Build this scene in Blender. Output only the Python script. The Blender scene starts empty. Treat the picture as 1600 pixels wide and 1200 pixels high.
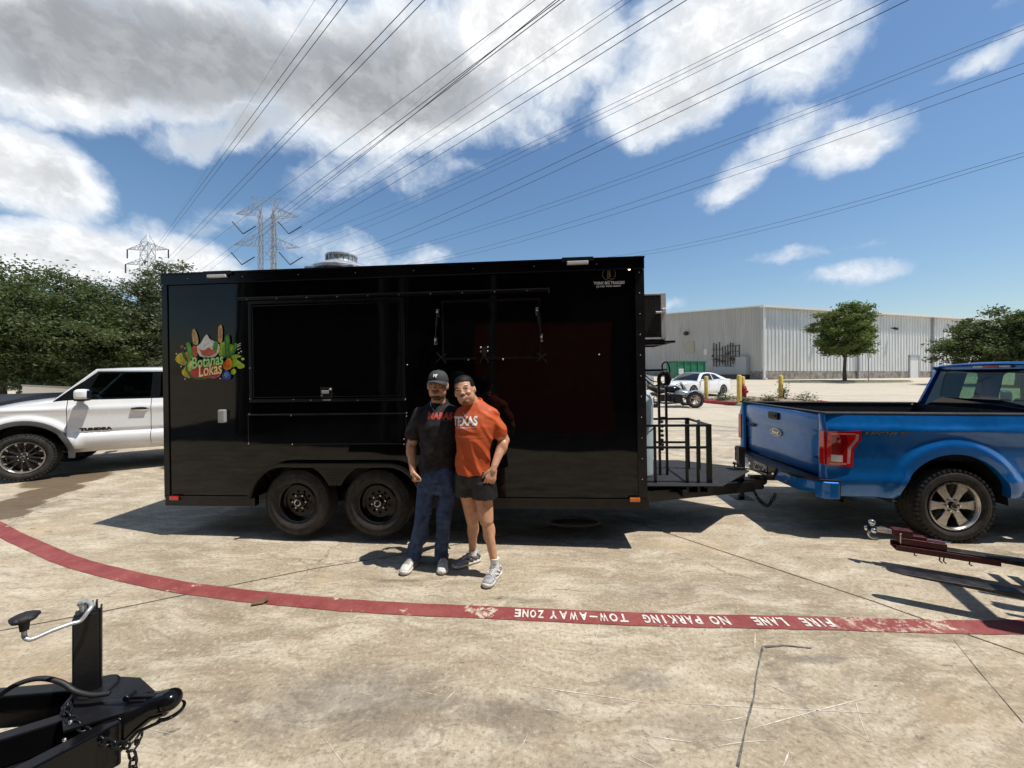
import bpy, bmesh, math, random
import numpy as np
from mathutils import Vector, Matrix, Euler, noise as mnoise
from mathutils.bvhtree import BVHTree
R = math.radians
random.seed(7)
sc = bpy.context.scene
COL = sc.collection
# ------------------------------------------------------------------ camera
CAMZ, F, HZ = 1.75, 600.0, 584.0          # eye height, focal length in photo pixels, horizon row of the 1600x1200 photo
cam = bpy.data.objects.new('camera', bpy.data.cameras.new('camera'))
COL.objects.link(cam)
cam.location = (0, 0, CAMZ)
cam.rotation_euler = (R(90), 0, 0)
cam.data.sensor_width = 36.0
cam.data.lens = 36.0 * F / 1600.0
cam.data.shift_y = -(600.0 - HZ) / 1600.0
cam.data.clip_start = 0.05
cam.data.clip_end = 2000
sc.camera = cam
sc.view_settings.view_transform = 'Standard'
sc.view_settings.look = 'None'
sc.view_settings.gamma = 1.0
sc.view_settings.exposure = 0.26
try: sc.view_settings.use_curve_mapping = False
except Exception: pass
sc.cycles.max_bounces = 6
sc.cycles.transparent_max_bounces = 12
sc.cycles.caustics_reflective = False
sc.cycles.caustics_refractive = False
# ------------------------------------------------------------------ sun and sky
SUNV = Vector((0.386, -0.116, 1.0)).normalized()
elev = math.asin(SUNV.z)
az = math.atan2(SUNV.x, SUNV.y)
sun = bpy.data.objects.new('sun', bpy.data.lights.new('sun', 'SUN'))
COL.objects.link(sun)
sun.rotation_euler = SUNV.to_track_quat('Z', 'Y').to_euler()
sun.location = (5, -3, 30)
sun.data.energy = 4.3
sun.data.angle = R(0.55)
sun.data.color = (1.0, 0.955, 0.88)

world = bpy.data.worlds.new('World')
sc.world = world
world.use_nodes = True

class NT:
    """small helper to write node graphs as expressions"""
    def __init__(s, nt): s.nt = nt; s.n = nt.nodes; s.l = nt.links
    def put(s, sock, v):
        if hasattr(v, 'is_linked') or hasattr(v, 'links'): s.l.new(v, sock)
        elif v is not None:
            if hasattr(sock.default_value, '__len__') and not hasattr(v, '__len__'): v = (v,)*len(sock.default_value)
            if hasattr(sock.default_value, '__len__') and len(sock.default_value) == 4 and len(v) == 3: v = tuple(v)+(1,)
            sock.default_value = v
    def math(s, op, a, b=None, c=None, clamp=False):
        n = s.n.new('ShaderNodeMath'); n.operation = op; n.use_clamp = clamp
        s.put(n.inputs[0], a)
        if b is not None: s.put(n.inputs[1], b)
        if c is not None: s.put(n.inputs[2], c)
        return n.outputs[0]
    def vmath(s, op, a, b=None, scale=None):
        n = s.n.new('ShaderNodeVectorMath'); n.operation = op
        s.put(n.inputs[0], a)
        if b is not None: s.put(n.inputs[1], b)
        if scale is not None: s.put(n.inputs['Scale'], scale)
        return n.outputs['Value'] if op in ('DOT_PRODUCT', 'LENGTH', 'DISTANCE') else n.outputs[0]
    def mapr(s, v, a, b, c=0.0, d=1.0, smooth=True):
        n = s.n.new('ShaderNodeMapRange')
        n.interpolation_type = 'SMOOTHSTEP' if smooth else 'LINEAR'
        s.put(n.inputs[0], v)
        for i, x in enumerate((a, b, c, d)): s.put(n.inputs[i+1], x)
        return n.outputs[0]
    def mix(s, f, a, b, mode='MIX'):
        n = s.n.new('ShaderNodeMix'); n.data_type = 'RGBA'; n.blend_type = mode
        s.put(n.inputs[0], f); s.put(n.inputs[6], a); s.put(n.inputs[7], b)
        return n.outputs[2]
    def noise(s, vec, scale, detail=4, rough=.55, dist=0.0, col=False):
        n = s.n.new('ShaderNodeTexNoise'); s.put(n.inputs['Vector'], vec)
        n.inputs['Scale'].default_value = scale; n.inputs['Detail'].default_value = detail
        n.inputs['Roughness'].default_value = rough; n.inputs['Distortion'].default_value = dist
        return n.outputs['Color' if col else 'Fac']
    def voro(s, vec, scale, feature='F1', out='Distance', rnd=1.0):
        n = s.n.new('ShaderNodeTexVoronoi'); n.feature = feature; s.put(n.inputs['Vector'], vec)
        n.inputs['Scale'].default_value = scale; n.inputs['Randomness'].default_value = rnd
        return n.outputs[out]
    def scalev(s, vec, sx, sy, sz, rot=0.0, loc=(0, 0, 0)):
        n = s.n.new('ShaderNodeMapping'); n.vector_type = 'POINT'; s.put(n.inputs[0], vec)
        n.inputs['Location'].default_value = loc
        n.inputs['Rotation'].default_value = (0, 0, rot); n.inputs['Scale'].default_value = (sx, sy, sz)
        return n.outputs[0]
    def sep(s, vec):
        n = s.n.new('ShaderNodeSeparateXYZ'); s.put(n.inputs[0], vec); return n.outputs
    def comb(s, x, y, z):
        n = s.n.new('ShaderNodeCombineXYZ'); s.put(n.inputs[0], x); s.put(n.inputs[1], y); s.put(n.inputs[2], z); return n.outputs[0]

def pdir(px, py):
    return Vector(((px-800)/F, 1.0, (HZ-py)/F)).normalized()

def build_world():
    w = NT(world.node_tree)
    w.n.clear()
    out = w.n.new('ShaderNodeOutputWorld'); bg = w.n.new('ShaderNodeBackground')
    sky = w.n.new('ShaderNodeTexSky'); sky.sky_type = 'NISHITA'; sky.sun_disc = False
    sky.sun_elevation = elev; sky.sun_rotation = az
    sky.air_density = 1.25; sky.dust_density = 0.6; sky.ozone_density = 3.0; sky.altitude = 150
    tc = w.n.new('ShaderNodeTexCoord')
    d = w.vmath('NORMALIZE', tc.outputs['Generated'])
    wob = w.vmath('SCALE', w.vmath('SUBTRACT', w.noise(d, 3.2, 7, .6, col=True), (0.5, 0.5, 0.5)), scale=0.16)
    dd = w.vmath('ADD', d, wob)
    # clouds: (px, py, rx, ry, tilt degrees, weight, softness grey)
    blobs = [(250, 80, 360, 105, -3, 1.8, 1), (600, 130, 260, 130, -4, 1.7, .8), (830, 70, 170, 120, 0, 1.6, .25), (370, 185, 130, 42, 10, 1.2, .9), (560, 255, 90, 55, 20, .8, .2), (810, 190, 90, 50, 20, .9, .3),
             (620, 275, 110, 60, 10, .55, .3),
             (50, 262, 135, 66, -18, 1.6, .35), (110, 390, 190, 62, 0, 1.8, .25), (300, 398, 100, 42, -22, 1.6, .0), (225, 350, 60, 36, 0, .9, 0),
             (545, 392, 85, 34, -12, .8, 0), (655, 402, 52, 22, 0, .8, 0), (345, 330, 70, 30, 20, .42, 0), (430, 325, 55, 30, 0, .35, 0),
             (1130, 50, 220, 95, 8, 1.6, .1), (1050, 145, 140, 68, 20, 1.5, .3), (1215, 100, 120, 58, 12, 1.1, 0), (985, 195, 60, 26, 25, .45, 0),
             (1340, 215, 135, 40, 20, 1.15, .1), (1140, 270, 80, 36, 38, .85, 0), (1215, 215, 130, 36, 28, .85, 0), (1550, 82, 90, 20, 24, 1.0, 0), (1400, 150, 60, 16, 25, .5, 0),
             (1215, 408, 74, 17, 8, .8, 0), (1318, 434, 92, 20, 10, .85, 0), (1280, 450, 60, 12, 0, .5, 0), (1330, 385, 50, 12, 0, .3, 0),
             (733, 272, 36, 16, 10, .5, 0), (1062, 482, 34, 10, 0, .6, 0), (1560, 10, 60, 16, 10, .4, 0), (1075, 392, 40, 10, 0, .2, 0)]
    field = None; grey = None
    for (px, py, rx, ry, tilt, wt, g) in blobs:
        c = pdir(px, py)
        rt = Vector((1, 0, 0)); rt = (rt - c*rt.dot(c)).normalized(); up = rt.cross(c).normalized()
        if up.z < 0: up = -up
        t = R(tilt)
        k = F/math.sqrt((px-800)**2+F**2+(HZ-py)**2)
        ex = pdir(px+rx*math.cos(t), py-rx*math.sin(t)); ey = pdir(px-ry*math.sin(t), py-ry*math.cos(t))
        u = ex - c*ex.dot(c); v = ey - c*ey.dot(c)
        ru, rv = u.length, v.length
        u = u.normalized()/ru; v = (v-u.normalized()*v.dot(u.normalized())).normalized()/rv
        a = w.vmath('DOT_PRODUCT', dd, tuple(u)); b = w.vmath('DOT_PRODUCT', dd, tuple(v))
        r2 = w.math('ADD', w.math('MULTIPLY', a, a), w.math('MULTIPLY', b, b))
        m = w.math('MULTIPLY_ADD', r2, -0.62*wt, wt)
        if grey is None or g > 0:
            gm = w.math('MULTIPLY', w.mapr(w.math('SUBTRACT', 1.0, r2), 0.05, 1.0), g)
            grey = gm if grey is None else w.math('MAXIMUM', grey, gm)
        field = m if field is None else w.math('MAXIMUM', field, m)
    n1 = w.noise(dd, 6.5, 9, .6)
    n2 = w.noise(w.vmath('MULTIPLY', dd, (1, 1, 1.6)), 19.0, 7, .62)
    fy = w.sep(d)
    # the same kind of broken cloud carries on round the sky outside the photo
    low = w.noise(d, 2.1, 4, .5)
    away = w.mapr(fy[1], 0.42, 0.2)
    gen = w.math('MULTIPLY', w.math('MULTIPLY_ADD', low, 5.0, -2.45), away)
    gen = w.math('SUBTRACT', gen, w.math('MULTIPLY', w.math('SUBTRACT', 1.0, away), 3.0))
    f = w.math('MAXIMUM', field, gen)
    f = w.math('MAXIMUM', f, -1.0)
    nn = w.math('ADD', w.math('MULTIPLY', w.math('SUBTRACT', n1, .5), 1.6), w.math('MULTIPLY', w.math('SUBTRACT', n2, .5), .8))
    f2 = w.math('ADD', f, nn)
    alpha = w.mapr(f2, 0.18, 1.0)
    thick = w.mapr(f2, 0.5, 1.5)
    shade = w.math('MULTIPLY', w.mapr(w.math('ADD', grey, w.math('MULTIPLY', w.math('SUBTRACT', n1, .5), -1.2)), .10, .85), 0.95)
    puff = w.mapr(n2, .36, .66, 0.8, 1.06)
    white = w.mix(shade, (8.8, 8.9, 9.0), (3.7, 3.82, 4.0))
    white = w.vmath('SCALE', white, scale=puff)
    white = w.mix(thick, (6.0, 6.7, 7.6), white)
    # deeper, more saturated blue than the raw model, as the camera saw it
    hs = w.n.new('ShaderNodeHueSaturation'); hs.inputs['Saturation'].default_value = 1.12; hs.inputs['Value'].default_value = 1.0
    w.l.new(sky.outputs[0], hs.inputs['Color'])
    colr = w.mix(w.math('MULTIPLY', alpha, 0.96), hs.outputs[0], white)
    w.l.new(colr, bg.inputs[0]); bg.inputs[1].default_value = 0.1
    w.l.new(bg.outputs[0], out.inputs[0])
build_world()
world.cycles.sampling_method = 'MANUAL'
world.cycles.sample_map_resolution = 512

# ------------------------------------------------------------------ materials
def mat(name, color, rough=.6, metal=0.0, var=0.12, vscale=6.0, bump=0.0, bscale=60.0, coat=0.0, spec=.5, stretch=None, emit=None, trans=None, dirt=None, wave=0.0):
    m = bpy.data.materials.new(name); m.use_nodes = True
    w = NT(m.node_tree); b = w.n['Principled BSDF']
    tc = w.n.new('ShaderNodeTexCoord'); v = tc.outputs['Object']
    if stretch: v = w.scalev(v, *stretch)
    n = w.noise(v, vscale, 5, .6)
    dk = tuple(c*(1-var*1.6) for c in color[:3]); lt = tuple(min(1, c*(1+var)) for c in color[:3])
    c = w.mix(w.mapr(n, .3, .7), dk, lt)
    if dirt:
        dn = w.noise(v, vscale*.6+1.3, 7, .7)
        c = w.mix(w.mapr(dn, .52, .74, 0, dirt[1]), c, dirt[0])
    w.l.new(c, b.inputs['Base Color'])
    w.put(b.inputs['Roughness'], w.mapr(w.noise(v, vscale*2.3, 4), .3, .7, max(.02, rough*.85), min(1, rough*1.15)))
    b.inputs['Metallic'].default_value = metal
    b.inputs['Coat Weight'].default_value = coat; b.inputs['Coat Roughness'].default_value = .03
    b.inputs['Specular IOR Level'].default_value = spec
    if emit: b.inputs['Emission Color'].default_value = tuple(emit[0])+(1,); b.inputs['Emission Strength'].default_value = emit[1]
    if bump or wave:
        bn = w.n.new('ShaderNodeBump'); bn.inputs['Strength'].default_value = 1.0
        hgt = None
        if bump: hgt = w.math('MULTIPLY', w.noise(v, bscale, 5, .6), bump)
        if wave:
            h2 = w.math('MULTIPLY', w.noise(v, 1.3, 2, .4), wave)
            hgt = h2 if hgt is None else w.math('ADD', hgt, h2)
        w.put(bn.inputs['Height'], hgt); bn.inputs['Distance'].default_value = 1.0
        w.l.new(bn.outputs[0], b.inputs['Normal'])
        if coat: w.l.new(bn.outputs[0], b.inputs['Coat Normal'])
    return m

def glass(name, tint=(.5, .6, .58), refl=.9, rough=.0):
    m = bpy.data.materials.new(name); m.use_nodes = True
    w = NT(m.node_tree); w.n.clear()
    out = w.n.new('ShaderNodeOutputMaterial'); tr = w.n.new('ShaderNodeBsdfTransparent'); gl = w.n.new('ShaderNodeBsdfGlossy')
    gl.inputs['Roughness'].default_value = rough+.01
    tc = w.n.new('ShaderNodeTexCoord')
    w.l.new(w.mix(w.noise(tc.outputs['Object'], 3.0, 3), tuple(c*.94 for c in tint), tint), tr.inputs[0])
    fr = w.n.new('ShaderNodeLayerWeight'); fr.inputs[0].default_value = .5
    mx = w.n.new('ShaderNodeMixShader')
    w.l.new(w.math('MULTIPLY_ADD', w.math('POWER', fr.outputs['Facing'], 4.0), .75*refl, .045*refl), mx.inputs[0]); w.l.new(tr.outputs[0], mx.inputs[1]); w.l.new(gl.outputs[0], mx.inputs[2])
    w.l.new(mx.outputs[0], out.inputs[0])
    return m

M = {}
M['black_panel'] = mat('gloss_black_panel', (.0035, .0034, .0036), .04, var=.2, wave=.0050, spec=.34)
M['black_gloss'] = mat('gloss_black_paint', (.005, .005, .006), .14, bump=.0004, bscale=30, spec=.32)
M['black_metal'] = mat('black_metal', (.010, .010, .0115), .36, var=.25, bump=.001, bscale=80, spec=.35, dirt=((.032, .029, .026), .35))
M['black_matte'] = mat('black_plastic', (.014, .014, .015), .6, bump=.0008, bscale=200)
M['bedliner'] = mat('bed_liner', (.009, .009, .010), .75, bump=.002, bscale=150)
M['rubber'] = mat('tyre_rubber', (.028, .026, .024), .8, var=.3, vscale=14, bump=.0015, bscale=90, dirt=((.085, .07, .055), .55))
M['tread'] = mat('tyre_tread', (.022, .021, .02), .9, var=.3, vscale=14, dirt=((.09, .075, .06), .4))
M['steel'] = mat('bright_steel', (.55, .55, .54), .28, metal=1, dirt=((.2, .18, .16), .5))
M['chrome'] = mat('chrome', (.75, .75, .75), .08, metal=1, var=.05)
M['alloy'] = mat('cast_alloy', (.50, .48, .45), .28, metal=.9, dirt=((.2, .17, .14), .45), vscale=9)
M['alloy_dark'] = mat('dark_alloy', (.05, .05, .052), .35, metal=.6)
M['galv'] = mat('galvanised', (.50, .53, .54), .42, metal=.55, var=.2, vscale=18)
M['blue_paint'] = mat('blue_paint', (.0, .15, .50), .36, metal=.35, var=.04, coat=.8, wave=.0006)
M['white_paint'] = mat('white_paint', (.83, .84, .84), .3, var=.02, coat=.9, wave=.0006, dirt=((.66, .62, .56), .2), vscale=3)
M['navy_paint'] = mat('dark_navy_paint', (.008, .011, .022), .2, coat=1)
M['silver_paint'] = mat('silver_paint', (.38, .4, .42), .3, metal=.5, coat=.8)
M['glass_dark'] = mat('dark_glass', (.008, .010, .011), .03, var=.1, spec=.8)
M['glass_clear'] = glass('tinted_clear_glass', (.62, .74, .66), 1.0)
M['glass_smoke'] = glass('smoked_glass', (.07, .08, .085), 1.3)
M['glass_mid'] = glass('grey_tint_glass', (.22, .26, .27), 1.1)
M['red_lens'] = mat('red_lens', (.62, .008, .010), .08, coat=1, var=.15, vscale=40)
M['red_lens_dark'] = mat('dark_red_lens', (.30, .004, .006), .08, coat=1, var=.3, vscale=60)
M['pink_lens'] = mat('pale_red_lens', (.62, .33, .33), .12, coat=1)
M['white_lens'] = mat('white_lens', (.75, .75, .72), .12, coat=1)
M['amber_lens'] = mat('amber_lens', (.75, .17, .005), .12, coat=1)
M['red_lit'] = mat('lit_red_lamp', (.5, .05, .05), .2, emit=((1, .12, .1), 1.2))
M['amber_lit'] = mat('lit_amber_lamp', (.8, .5, .3), .2, emit=((1, .78, .5), 5.0))
M['maroon'] = mat('maroon_paint', (.075, .007, .010), .42, var=.25, bump=.0008, dirt=((.05, .03, .03), .5), vscale=20)
M['forksteel'] = mat('worn_dark_steel', (.045, .04, .037), .42, metal=.5, var=.4, vscale=14, dirt=((.13, .10, .08), .5), bump=.0006)
M['tank'] = mat('white_tank_paint', (.48, .56, .60), .42, var=.06, dirt=((.3, .3, .28), .4))
M['ac_grille'] = mat('grey_guard', (.10, .10, .095), .5)
M['ac_white'] = mat('cream_appliance', (.62, .62, .59), .5, var=.06)
M['yellow'] = mat('yellow_bollard_paint', (.62, .44, .085), .5, var=.12, dirt=((.38, .27, .1), .5), vscale=5)
M['hydrant'] = mat('hydrant_red', (.33, .012, .015), .45, var=.2, dirt=((.2, .08, .07), .4))
M['curb_red'] = mat('kerb_red_paint', (.42, .03, .03), .6, var=.2, dirt=((.4, .3, .25), .4), vscale=9)
M['curb'] = mat('kerb_concrete', (.42, .39, .34), .85, var=.2, bump=.003)
M['bark'] = mat('bark', (.10, .075, .055), .9, var=.35, vscale=12, bump=.01, bscale=26, stretch=(1, 1, .3))
M['soil'] = mat('gravel_bed', (.26, .20, .14), .95, var=.45, vscale=14, bump=.03, bscale=22)
M['lawn'] = mat('dry_lawn', (.14, .15, .06), .95, var=.5, vscale=3, bump=.03, bscale=30, dirt=((.3, .25, .17), .8))
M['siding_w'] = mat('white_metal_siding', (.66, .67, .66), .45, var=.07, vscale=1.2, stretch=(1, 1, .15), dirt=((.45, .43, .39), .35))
M['siding_shade'] = mat('shaded_metal_siding', (.40, .39, .365), .5, var=.07, vscale=1.2, stretch=(1, 1, .15), dirt=((.36, .34, .31), .35))  # gable siding: the wall's shade is put into this darker colour
M['trim'] = mat('white_trim', (.72, .72, .70), .45, var=.05)
M['foundation'] = mat('foundation_concrete', (.27, .25, .22), .9, var=.3, vscale=1.4, bump=.02, bscale=4)
M['greybox'] = mat('grey_metal_box', (.33, .34, .35), .5, var=.08)
M['tan'] = mat('tan_panel', (.36, .33, .26), .6)
M['greenbin'] = mat('green_container', (.012, .16, .085), .5, var=.2, vscale=1.5)
M['tower'] = mat('galvanised_tower', (.36, .38, .40), .5, metal=.4)
M['insul'] = mat('dark_insulator', (.02, .02, .022), .3)
M['wire'] = mat('power_line', (.022, .024, .028), .7, var=.1)
M['skin'] = mat('skin_tan', (.56, .31, .19), .5, var=.09, vscale=22, bump=.0010, bscale=120, dirt=((.42, .17, .105), .35))
M['skin2'] = mat('skin_warm', (.58, .31, .19), .45, var=.09, vscale=22, bump=.0010, bscale=120, dirt=((.40, .15, .09), .35))
M['hair'] = mat('black_hair', (.009, .007, .006), .6, spec=.25, var=.4, vscale=60, bump=.004, bscale=140, stretch=(1, 1, .4))
M['beard'] = mat('stubble', (.10, .055, .036), .75, var=.5, vscale=160, bump=.002, bscale=240)
M['stubble2'] = mat('light_stubble', (.21, .105, .064), .7, var=.4, vscale=160, bump=.002, bscale=240)
M['lip'] = mat('lip', (.36, .15, .10), .4)
M['teeth'] = mat('teeth', (.50, .46, .41), .3, var=.03)
M['eye'] = mat('eye', (.02, .012, .009), .15)
M['hatch'] = mat('dark_anodised_trim', (.006, .006, .0065), .35, spec=.35)
M['reflection_post'] = mat('grey_reflection_post', (.22, .22, .22), .6)
M['tee_black'] = mat('charcoal_cotton', (.011, .009, .0115), .85, var=.18, vscale=9, bump=.0012, bscale=160)
M['tee_orange'] = mat('burnt_orange_jersey', (.52, .085, .017), .7, var=.06, vscale=9, bump=.0008, bscale=160)
M['print_white'] = mat('white_print', (.80, .78, .76), .5, var=.03)
M['print_red'] = mat('red_print', (.52, .075, .055), .6, var=.2, vscale=60)
M['print_grey'] = mat('grey_print', (.16, .15, .15), .6, var=.2)
M['denim'] = mat('navy_denim', (.030, .060, .140), .85, var=.35, vscale=11, bump=.0012, bscale=180, dirt=((.05, .08, .15), .55))
M['shorts'] = mat('black_shorts', (.006, .0052, .0056), .6, var=.2, bump=.001)
M['cap'] = mat('charcoal_cap', (.045, .045, .047), .85, var=.15, bump=.0008, bscale=200)
M['shoe_white'] = mat('white_leather_shoe', (.62, .60, .55), .5, var=.1, vscale=18, dirt=((.4, .36, .3), .4))
M['sole'] = mat('shoe_sole', (.62, .60, .55), .7, var=.1, dirt=((.3, .25, .2), .5))
M['shoe_grey'] = mat('silver_mesh_shoe', (.32, .32, .33), .55, var=.25, vscale=30, bump=.001)
M['shoe_dark'] = mat('dark_shoe_panel', (.07, .07, .075), .6)
M['sock'] = mat('white_sock', (.72, .71, .69), .9, bump=.001, bscale=200)
M['seat'] = mat('grey_seat_cloth', (.075, .085, .08), .85)
M['workshop'] = mat('dark_workshop_wall', (.012, .012, .013), .9, var=.3, vscale=.6)
M['workshop_red'] = mat('red_door_paint', (.50, .05, .03), .7)
M['cardboard'] = mat('brown_cardboard', (.16, .09, .05), .9)
M['rope_white'] = mat('white_rubber_ring', (.42, .42, .42), .8)
M['plate'] = mat('licence_plate', (.36, .37, .38), .4, var=.5, vscale=30)
M['brown_brick'] = mat('red_brick_wall', (.24, .055, .035), .9, var=.25, bump=.01, bscale=8)
M['pale_wall'] = mat('pale_wall', (.62, .60, .57), .8)

# ------------------------------------------------------------------ mesh builder
class MB:
    def __init__(s): s.v = []; s.f = []; s.mi = []; s.cm = 0; s.T = Matrix.Identity(4)
    def add(s, vs, fs):
        o = len(s.v)
        s.v += [tuple(s.T @ Vector(p)) for p in vs]
        s.f += [tuple(i+o for i in f) for f in fs]
        s.mi += [s.cm]*len(fs)
        return s
    def box(s, x0, x1, y0, y1, z0, z1):
        return s.add([(x0,y0,z0),(x1,y0,z0),(x1,y1,z0),(x0,y1,z0),(x0,y0,z1),(x1,y0,z1),(x1,y1,z1),(x0,y1,z1)],
                     [(0,3,2,1),(4,5,6,7),(0,1,5,4),(1,2,6,5),(2,3,7,6),(3,0,4,7)])
    def cbox(s, c, sz, rot=None):
        rm = rot.to_matrix() if isinstance(rot, Euler) else (rot or Matrix.Identity(3))
        vs = []
        for dz in (-.5,.5):
            for dx, dy in ((-.5,-.5),(.5,-.5),(.5,.5),(-.5,.5)):
                vs.append(tuple(Vector(c)+rm@Vector((dx*sz[0],dy*sz[1],dz*sz[2]))))
        return s.add(vs, [(0,3,2,1),(4,5,6,7),(0,1,5,4),(1,2,6,5),(2,3,7,6),(3,0,4,7)])
    def beam(s, p0, p1, w, h, up=(0,0,1)):
        p0, p1 = Vector(p0), Vector(p1); d = (p1-p0).normalized(); u = Vector(up)
        sd = d.cross(u)
        if sd.length < 1e-4: u = Vector((1,0,0)); sd = d.cross(u)
        sd.normalize(); u = sd.cross(d)
        vs = []
        for p in (p0, p1):
            for a, b in ((-.5,-.5),(.5,-.5),(.5,.5),(-.5,.5)): vs.append(tuple(p+sd*a*w+u*b*h))
        return s.add(vs, [(3,2,1,0),(4,5,6,7),(0,1,5,4),(1,2,6,5),(2,3,7,6),(3,0,4,7)])
    def tube(s, pts, r, n=8, closed=False, caps=True):
        pts = [Vector(p) for p in pts]; N = len(pts)
        rr = r if hasattr(r, '__len__') else [r]*N
        vs = []; fs = []
        prev = None
        for i, p in enumerate(pts):
            a = pts[(i-1) % N] if (i > 0 or closed) else p; b = pts[(i+1) % N] if (i < N-1 or closed) else p
            t = (b-a).normalized()
            if prev is None:
                u = t.orthogonal().normalized()
            else:
                u = (prev - t*prev.dot(t))
                u = u.normalized() if u.length > 1e-6 else t.orthogonal().normalized()
            prev = u; w = t.cross(u)
            for k in range(n):
                an = 2*math.pi*k/n; vs.append(tuple(p+(u*math.cos(an)+w*math.sin(an))*rr[i]))
        M_ = N if closed else N-1
        for i in range(M_):
            j = (i+1) % N
            for k in range(n):
                k2 = (k+1) % n; fs.append((i*n+k, i*n+k2, j*n+k2, j*n+k))
        if caps and not closed:
            fs.append(tuple(range(n-1, -1, -1))); fs.append(tuple((N-1)*n+k for k in range(n)))
        return s.add(vs, fs)
    def cyl(s, p0, p1, r0, r1=None, n=16):
        return s.tube([p0, p1], [r0, r0 if r1 is None else r1], n)
    def lathe(s, prof, c=(0,0,0), axis='y', n=32, closed=False):
        # prof: list of (radius, offset along axis)
        vs = []; fs = []; P = len(prof)
        for k in range(n):
            a = 2*math.pi*k/n; ca, sa = math.cos(a), math.sin(a)
            for r, h in prof:
                if axis == 'y': vs.append((c[0]+r*ca, c[1]+h, c[2]+r*sa))
                elif axis == 'z': vs.append((c[0]+r*ca, c[1]+r*sa, c[2]+h))
                else: vs.append((c[0]+h, c[1]+r*ca, c[2]+r*sa))
        for k in range(n):
            k2 = (k+1) % n
            for i in range(P if closed else P-1):
                j = (i+1) % P
                fs.append((k*P+i, k2*P+i, k2*P+j, k*P+j))
        return s.add(vs, fs)
    def ell(s, c, r, rot=None, nu=16, nv=10):
        rm = rot.to_matrix() if isinstance(rot, Euler) else (rot or Matrix.Identity(3))
        vs = []; fs = []
        for j in range(1, nv):
            th = math.pi*j/nv
            for i in range(nu):
                ph = 2*math.pi*i/nu
                vs.append(tuple(Vector(c)+rm@Vector((r[0]*math.sin(th)*math.cos(ph), r[1]*math.sin(th)*math.sin(ph), r[2]*math.cos(th)))))
        top = len(vs); vs.append(tuple(Vector(c)+rm@Vector((0,0,r[2])))); vs.append(tuple(Vector(c)+rm@Vector((0,0,-r[2]))))
        for i in range(nu):
            i2 = (i+1) % nu
            fs.append((top, i, i2)); fs.append((top+1, (nv-2)*nu+i2, (nv-2)*nu+i))
            for j in range(nv-2): fs.append((j*nu+i, (j+1)*nu+i, (j+1)*nu+i2, j*nu+i2))
        return s.add(vs, fs)
    def caps(s, p0, p1, r0, r1, n=14):
        p0, p1 = Vector(p0), Vector(p1); d = (p1-p0).normalized()
        pts = []; rr = []
        for k in range(5):
            a = math.pi/2*(1-k/5); pts.append(p0-d*r0*math.sin(a)); rr.append(max(r0*math.cos(a), r0*.05))
        pts.append(p0); rr.append(r0); pts.append(p1); rr.append(r1)
        for k in range(1, 6):
            a = math.pi/2*k/5; pts.append(p1+d*r1*math.sin(a)); rr.append(max(r1*math.cos(a), r1*.05))
        return s.tube(pts, rr, n)
    def grid(s, rows, close_u=False):
        # rows: list of equal length point lists
        n = len(rows[0]); vs = [p for r in rows for p in r]; fs = []
        for j in range(len(rows)-1):
            for i in range(n if close_u else n-1):
                i2 = (i+1) % n
                fs.append((j*n+i, j*n+i2, (j+1)*n+i2, (j+1)*n+i))
        return s.add(vs, fs)
    def loft(s, rings):
        n = len(rings[0]); s.grid(rings, True)
        o = len(s.v)
        s.f.append(tuple(o-len(rings)*n+i for i in range(n-1, -1, -1))); s.mi.append(s.cm)
        s.f.append(tuple(o-n+i for i in range(n))); s.mi.append(s.cm)
        return s
    def prism(s, poly, y0, y1, plane='xz'):
        n = len(poly)
        f = {'xz': lambda p, h: (p[0], h, p[1]), 'xy': lambda p, h: (p[0], p[1], h), 'yz': lambda p, h: (h, p[0], p[1])}[plane]
        vs = [f(p, y0) for p in poly]+[f(p, y1) for p in poly]
        fs = [tuple(range(n-1, -1, -1)), tuple(range(n, 2*n))]+[(i, (i+1) % n, n+(i+1) % n, n+i) for i in range(n)]
        return s.add(vs, fs)
    def mesh(s, name):
        me = bpy.data.meshes.new(name); me.from_pydata(s.v, [], s.f); me.update()
        return me
    def build(s, name, material, parent=None, smooth=False, bevel=0.0, seg=2, angle=35, sub=0, fixn=True):
        me = s.mesh(name)
        if fixn:
            bm = bmesh.new(); bm.from_mesh(me); bmesh.ops.recalc_face_normals(bm, faces=bm.faces[:])
            bm.to_mesh(me); bm.free()
        return link(name, me, material, parent, smooth, bevel, seg, angle, sub)

def link(name, me, material, parent=None, smooth=False, bevel=0.0, seg=2, angle=35, sub=0):
    mats = material if isinstance(material, (list, tuple)) else [material]
    if not me.materials:
        for m in mats: me.materials.append(M[m] if isinstance(m, str) else m)
    o = bpy.data.objects.new(name, me); COL.objects.link(o)
    if parent is not None: o.parent = parent
    if bevel:
        md = o.modifiers.new('bevel', 'BEVEL'); md.width = bevel; md.segments = seg; md.limit_method = 'ANGLE'; md.angle_limit = R(angle); md.harden_normals = False
    if sub:
        md = o.modifiers.new('sub', 'SUBSURF'); md.levels = sub; md.render_levels = sub
    if smooth:
        me.shade_smooth()
        if smooth != 'all':
            try: me.set_sharp_from_angle(angle=R(smooth if smooth is not True else 40))
            except Exception: pass
    return o

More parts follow.
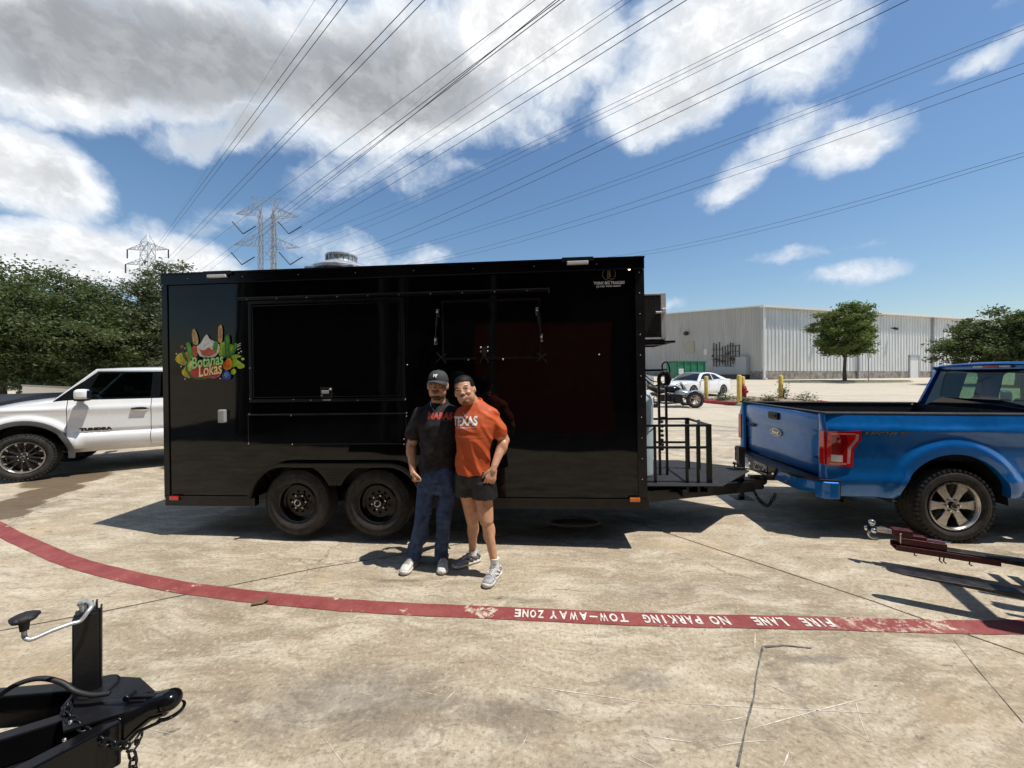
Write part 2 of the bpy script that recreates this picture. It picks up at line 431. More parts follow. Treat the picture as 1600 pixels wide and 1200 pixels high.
def tag(o, label=None, cat=None, group=None, kind=None):
    if label: o['label'] = label
    if cat: o['category'] = cat
    if group: o['group'] = group
    if kind: o['kind'] = kind
    return o
def thing(name, label, cat, loc=(0,0,0), rz=0.0, group=None, mw=None):
    o = bpy.data.objects.new(name, None); COL.objects.link(o); o.empty_display_size = .2
    o.location = loc; o.rotation_euler = (0, 0, rz)
    if mw is not None: o.matrix_world = mw
    return tag(o, label, cat, group)
def kids(o): return [c for c in bpy.data.objects if c.parent is o]
def copy_tree(o, loc=None, rz=None, label=None, parent=None, _k=None):
    if _k is None:
        _k = {}
        for c in bpy.data.objects:
            if c.parent is not None: _k.setdefault(c.parent.name, []).append(c)
    c = o.copy(); COL.objects.link(c)
    if parent is not None: c.parent = parent
    if loc is not None: c.location = loc
    if rz is not None: c.rotation_euler = (0, 0, rz)
    if label: c['label'] = label
    for ch in _k.get(o.name, []): copy_tree(ch, parent=c, _k=_k)
    return c

def eval_mesh(o):
    dg = bpy.context.evaluated_depsgraph_get()
    dg.update()
    return bpy.data.meshes.new_from_object(o.evaluated_get(dg))
def curve_mesh(polys, thick=.002, bevel=0.0):
    """flat plate with holes: polys = list of closed 2D outlines, lies in XY, thickness along Z"""
    cu = bpy.data.curves.new('c', 'CURVE'); cu.dimensions = '2D'; cu.fill_mode = 'BOTH'; cu.extrude = thick/2; cu.bevel_depth = bevel; cu.bevel_resolution = 1
    for p in polys:
        sp = cu.splines.new('POLY'); sp.points.add(len(p)-1)
        for i, q in enumerate(p): sp.points[i].co = (q[0], q[1], 0, 1)
        sp.use_cyclic_u = True
    o = bpy.data.objects.new('c', cu); COL.objects.link(o)
    me = eval_mesh(o); bpy.data.objects.remove(o); bpy.data.curves.remove(cu)
    return me
def text_mesh(s, size, thick=.001, bold=0.0, shear=0.0, spacing=1.0, align='CENTER', sx=1.0):
    cu = bpy.data.curves.new('t', 'FONT'); cu.body = s; cu.size = size; cu.extrude = thick/2; cu.offset = bold; cu.shear = shear
    cu.space_character = spacing; cu.align_x = align; cu.align_y = 'CENTER'; cu.resolution_u = 3
    o = bpy.data.objects.new('t', cu); COL.objects.link(o)
    me = eval_mesh(o); bpy.data.objects.remove(o); bpy.data.curves.remove(cu)
    if sx != 1.0: me.transform(Matrix.Diagonal((sx, 1, 1, 1)))
    return me
def frame3(o, x, y):
    """matrix whose XY plane is spanned by x and y at o"""
    x = Vector(x).normalized(); y = Vector(y); y = (y-x*y.dot(x)).normalized(); z = x.cross(y)
    m = Matrix((x, y, z)).transposed().to_4x4(); m.translation = Vector(o); return m
def fit_width(me, w, h=None):
    xs = [v.co.x for v in me.vertices]; ys = [v.co.y for v in me.vertices]
    sx = w/(max(xs)-min(xs)); sy = sx if h is None else h/(max(ys)-min(ys))
    cx = (max(xs)+min(xs))/2; cy = (max(ys)+min(ys))/2
    me.transform(Matrix.Diagonal((sx, sy, 1, 1)) @ Matrix.Translation((-cx, -cy, 0))); return me
def rrect(x0, x1, y0, y1, r, n=5):
    p = []
    for cx, cy, a0 in ((x1-r, y0+r, -90), (x1-r, y1-r, 0), (x0+r, y1-r, 90), (x0+r, y0+r, 180)):
        for k in range(n+1):
            a = R(a0+90*k/n); p.append((cx+r*math.cos(a), cy+r*math.sin(a)))
    return p
def circ(cx, cy, r, n=20, ry=None): return [(cx+r*math.cos(2*math.pi*k/n), cy+(ry or r)*math.sin(2*math.pi*k/n)) for k in range(n)]
def gz(y):
    """the lot rises gently away from the camera"""
    return 0.022*max(0.0, min(y, 110)-6.0) if y > 6 else 0.0
def G(px, py):
    """ground point seen at a photo pixel"""
    y = CAMZ*F/(py-HZ); 
    for _ in range(20): y = (CAMZ-gz(y))*F/(py-HZ)
    return Vector(((px-800)/F*y, y, gz(y)))
def P(px, py, y): return Vector(((px-800)/F*y, y, CAMZ-(py-HZ)/F*y))
# ------------------------------------------------------------------ ground
def concrete_material():
    m = bpy.data.materials.new('worn_concrete'); m.use_nodes = True
    w = NT(m.node_tree); b = w.n['Principled BSDF']
    tc = w.n.new('ShaderNodeTexCoord'); v = tc.outputs['Object']
    warp = w.vmath('ADD', v, w.vmath('SCALE', w.vmath('SUBTRACT', w.noise(v, 1.1, 3, .5, col=True), (.5,)*3), scale=.5))
    big = w.noise(warp, .55, 6, .62)
    mid = w.noise(w.scalev(warp, 1, 2.6, 1, R(18)), 1.7, 9, .72)
    fine = w.noise(v, 38, 8, .8)
    swirl = w.noise(w.scalev(warp, 1, 4.5, 1, R(-28)), 3.3, 8, .7, 1.2)
    c = w.mix(w.mapr(big, .30, .70), (.275, .222, .152), (.44, .368, .265))
    c = w.mix(w.mapr(mid, .42, .66, 0, .8), c, (.58, .51, .395))
    c = w.mix(w.mapr(swirl, .50, .66, 0, .62), c, (.215, .172, .122))
    # fine trowelled mottling
    c = w.mix(w.mapr(fine, .50, .64, 0, .75), c, (.17, .14, .10))
    c = w.mix(w.mapr(fine, .46, .36, 0, .60), c, (.68, .62, .51))
    # ochre tint in places
    c = w.mix(w.mapr(w.noise(v, .8, 4, .6), .56, .72, 0, .45), c, (.46, .33, .19))
    # oily grey stains, soft edged, at fixed places (metres)
    stains = [(-.85, 2.06, .75, .30, .85), (-.1, 2.0, .3, .1, .75), (.12, 1.95, .22, .22, .6), (.75, 2.2, .25, .10, .75), (1.0, 1.9, .5, .12, .45),
              (-.95, 3.25, .22, .03, .9), (-.35, 3.22, .3, .05, .5), (.15, 2.96, .25, .04, .8), (1.86, 2.36, .25, .05, .9), (1.55, 2.1, .06, .35, .55), (1.9, 1.62, .35, .07, .75), (2.35, 1.64, .3, .06, .55), (-.33, 1.55, .5, .22, .55),
              (.35, 1.7, .5, .12, .4), (-2.3, 3.0, .5, .1, .35), (-.1, 3.0, .18, .03, .8), (1.2, 3.1, .9, .15, .3), (-6.2, 5.1, .5, .12, .5),
              (14, 26, 5, .7, .45), (22, 24, 7, .7, .45), (8, 13, 5, .5, .3), (6.5, 11, 4, .3, .3), (18, 31, 6, .8, .4), (-14, 12, 7, 1.5, .3), (-1.9, 1.95, .5, .1, .4)]
    nz = w.math('MULTIPLY', w.math('SUBTRACT', w.noise(v, 4.5, 8, .78), .5), 3.4)
    xyz = w.sep(v); acc = None
    for (sx, sy, rx, ry, a) in stains:
        dx = w.math('MULTIPLY', w.math('SUBTRACT', xyz[0], sx), 1/rx); dy = w.math('MULTIPLY', w.math('SUBTRACT', xyz[1], sy), 1/ry)
        r = w.math('ADD', w.math('ADD', w.math('MULTIPLY', dx, dx), w.math('MULTIPLY', dy, dy)), nz)
        mk = w.mapr(r, 1.1, -.1, 0, a)
        acc = mk if acc is None else w.math('MAXIMUM', acc, mk)
    acc = w.math('MULTIPLY', acc, w.mapr(w.noise(v, 11, 7, .75), .30, .55, .35, 1.0))
    c = w.mix(w.math('MULTIPLY', acc, .68), c, (.115, .102, .086))
    # random dark spots and specks
    spots = w.mapr(w.noise(w.scalev(v, 1, 1.4, 1), 7.5, 5, .65), .64, .72, 0, .8)
    c = w.mix(spots, c, (.10, .085, .07))
    specks = w.mapr(w.voro(v, 9.0), .035, .012, 0, .8)
    c = w.mix(specks, c, (.05, .045, .04))
    # hairline cracks
    crack = w.voro(w.vmath('ADD', v, w.vmath('SCALE', w.noise(v, 2.5, 6, .7, col=True), scale=.6)), .42, 'DISTANCE_TO_EDGE')
    ck = w.math('MULTIPLY', w.mapr(crack, .006, .001, 0, .55), w.mapr(w.noise(v, .7, 2), .5, .6))
    c = w.mix(ck, c, (.09, .08, .065))
    # wet trail by the white truck
    wet = None
    for (sx, sy, rx, ry) in ((-7.35, 6.35, .55, .5), (-6.9, 5.75, .35, .35), (-6.75, 5.35, .28, .4), (-6.5, 5.0, .25, .32), (-6.25, 4.75, .22, .2), (-6.0, 7.1, .5, .22)):
        dx = w.math('MULTIPLY', w.math('SUBTRACT', xyz[0], sx), 1/rx); dy = w.math('MULTIPLY', w.math('SUBTRACT', xyz[1], sy), 1/ry)
        r = w.math('ADD', w.math('ADD', w.math('MULTIPLY', dx, dx), w.math('MULTIPLY', dy, dy)), w.math('MULTIPLY', nz, .35))
        mk = w.mapr(r, 1.15, .75)
        wet = mk if wet is None else w.math('MAXIMUM', wet, mk)
    c = w.mix(w.math('MULTIPLY', wet, .8), c, (.10, .065, .035))
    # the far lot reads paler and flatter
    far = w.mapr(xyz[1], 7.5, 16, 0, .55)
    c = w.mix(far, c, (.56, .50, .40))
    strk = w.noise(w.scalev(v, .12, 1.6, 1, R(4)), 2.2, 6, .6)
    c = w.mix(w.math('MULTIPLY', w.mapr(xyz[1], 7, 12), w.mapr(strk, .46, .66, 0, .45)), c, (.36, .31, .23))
    w.l.new(c, b.inputs['Base Color'])
    rgh = w.mapr(mid, .3, .7, .92, .72)
    rgh = w.math('SUBTRACT', rgh, w.math('MULTIPLY', wet, .45))
    w.l.new(rgh, b.inputs['Roughness'])
    b.inputs['Specular IOR Level'].default_value = .25
    bn = w.n.new('ShaderNodeBump'); bn.inputs['Distance'].default_value = 1.0; bn.inputs['Strength'].default_value = .9
    h = w.math('ADD', w.math('MULTIPLY', fine, .004), w.math('MULTIPLY', mid, .004))
    h = w.math('SUBTRACT', h, w.math('MULTIPLY', ck, .003))
    w.l.new(h, bn.inputs['Height']); w.l.new(bn.outputs[0], b.inputs['Normal'])
    return m
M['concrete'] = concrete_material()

xs = [-600, -200, -80, -40, -20, -10, -5, 0, 5, 10, 20, 40, 80, 200, 600]
ys = [-300, -60, -20, -8, -3, 0, 3, 5.6, 5.9, 6.1, 6.4, 10, 20, 40, 70, 109, 110, 200, 600]
mb = MB(); mb.grid([[(x, y, gz(y)) for x in xs] for y in ys])
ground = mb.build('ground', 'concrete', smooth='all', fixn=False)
tag(ground, kind='structure')
ground['label'] = 'worn tan concrete lot with stains, saw-cut joints and scuffs'

# joints between the slabs: thin dark sealant seams lying in the surface
M['joint'] = mat('joint_sealant', (.085, .068, .05), .9, var=.4, vscale=30)
M['tar'] = mat('grey_crack_sealant', (.135, .125, .11), .85, var=.4, vscale=25)
def strip(name, pts, wd, material, parent=None, z=.003, jitter=0.0, kind=None):
    mb = MB(); rows = []
    P_ = [Vector((p[0], p[1], 0)) for p in pts]
    # resample
    Q = []
    for a, b in zip(P_[:-1], P_[1:]):
        n = max(1, int((b-a).length/.12))
        for k in range(n): Q.append(a.lerp(b, k/n))
    Q.append(P_[-1])
    for i, p in enumerate(Q):
        a = Q[max(0, i-1)]; b = Q[min(len(Q)-1, i+1)]; t = (b-a).normalized(); nrm = Vector((-t.y, t.x, 0))
        ww = (wd(i/len(Q)) if callable(wd) else wd)
        j1 = jitter*(mnoise.noise(p*9)); j2 = jitter*(mnoise.noise(p*9+Vector((7, 7, 7))))
        rows.append([tuple(p+nrm*(ww/2+j1)+Vector((0, 0, gz(p.y)+z))), tuple(p-nrm*(ww/2+j2)+Vector((0, 0, gz(p.y)+z)))])
    mb.grid(rows)
    o = mb.build(name, material, parent, fixn=False)
    return o
def gp(l): return [tuple(G(*p))[:2] for p in l]
strip('joint', gp([(0, 986), (170, 954), (350, 917), (500, 887), (600, 871.5)])+[(.6, 4.45)], .010, 'joint', ground, jitter=.002)
strip('joint', [(1.25, 4.75)]+gp([(1015, 824), (1190, 882), (1365, 940), (1490, 984.5), (1599, 1022)])+[(3.9, 1.7)], .011, 'joint', ground, jitter=.002)
strip('joint', [(-4.4, 1.75), (-3.48, 2.61)], .010, 'joint', ground, jitter=.002)
strip('joint', gp([(1490, 1000), (1530, 1050), (1599, 1130)]), .0025, 'joint', ground, jitter=.003)
strip('crack_seal', gp([(1192, 1010), (1186, 1035), (1177, 1090), (1165, 1140), (1152, 1198)]), .010, 'tar', ground, z=.004, jitter=.010)
strip('crack_seal', gp([(1196, 1012), (1225, 1009), (1268, 1014)]), .012, 'tar', ground, z=.005, jitter=.02)
for k in range(5):
    y = 10+k*6.2
    strip('joint', [(-60, y), (70, y+2)], .03, 'joint', ground, z=.004)

# pale scuffs and scrapes dragged across the surface
M['scuff'] = mat('pale_scuff', (.62, .57, .48), .85, var=.2, vscale=40)
rg = random.Random(14); mbs = MB()
def scuff(x, y, an, L, wd, curve):
    rows = []
    for k in range(9):
        u = k/8; a_ = an+curve*u; x += math.cos(a_)*L/8; y += math.sin(a_)*L/8; ww = wd*math.sin(math.pi*min(max(u, .06), .94))*(.6+.8*rg.random())
        rows.append([(x-math.sin(a_)*ww, y+math.cos(a_)*ww, gz(y)+.0022), (x+math.sin(a_)*ww, y-math.cos(a_)*ww, gz(y)+.0022)])
    mbs.grid(rows)
for (ax_, ay_, bx_, by_) in ((1133, 1152, 1350, 1086), (780, 1066, 1000, 1096), (1000, 1096, 1350, 1115), (1120, 1128, 1165, 1122), (1165, 1052, 1235, 1087), (1285, 1118, 1365, 1160), (1100, 900, 1150, 902), (1300, 905, 1350, 890), (150, 845, 560, 852), (560, 852, 780, 858), (1180, 985, 1180, 1010), (1235, 1170, 1225, 1195), (520, 855, 690, 866), (1010, 1150, 1080, 1160)):
    a_ = G(ax_, ay_) if ax_ < 1100 or True else 0; b_ = G(bx_, by_); d_ = b_-a_
    scuff(a_.x, a_.y, math.atan2(d_.y, d_.x), d_.length, .0028, rg.uniform(-.06, .06))
for k in range(70):
    y = rg.uniform(1.05, 4.2); x = rg.uniform(-1.3, 1.3)*y; an = rg.choice((.3, -.45, .1, 1.1))+rg.uniform(-.25, .25)
    scuff(x, y, an, rg.uniform(.06, .55)**1.3, rg.uniform(.0008, .0022), rg.uniform(-.4, .4))
o = mbs.build('scuff_marks', 'scuff', fixn=False); tag(o, 'pale scuffs and scrape marks on the worn concrete', kind='stuff')
# the painted fire lane line
M['lane_paint'] = None
def lane_material():
    m = bpy.data.materials.new('faded_red_line_paint'); m.use_nodes = True
    w = NT(m.node_tree); b = w.n['Principled BSDF']; tc = w.n.new('ShaderNodeTexCoord'); v = tc.outputs['Object']
    n = w.noise(v, 4, 8, .75); f = w.noise(v, 40, 8, .8)
    c = w.mix(w.mapr(n, .35, .7), (.20, .040, .040), (.285, .082, .072))
    c = w.mix(w.mapr(f, .52, .75, 0, .5), c, (.36, .16, .12))
    chip = w.mapr(w.noise(v, 2.4, 9, .78), .59, .62)
    edge = w.mapr(w.noise(v, 26, 6, .7), .66, .70, 0, .8)
    x = w.sep(v)
    rub = w.math('MULTIPLY', w.mapr(x[0], 2.05, 2.45), w.mapr(w.noise(v, 14, 8, .75), .48, .60))
    rub = w.math('MULTIPLY', rub, w.mapr(x[0], 3.2, 2.7, 0, .85))
    c = w.mix(w.math('MAXIMUM', w.math('MAXIMUM', chip, edge), rub), c, (.52, .44, .34))
    w.l.new(c, b.inputs['Base Color']); b.inputs['Roughness'].default_value = .75; b.inputs['Specular IOR Level'].default_value = .3
    bn = w.n.new('ShaderNodeBump'); w.l.new(w.math('MULTIPLY', f, .003), bn.inputs['Height']); w.l.new(bn.outputs[0], b.inputs['Normal'])
    return m
M['lane_paint'] = lane_material()
def catmull(p, n=8):
    p = [Vector((q[0], q[1])) for q in p]; out = []
    for i in range(len(p)-1):
        a, b, c, d = p[max(0, i-1)], p[i], p[i+1], p[min(len(p)-1, i+2)]
        for k in range(n):
            t = k/n; out.append(.5*((2*b)+(c-a)*t+(2*a-5*b+4*c-d)*t*t+(3*b-a-3*c+d)*t**3))
    out.append(p[-1]); return [tuple(q) for q in out]
lane_px = [(0, 827), (60, 856), (125, 882), (250, 912), (350, 927), (450, 938), (600, 950), (800, 959), (1000, 968), (1200, 972.5), (1300, 974.5), (1450, 979), (1599, 980)]
lane_g = gp(lane_px)
lane_g = [(-9.2, 6.4), (-7.25, 5.1)] + lane_g + [(4.3, 2.72)]
lane_c = catmull(lane_g)
lane = strip('fire_lane_line', lane_c, .148, 'lane_paint', None, z=.004, jitter=.006)
tag(lane, 'curved faded red painted line with white lettering across the concrete', 'road marking', kind='structure')
M['lane_white'] = mat('worn_white_stencil', (.66, .60, .54), .8, var=.25, vscale=30, dirt=((.40, .16, .13), .75))
def lane_at(px):
    best = None
    for a, b in zip(lane_c[:-1], lane_c[1:]):
        pa = 800+a[0]/a[1]*F; pb = 800+b[0]/b[1]*F
        if pa <= px <= pb:
            t = (px-pa)/(pb-pa); return Vector(a).lerp(Vector(b), t), (Vector(b)-Vector(a)).normalized()
def lane_word(txt, pl, pr):
    # read from the far side: the first letter is at the picture right
    n = len(txt)
    for i, ch in enumerate(txt):
        if ch == ' ': continue
        x = pr-(i+.5)*(pr-pl)/n
        c, t = lane_at(x)
        wpx = (pr-pl)/n*.80*c.y/F
        if ch == 'I': wpx *= .3
        me = text_mesh(ch, .1, .0006, bold=.0035)
        fit_width(me, wpx, .092 if ch != '-' else .016)
        if ch == 'N' and False: pass
        mw = frame3((c.x, c.y, .0075), (-t.x, -t.y, 0), (t.y, -t.x, 0))
        me.transform(mw)
        link('lettering', me, 'lane_white', lane)
lane_word('FIRE', 1252, 1302); lane_word('LANE', 1176, 1229); lane_word('NO', 1108, 1140); lane_word('PARKING', 1004, 1097)
lane_word('TOW-AWAY', 857, 982); lane_word('ZONE', 803, 851)

# faint brown cardboard scrap on the line
mb = MB(); mb.cbox((0, 0, .004), (.085, .06, .006)); mb.cbox((.052, .006, .012), (.03, .055, .004), Euler((0, -.5, .1)))
c = G(404, 943); o = mb.build('cardboard_scrap', 'cardboard'); o.location = (c.x, c.y, .008); o.rotation_euler = (0, 0, .3)
tag(o, 'small torn brown cardboard scrap lying at the near edge of the red line', 'litter')

# ------------------------------------------------------------------ warehouse
WC = Vector((32.5, 50.0, 0)); wd1 = Vector((38.7, 11.0, 0)).normalized(); wd2 = Vector((-11.0, 38.7, 0)).normalized()
wz0 = gz(50); EH = 10.55
wh = thing('metal_warehouse', 'long white ribbed metal warehouse with gable end coloured in shade behind the car park', 'warehouse',
           mw=frame3(WC, wd1, wd2))   # local x along the sunlit wall, y along the gable wall, z up
L1, L2, RID = 50.0, 62.0, 13.6
def ribbed(length, z0, topf, pitch, depth, skip=None, axis='x'):
    """metal sheet wall with raised trapezoid ribs; outward is -y (axis x) or -x (axis y)"""
    mb = MB(); rows_b = []; rows_t = []
    x = 0.0
    while x < length:
        for dx, dp in ((0, 0), (pitch*.62, 0), (pitch*.72, depth), (pitch*.90, depth), (pitch, 0)):
            xx = min(length, x+dx)
            p = (xx, -dp) if axis == 'x' else (-dp, xx)
            rows_b.append((p[0], p[1], z0)); rows_t.append((p[0], p[1], topf(xx)))
        x += pitch
    mb.grid([rows_b, rows_t]); return mb
mb = ribbed(L1, wz0+1.15, lambda x: EH, .62, .09)
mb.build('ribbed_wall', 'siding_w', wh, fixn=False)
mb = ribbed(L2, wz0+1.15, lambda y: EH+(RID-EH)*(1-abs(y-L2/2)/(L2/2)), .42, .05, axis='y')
mb.build('gable_wall', 'siding_shade', wh, fixn=False)
mb = MB(); mb.box(-.02, L1, -.06, .2, wz0-1.5, wz0+1.15); mb.build('foundation', 'foundation', wh)
mb = MB(); mb.box(-.03, .2, .21, L2, wz0-1.5, wz0+1.149); mb.build('foundation', 'foundation', wh)
mb = MB(); mb.prism([(-.4, EH+.06), (L2/2, RID+.06), (L2+.3, EH+.06), (L2+.3, EH-.1), (L2/2, RID-.1), (-.4, EH-.1)], -.35, L1, 'yz'); mb.build('roof', 'trim', wh)
mb = MB(); mb.box(-.36, L1, -.60, -.02, EH-.20, EH+.10); mb.build('gutter', 'trim', wh)
mb = MB(); mb.box(.1, .32, -.30, -.09, wz0+.2, EH-.2); mb.cbox((.05, -.45, wz0+.15), (.22, .5, .22)); mb.build('downspout', 'trim', wh)
for x in (17.2, 33.2):
    mb = MB(); mb.box(x, x+.3, -.34, -.10, wz0, EH-.24); mb.build('downspout', 'greybox' , wh)
# big roll door at the far end, person door, lights, vents
mb = MB(); mb.box(36.0, 36.4, -.16, 0, wz0, 8.3); mb.box(43.6, 44.0, -.16, 0, wz0, 8.3); mb.box(36.0, 44.0, -.17, 0, 8.3, 8.8); d = mb.build('door_frame', 'trim', wh)
for k in range(12):
    z = wz0+.2+k*.6; mb = MB(); mb.box(36.4, 43.6, -.12, -.02, z, z+.55); mb.build('door_panel', 'siding_w', wh)
mb = MB(); mb.box(28.3, 30.1, -.14, 0, wz0, wz0+3.3); mb.build('door', 'siding_w', wh)
mb = MB(); mb.box(28.1, 28.3, -.17, 0, wz0, wz0+3.5); mb.box(30.1, 30.3, -.17, 0, wz0, wz0+3.5); mb.box(28.1, 30.3, -.25, 0, wz0+3.3, wz0+3.6); mb.build('door_frame', 'greybox', wh)
for x, z in ((9.6, 7.35), (24.2, 8.25)):
    mb = MB(); mb.beam((x, -.09, z+.2), (x, -.6, z+.25), .1, .1); mb.cbox((x, -.66, z+.1), (.5, .4, .32), Euler((.5, 0, 0))); mb.build('wall_light', 'black_matte', wh)
def gw(px, py):   # point on the gable wall seen at a photo pixel -> local (y, z)
    k = (px-800)/F; t = (WC.x-k*WC.y)/(k*wd2.y-wd2.x); Y = WC.y+t*wd2.y; return t, CAMZ-(py-HZ)/F*Y
def wbox(name, pl, pt, pr, pb, mt, dep=.2, parent=wh):
    y0, z1 = gw(pr, pt); y1, z0 = gw(pl, pb); mb = MB(); mb.box(-dep, 0, y0, y1, z0, z1); return mb.build(name, mt, parent)
wbox('panel', 1072, 533, 1085, 552, 'tan', .12); wbox('vent', 1061, 513, 1064, 519, 'greybox', .1); wbox('vent', 1101, 545, 1106, 555, 'pale_wall', .15)
y_, z_ = gw(1075, 521); mb = MB(); mb.ell((-.4, y_, z_), (.4, .4, .35)); mb.build('wall_light', 'insul', wh, smooth=True)
# electrical service gear on the gable wall
eg = thing('electrical_panel', 'grey electrical switchgear with many conduits on the warehouse gable wall', 'electrical panel', mw=frame3(WC, wd1, wd2))
wbox('cabinet', 1117, 573, 1155, 585, 'greybox', .5, eg); wbox('cabinet', 1155.4, 557, 1172, 585, 'greybox', .7, eg)
wbox('plinth', 1130, 586, 1172, 592, 'insul', .7, eg)
rr = random.Random(4)
mb = MB()
cols = [1116, 1120, 1125, 1130, 1134, 1138, 1142, 1146, 1150, 1156]
for i, px in enumerate(cols):
    y, z1 = gw(px, 534+rr.random()*8); _, z0 = gw(px, 573-rr.random()*4)
    mb.beam((-.12, y, z0), (-.12, y, z1), .085, .085)
for py, a, b in ((541, 1140, 1158), (547, 1113, 1130), (550, 1138, 1156), (556, 1120, 1135), (562, 1113, 1124), (558, 1128, 1150), (565, 1118, 1152)):
    y0, z0 = gw(a, py); y1, _ = gw(b, py); mb.beam((-.18, y0, z0), (-.18, y1, z0), .07, .07)
for k in range(9):
    y, z = gw(1115+k*4.6, 552+rr.random()*14); mb.cbox((-.16, y, z), (.15, .28, .36))
mb.build('conduit', 'insul', eg)
# green container
gb = thing('dumpster', 'green steel roll-off dumpster in front of the warehouse gable wall', 'dumpster', (19.0, 43.6, gz(43.6)), R(10))
mb = MB(); mb.box(-.3, 3.3, 0, 2.2, .2, 2.25); mb.build('bin_body', 'greenbin', gb, bevel=.03)
mb = MB(); mb.box(-.4, 3.4, -.08, 2.3, 2.26, 2.4); mb.build('rim', 'greenbin', gb)
for k in range(5):
    mb = MB(); mb.box(-.25+k*.85, -.13+k*.85, -.1, -.002, .2, 2.25); mb.build('rib', 'greenbin', gb)
mb = MB(); mb.box(-.2, .5, -.06, -.003, .9, 1.5); mb.build('sign_panel', 'pale_wall', gb)

# small distant buildings: the pale one with red brick piers beyond the left trees
lb = thing('storefront', 'low pale building with red brick piers seen under the oak trees', 'building', (-40, 27, gz(27)), R(12))
mb = MB(); mb.box(-6, 22, 0, 8, 0, 3.6); mb.build('wall', 'pale_wall', lb)
for k in range(5):
    mb = MB(); mb.box(-3.2+k*5.6, -2.1+k*5.6, -.35, -.003, 0, 3.7); mb.build('brick_pier', 'brown_brick', lb)
mb = MB(); mb.box(-6.4, 22.4, -.6, 8.4, 3.71, 4.0); mb.build('roof', 'trim', lb)

# the dark workshop behind the photographer; it shows only as a mirror image in the trailer side
ws = thing('workshop', 'dark open workshop front standing behind the photographer', 'building', (0, -1.9, 0), 0)
mb = MB(); mb.box(-9.0, 18, -.3, 0, 5.0, 8.2); mb.build('wall', 'workshop', ws)
mb = MB(); mb.box(-9.0, 18, -9.3, -9.0, 0, 8.2); mb.box(-9.0, -8.7, -9, -.31, 0, 8.2); mb.box(17.7, 18, -9, -.31, 0, 8.2); mb.build('wall', 'workshop', ws)
mb = MB(); mb.box(-9.0, 18, -9.3, 0, 8.21, 8.5); mb.build('roof', 'workshop', ws)
mb = MB(); mb.box(-2.3, 1.9, -2.3, -2.0, 0, 3.3); mb.build("door", "workshop_red", ws)
for x in (-8.6, -4.4, -3.9, -1.4, 6.6, 8.0, 17.3):
    mb = MB(); mb.box(x, x+.12, -.36, -.01, 0, 4.99); mb.build('post', 'reflection_post', ws)  # unseen posts, added pale so the trailer side reflects faint upright streaks

# ------------------------------------------------------------------ trees
def leaf_material(name, c1, c2, c3):
    m = bpy.data.materials.new(name); m.use_nodes = True
    w = NT(m.node_tree); b = w.n['Principled BSDF']; tc = w.n.new('ShaderNodeTexCoord'); geo = w.n.new('ShaderNodeNewGeometry')
    n = w.noise(tc.outputs['Object'], 1.1, 4, .6)
    c = w.mix(w.mapr(n, .35, .65), c1, c2)
    c = w.mix(w.math('MULTIPLY', geo.outputs['Random Per Island'], .55), c, c3)
    w.l.new(c, b.inputs['Base Color']); b.inputs['Roughness'].default_value = .55
    tr = w.n.new('ShaderNodeBsdfTranslucent'); w.l.new(w.mix(.5, c, (.12, .16, .02)), tr.inputs[0])
    mx = w.n.new('ShaderNodeMixShader'); mx.inputs[0].default_value = .34
    out = w.n['Material Output']; w.l.new(b.outputs[0], mx.inputs[1]); w.l.new(tr.outputs[0], mx.inputs[2]); w.l.new(mx.outputs[0], out.inputs[0])
    return m
M['leaf_oak'] = leaf_material('oak_leaves', (.034, .054, .014), (.072, .10, .028), (.15, .175, .07))
M['leaf_pale'] = leaf_material('pale_leaves', (.065, .085, .035), (.11, .13, .06), (.20, .21, .12))
M['leaf_elm'] = leaf_material('elm_leaves', (.07, .11, .016), (.13, .175, .03), (.22, .25, .08))
def crown_mesh(name, center, radii, n_clump, per, leaf, seed, rough=.35, flat_bottom=.0, gap=.0):
    rg = np.random.RandomState(seed)
    c = np.array(center); r = np.array(radii)
    d = rg.normal(size=(n_clump, 3)); d /= np.linalg.norm(d, axis=1)[:, None]
    rad = rg.uniform(.25, 1.06, n_clump)**.5
    # lumpy outline
    lump = 1+rough*np.sin(d[:, 0]*3.1+seed)*np.cos(d[:, 1]*2.7+seed*.7)+rough*.6*np.sin(d[:, 2]*5+d[:, 0]*4+seed)+rg.normal(scale=.07, size=n_clump)
    p = d*(rad*lump)[:, None]*r
    if flat_bottom: p[:, 2] = np.maximum(p[:, 2], -r[2]*flat_bottom+rg.uniform(0, .25, n_clump)*r[2])
    p += c
    csz = rg.uniform(.5, 1.2, n_clump)*(np.mean(r)*.125)
    P_ = np.repeat(p, per, 0)+rg.normal(size=(n_clump*per, 3))*np.repeat(csz, per)[:, None]*np.array([.9, .9, .45])
    N = len(P_)
    a = rg.normal(size=(N, 3)); a[:, 2] *= .6; a /= np.linalg.norm(a, axis=1)[:, None]
    b = rg.normal(size=(N, 3)); b -= a*np.sum(a*b, 1)[:, None]; b /= np.linalg.norm(b, axis=1)[:, None]
    s = rg.uniform(.6, 1.3, N)[:, None]*leaf
    v = np.empty((N, 4, 3)); v[:, 0] = P_-a*s*.9; v[:, 1] = P_+b*s*.42-a*s*.1; v[:, 2] = P_+a*s*.9; v[:, 3] = P_-b*s*.42+a*s*.1
    me = bpy.data.meshes.new(name)
    me.vertices.add(N*4); me.vertices.foreach_set('co', v.reshape(-1).astype(np.float32))
    me.loops.add(N*4); me.loops.foreach_set('vertex_index', np.arange(N*4, dtype=np.int32))
    me.polygons.add(N); me.polygons.foreach_set('loop_start', np.arange(0, N*4, 4, dtype=np.int32)); me.polygons.foreach_set('loop_total', np.full(N, 4, dtype=np.int32))
    me.update(calc_edges=True)
    return me, p
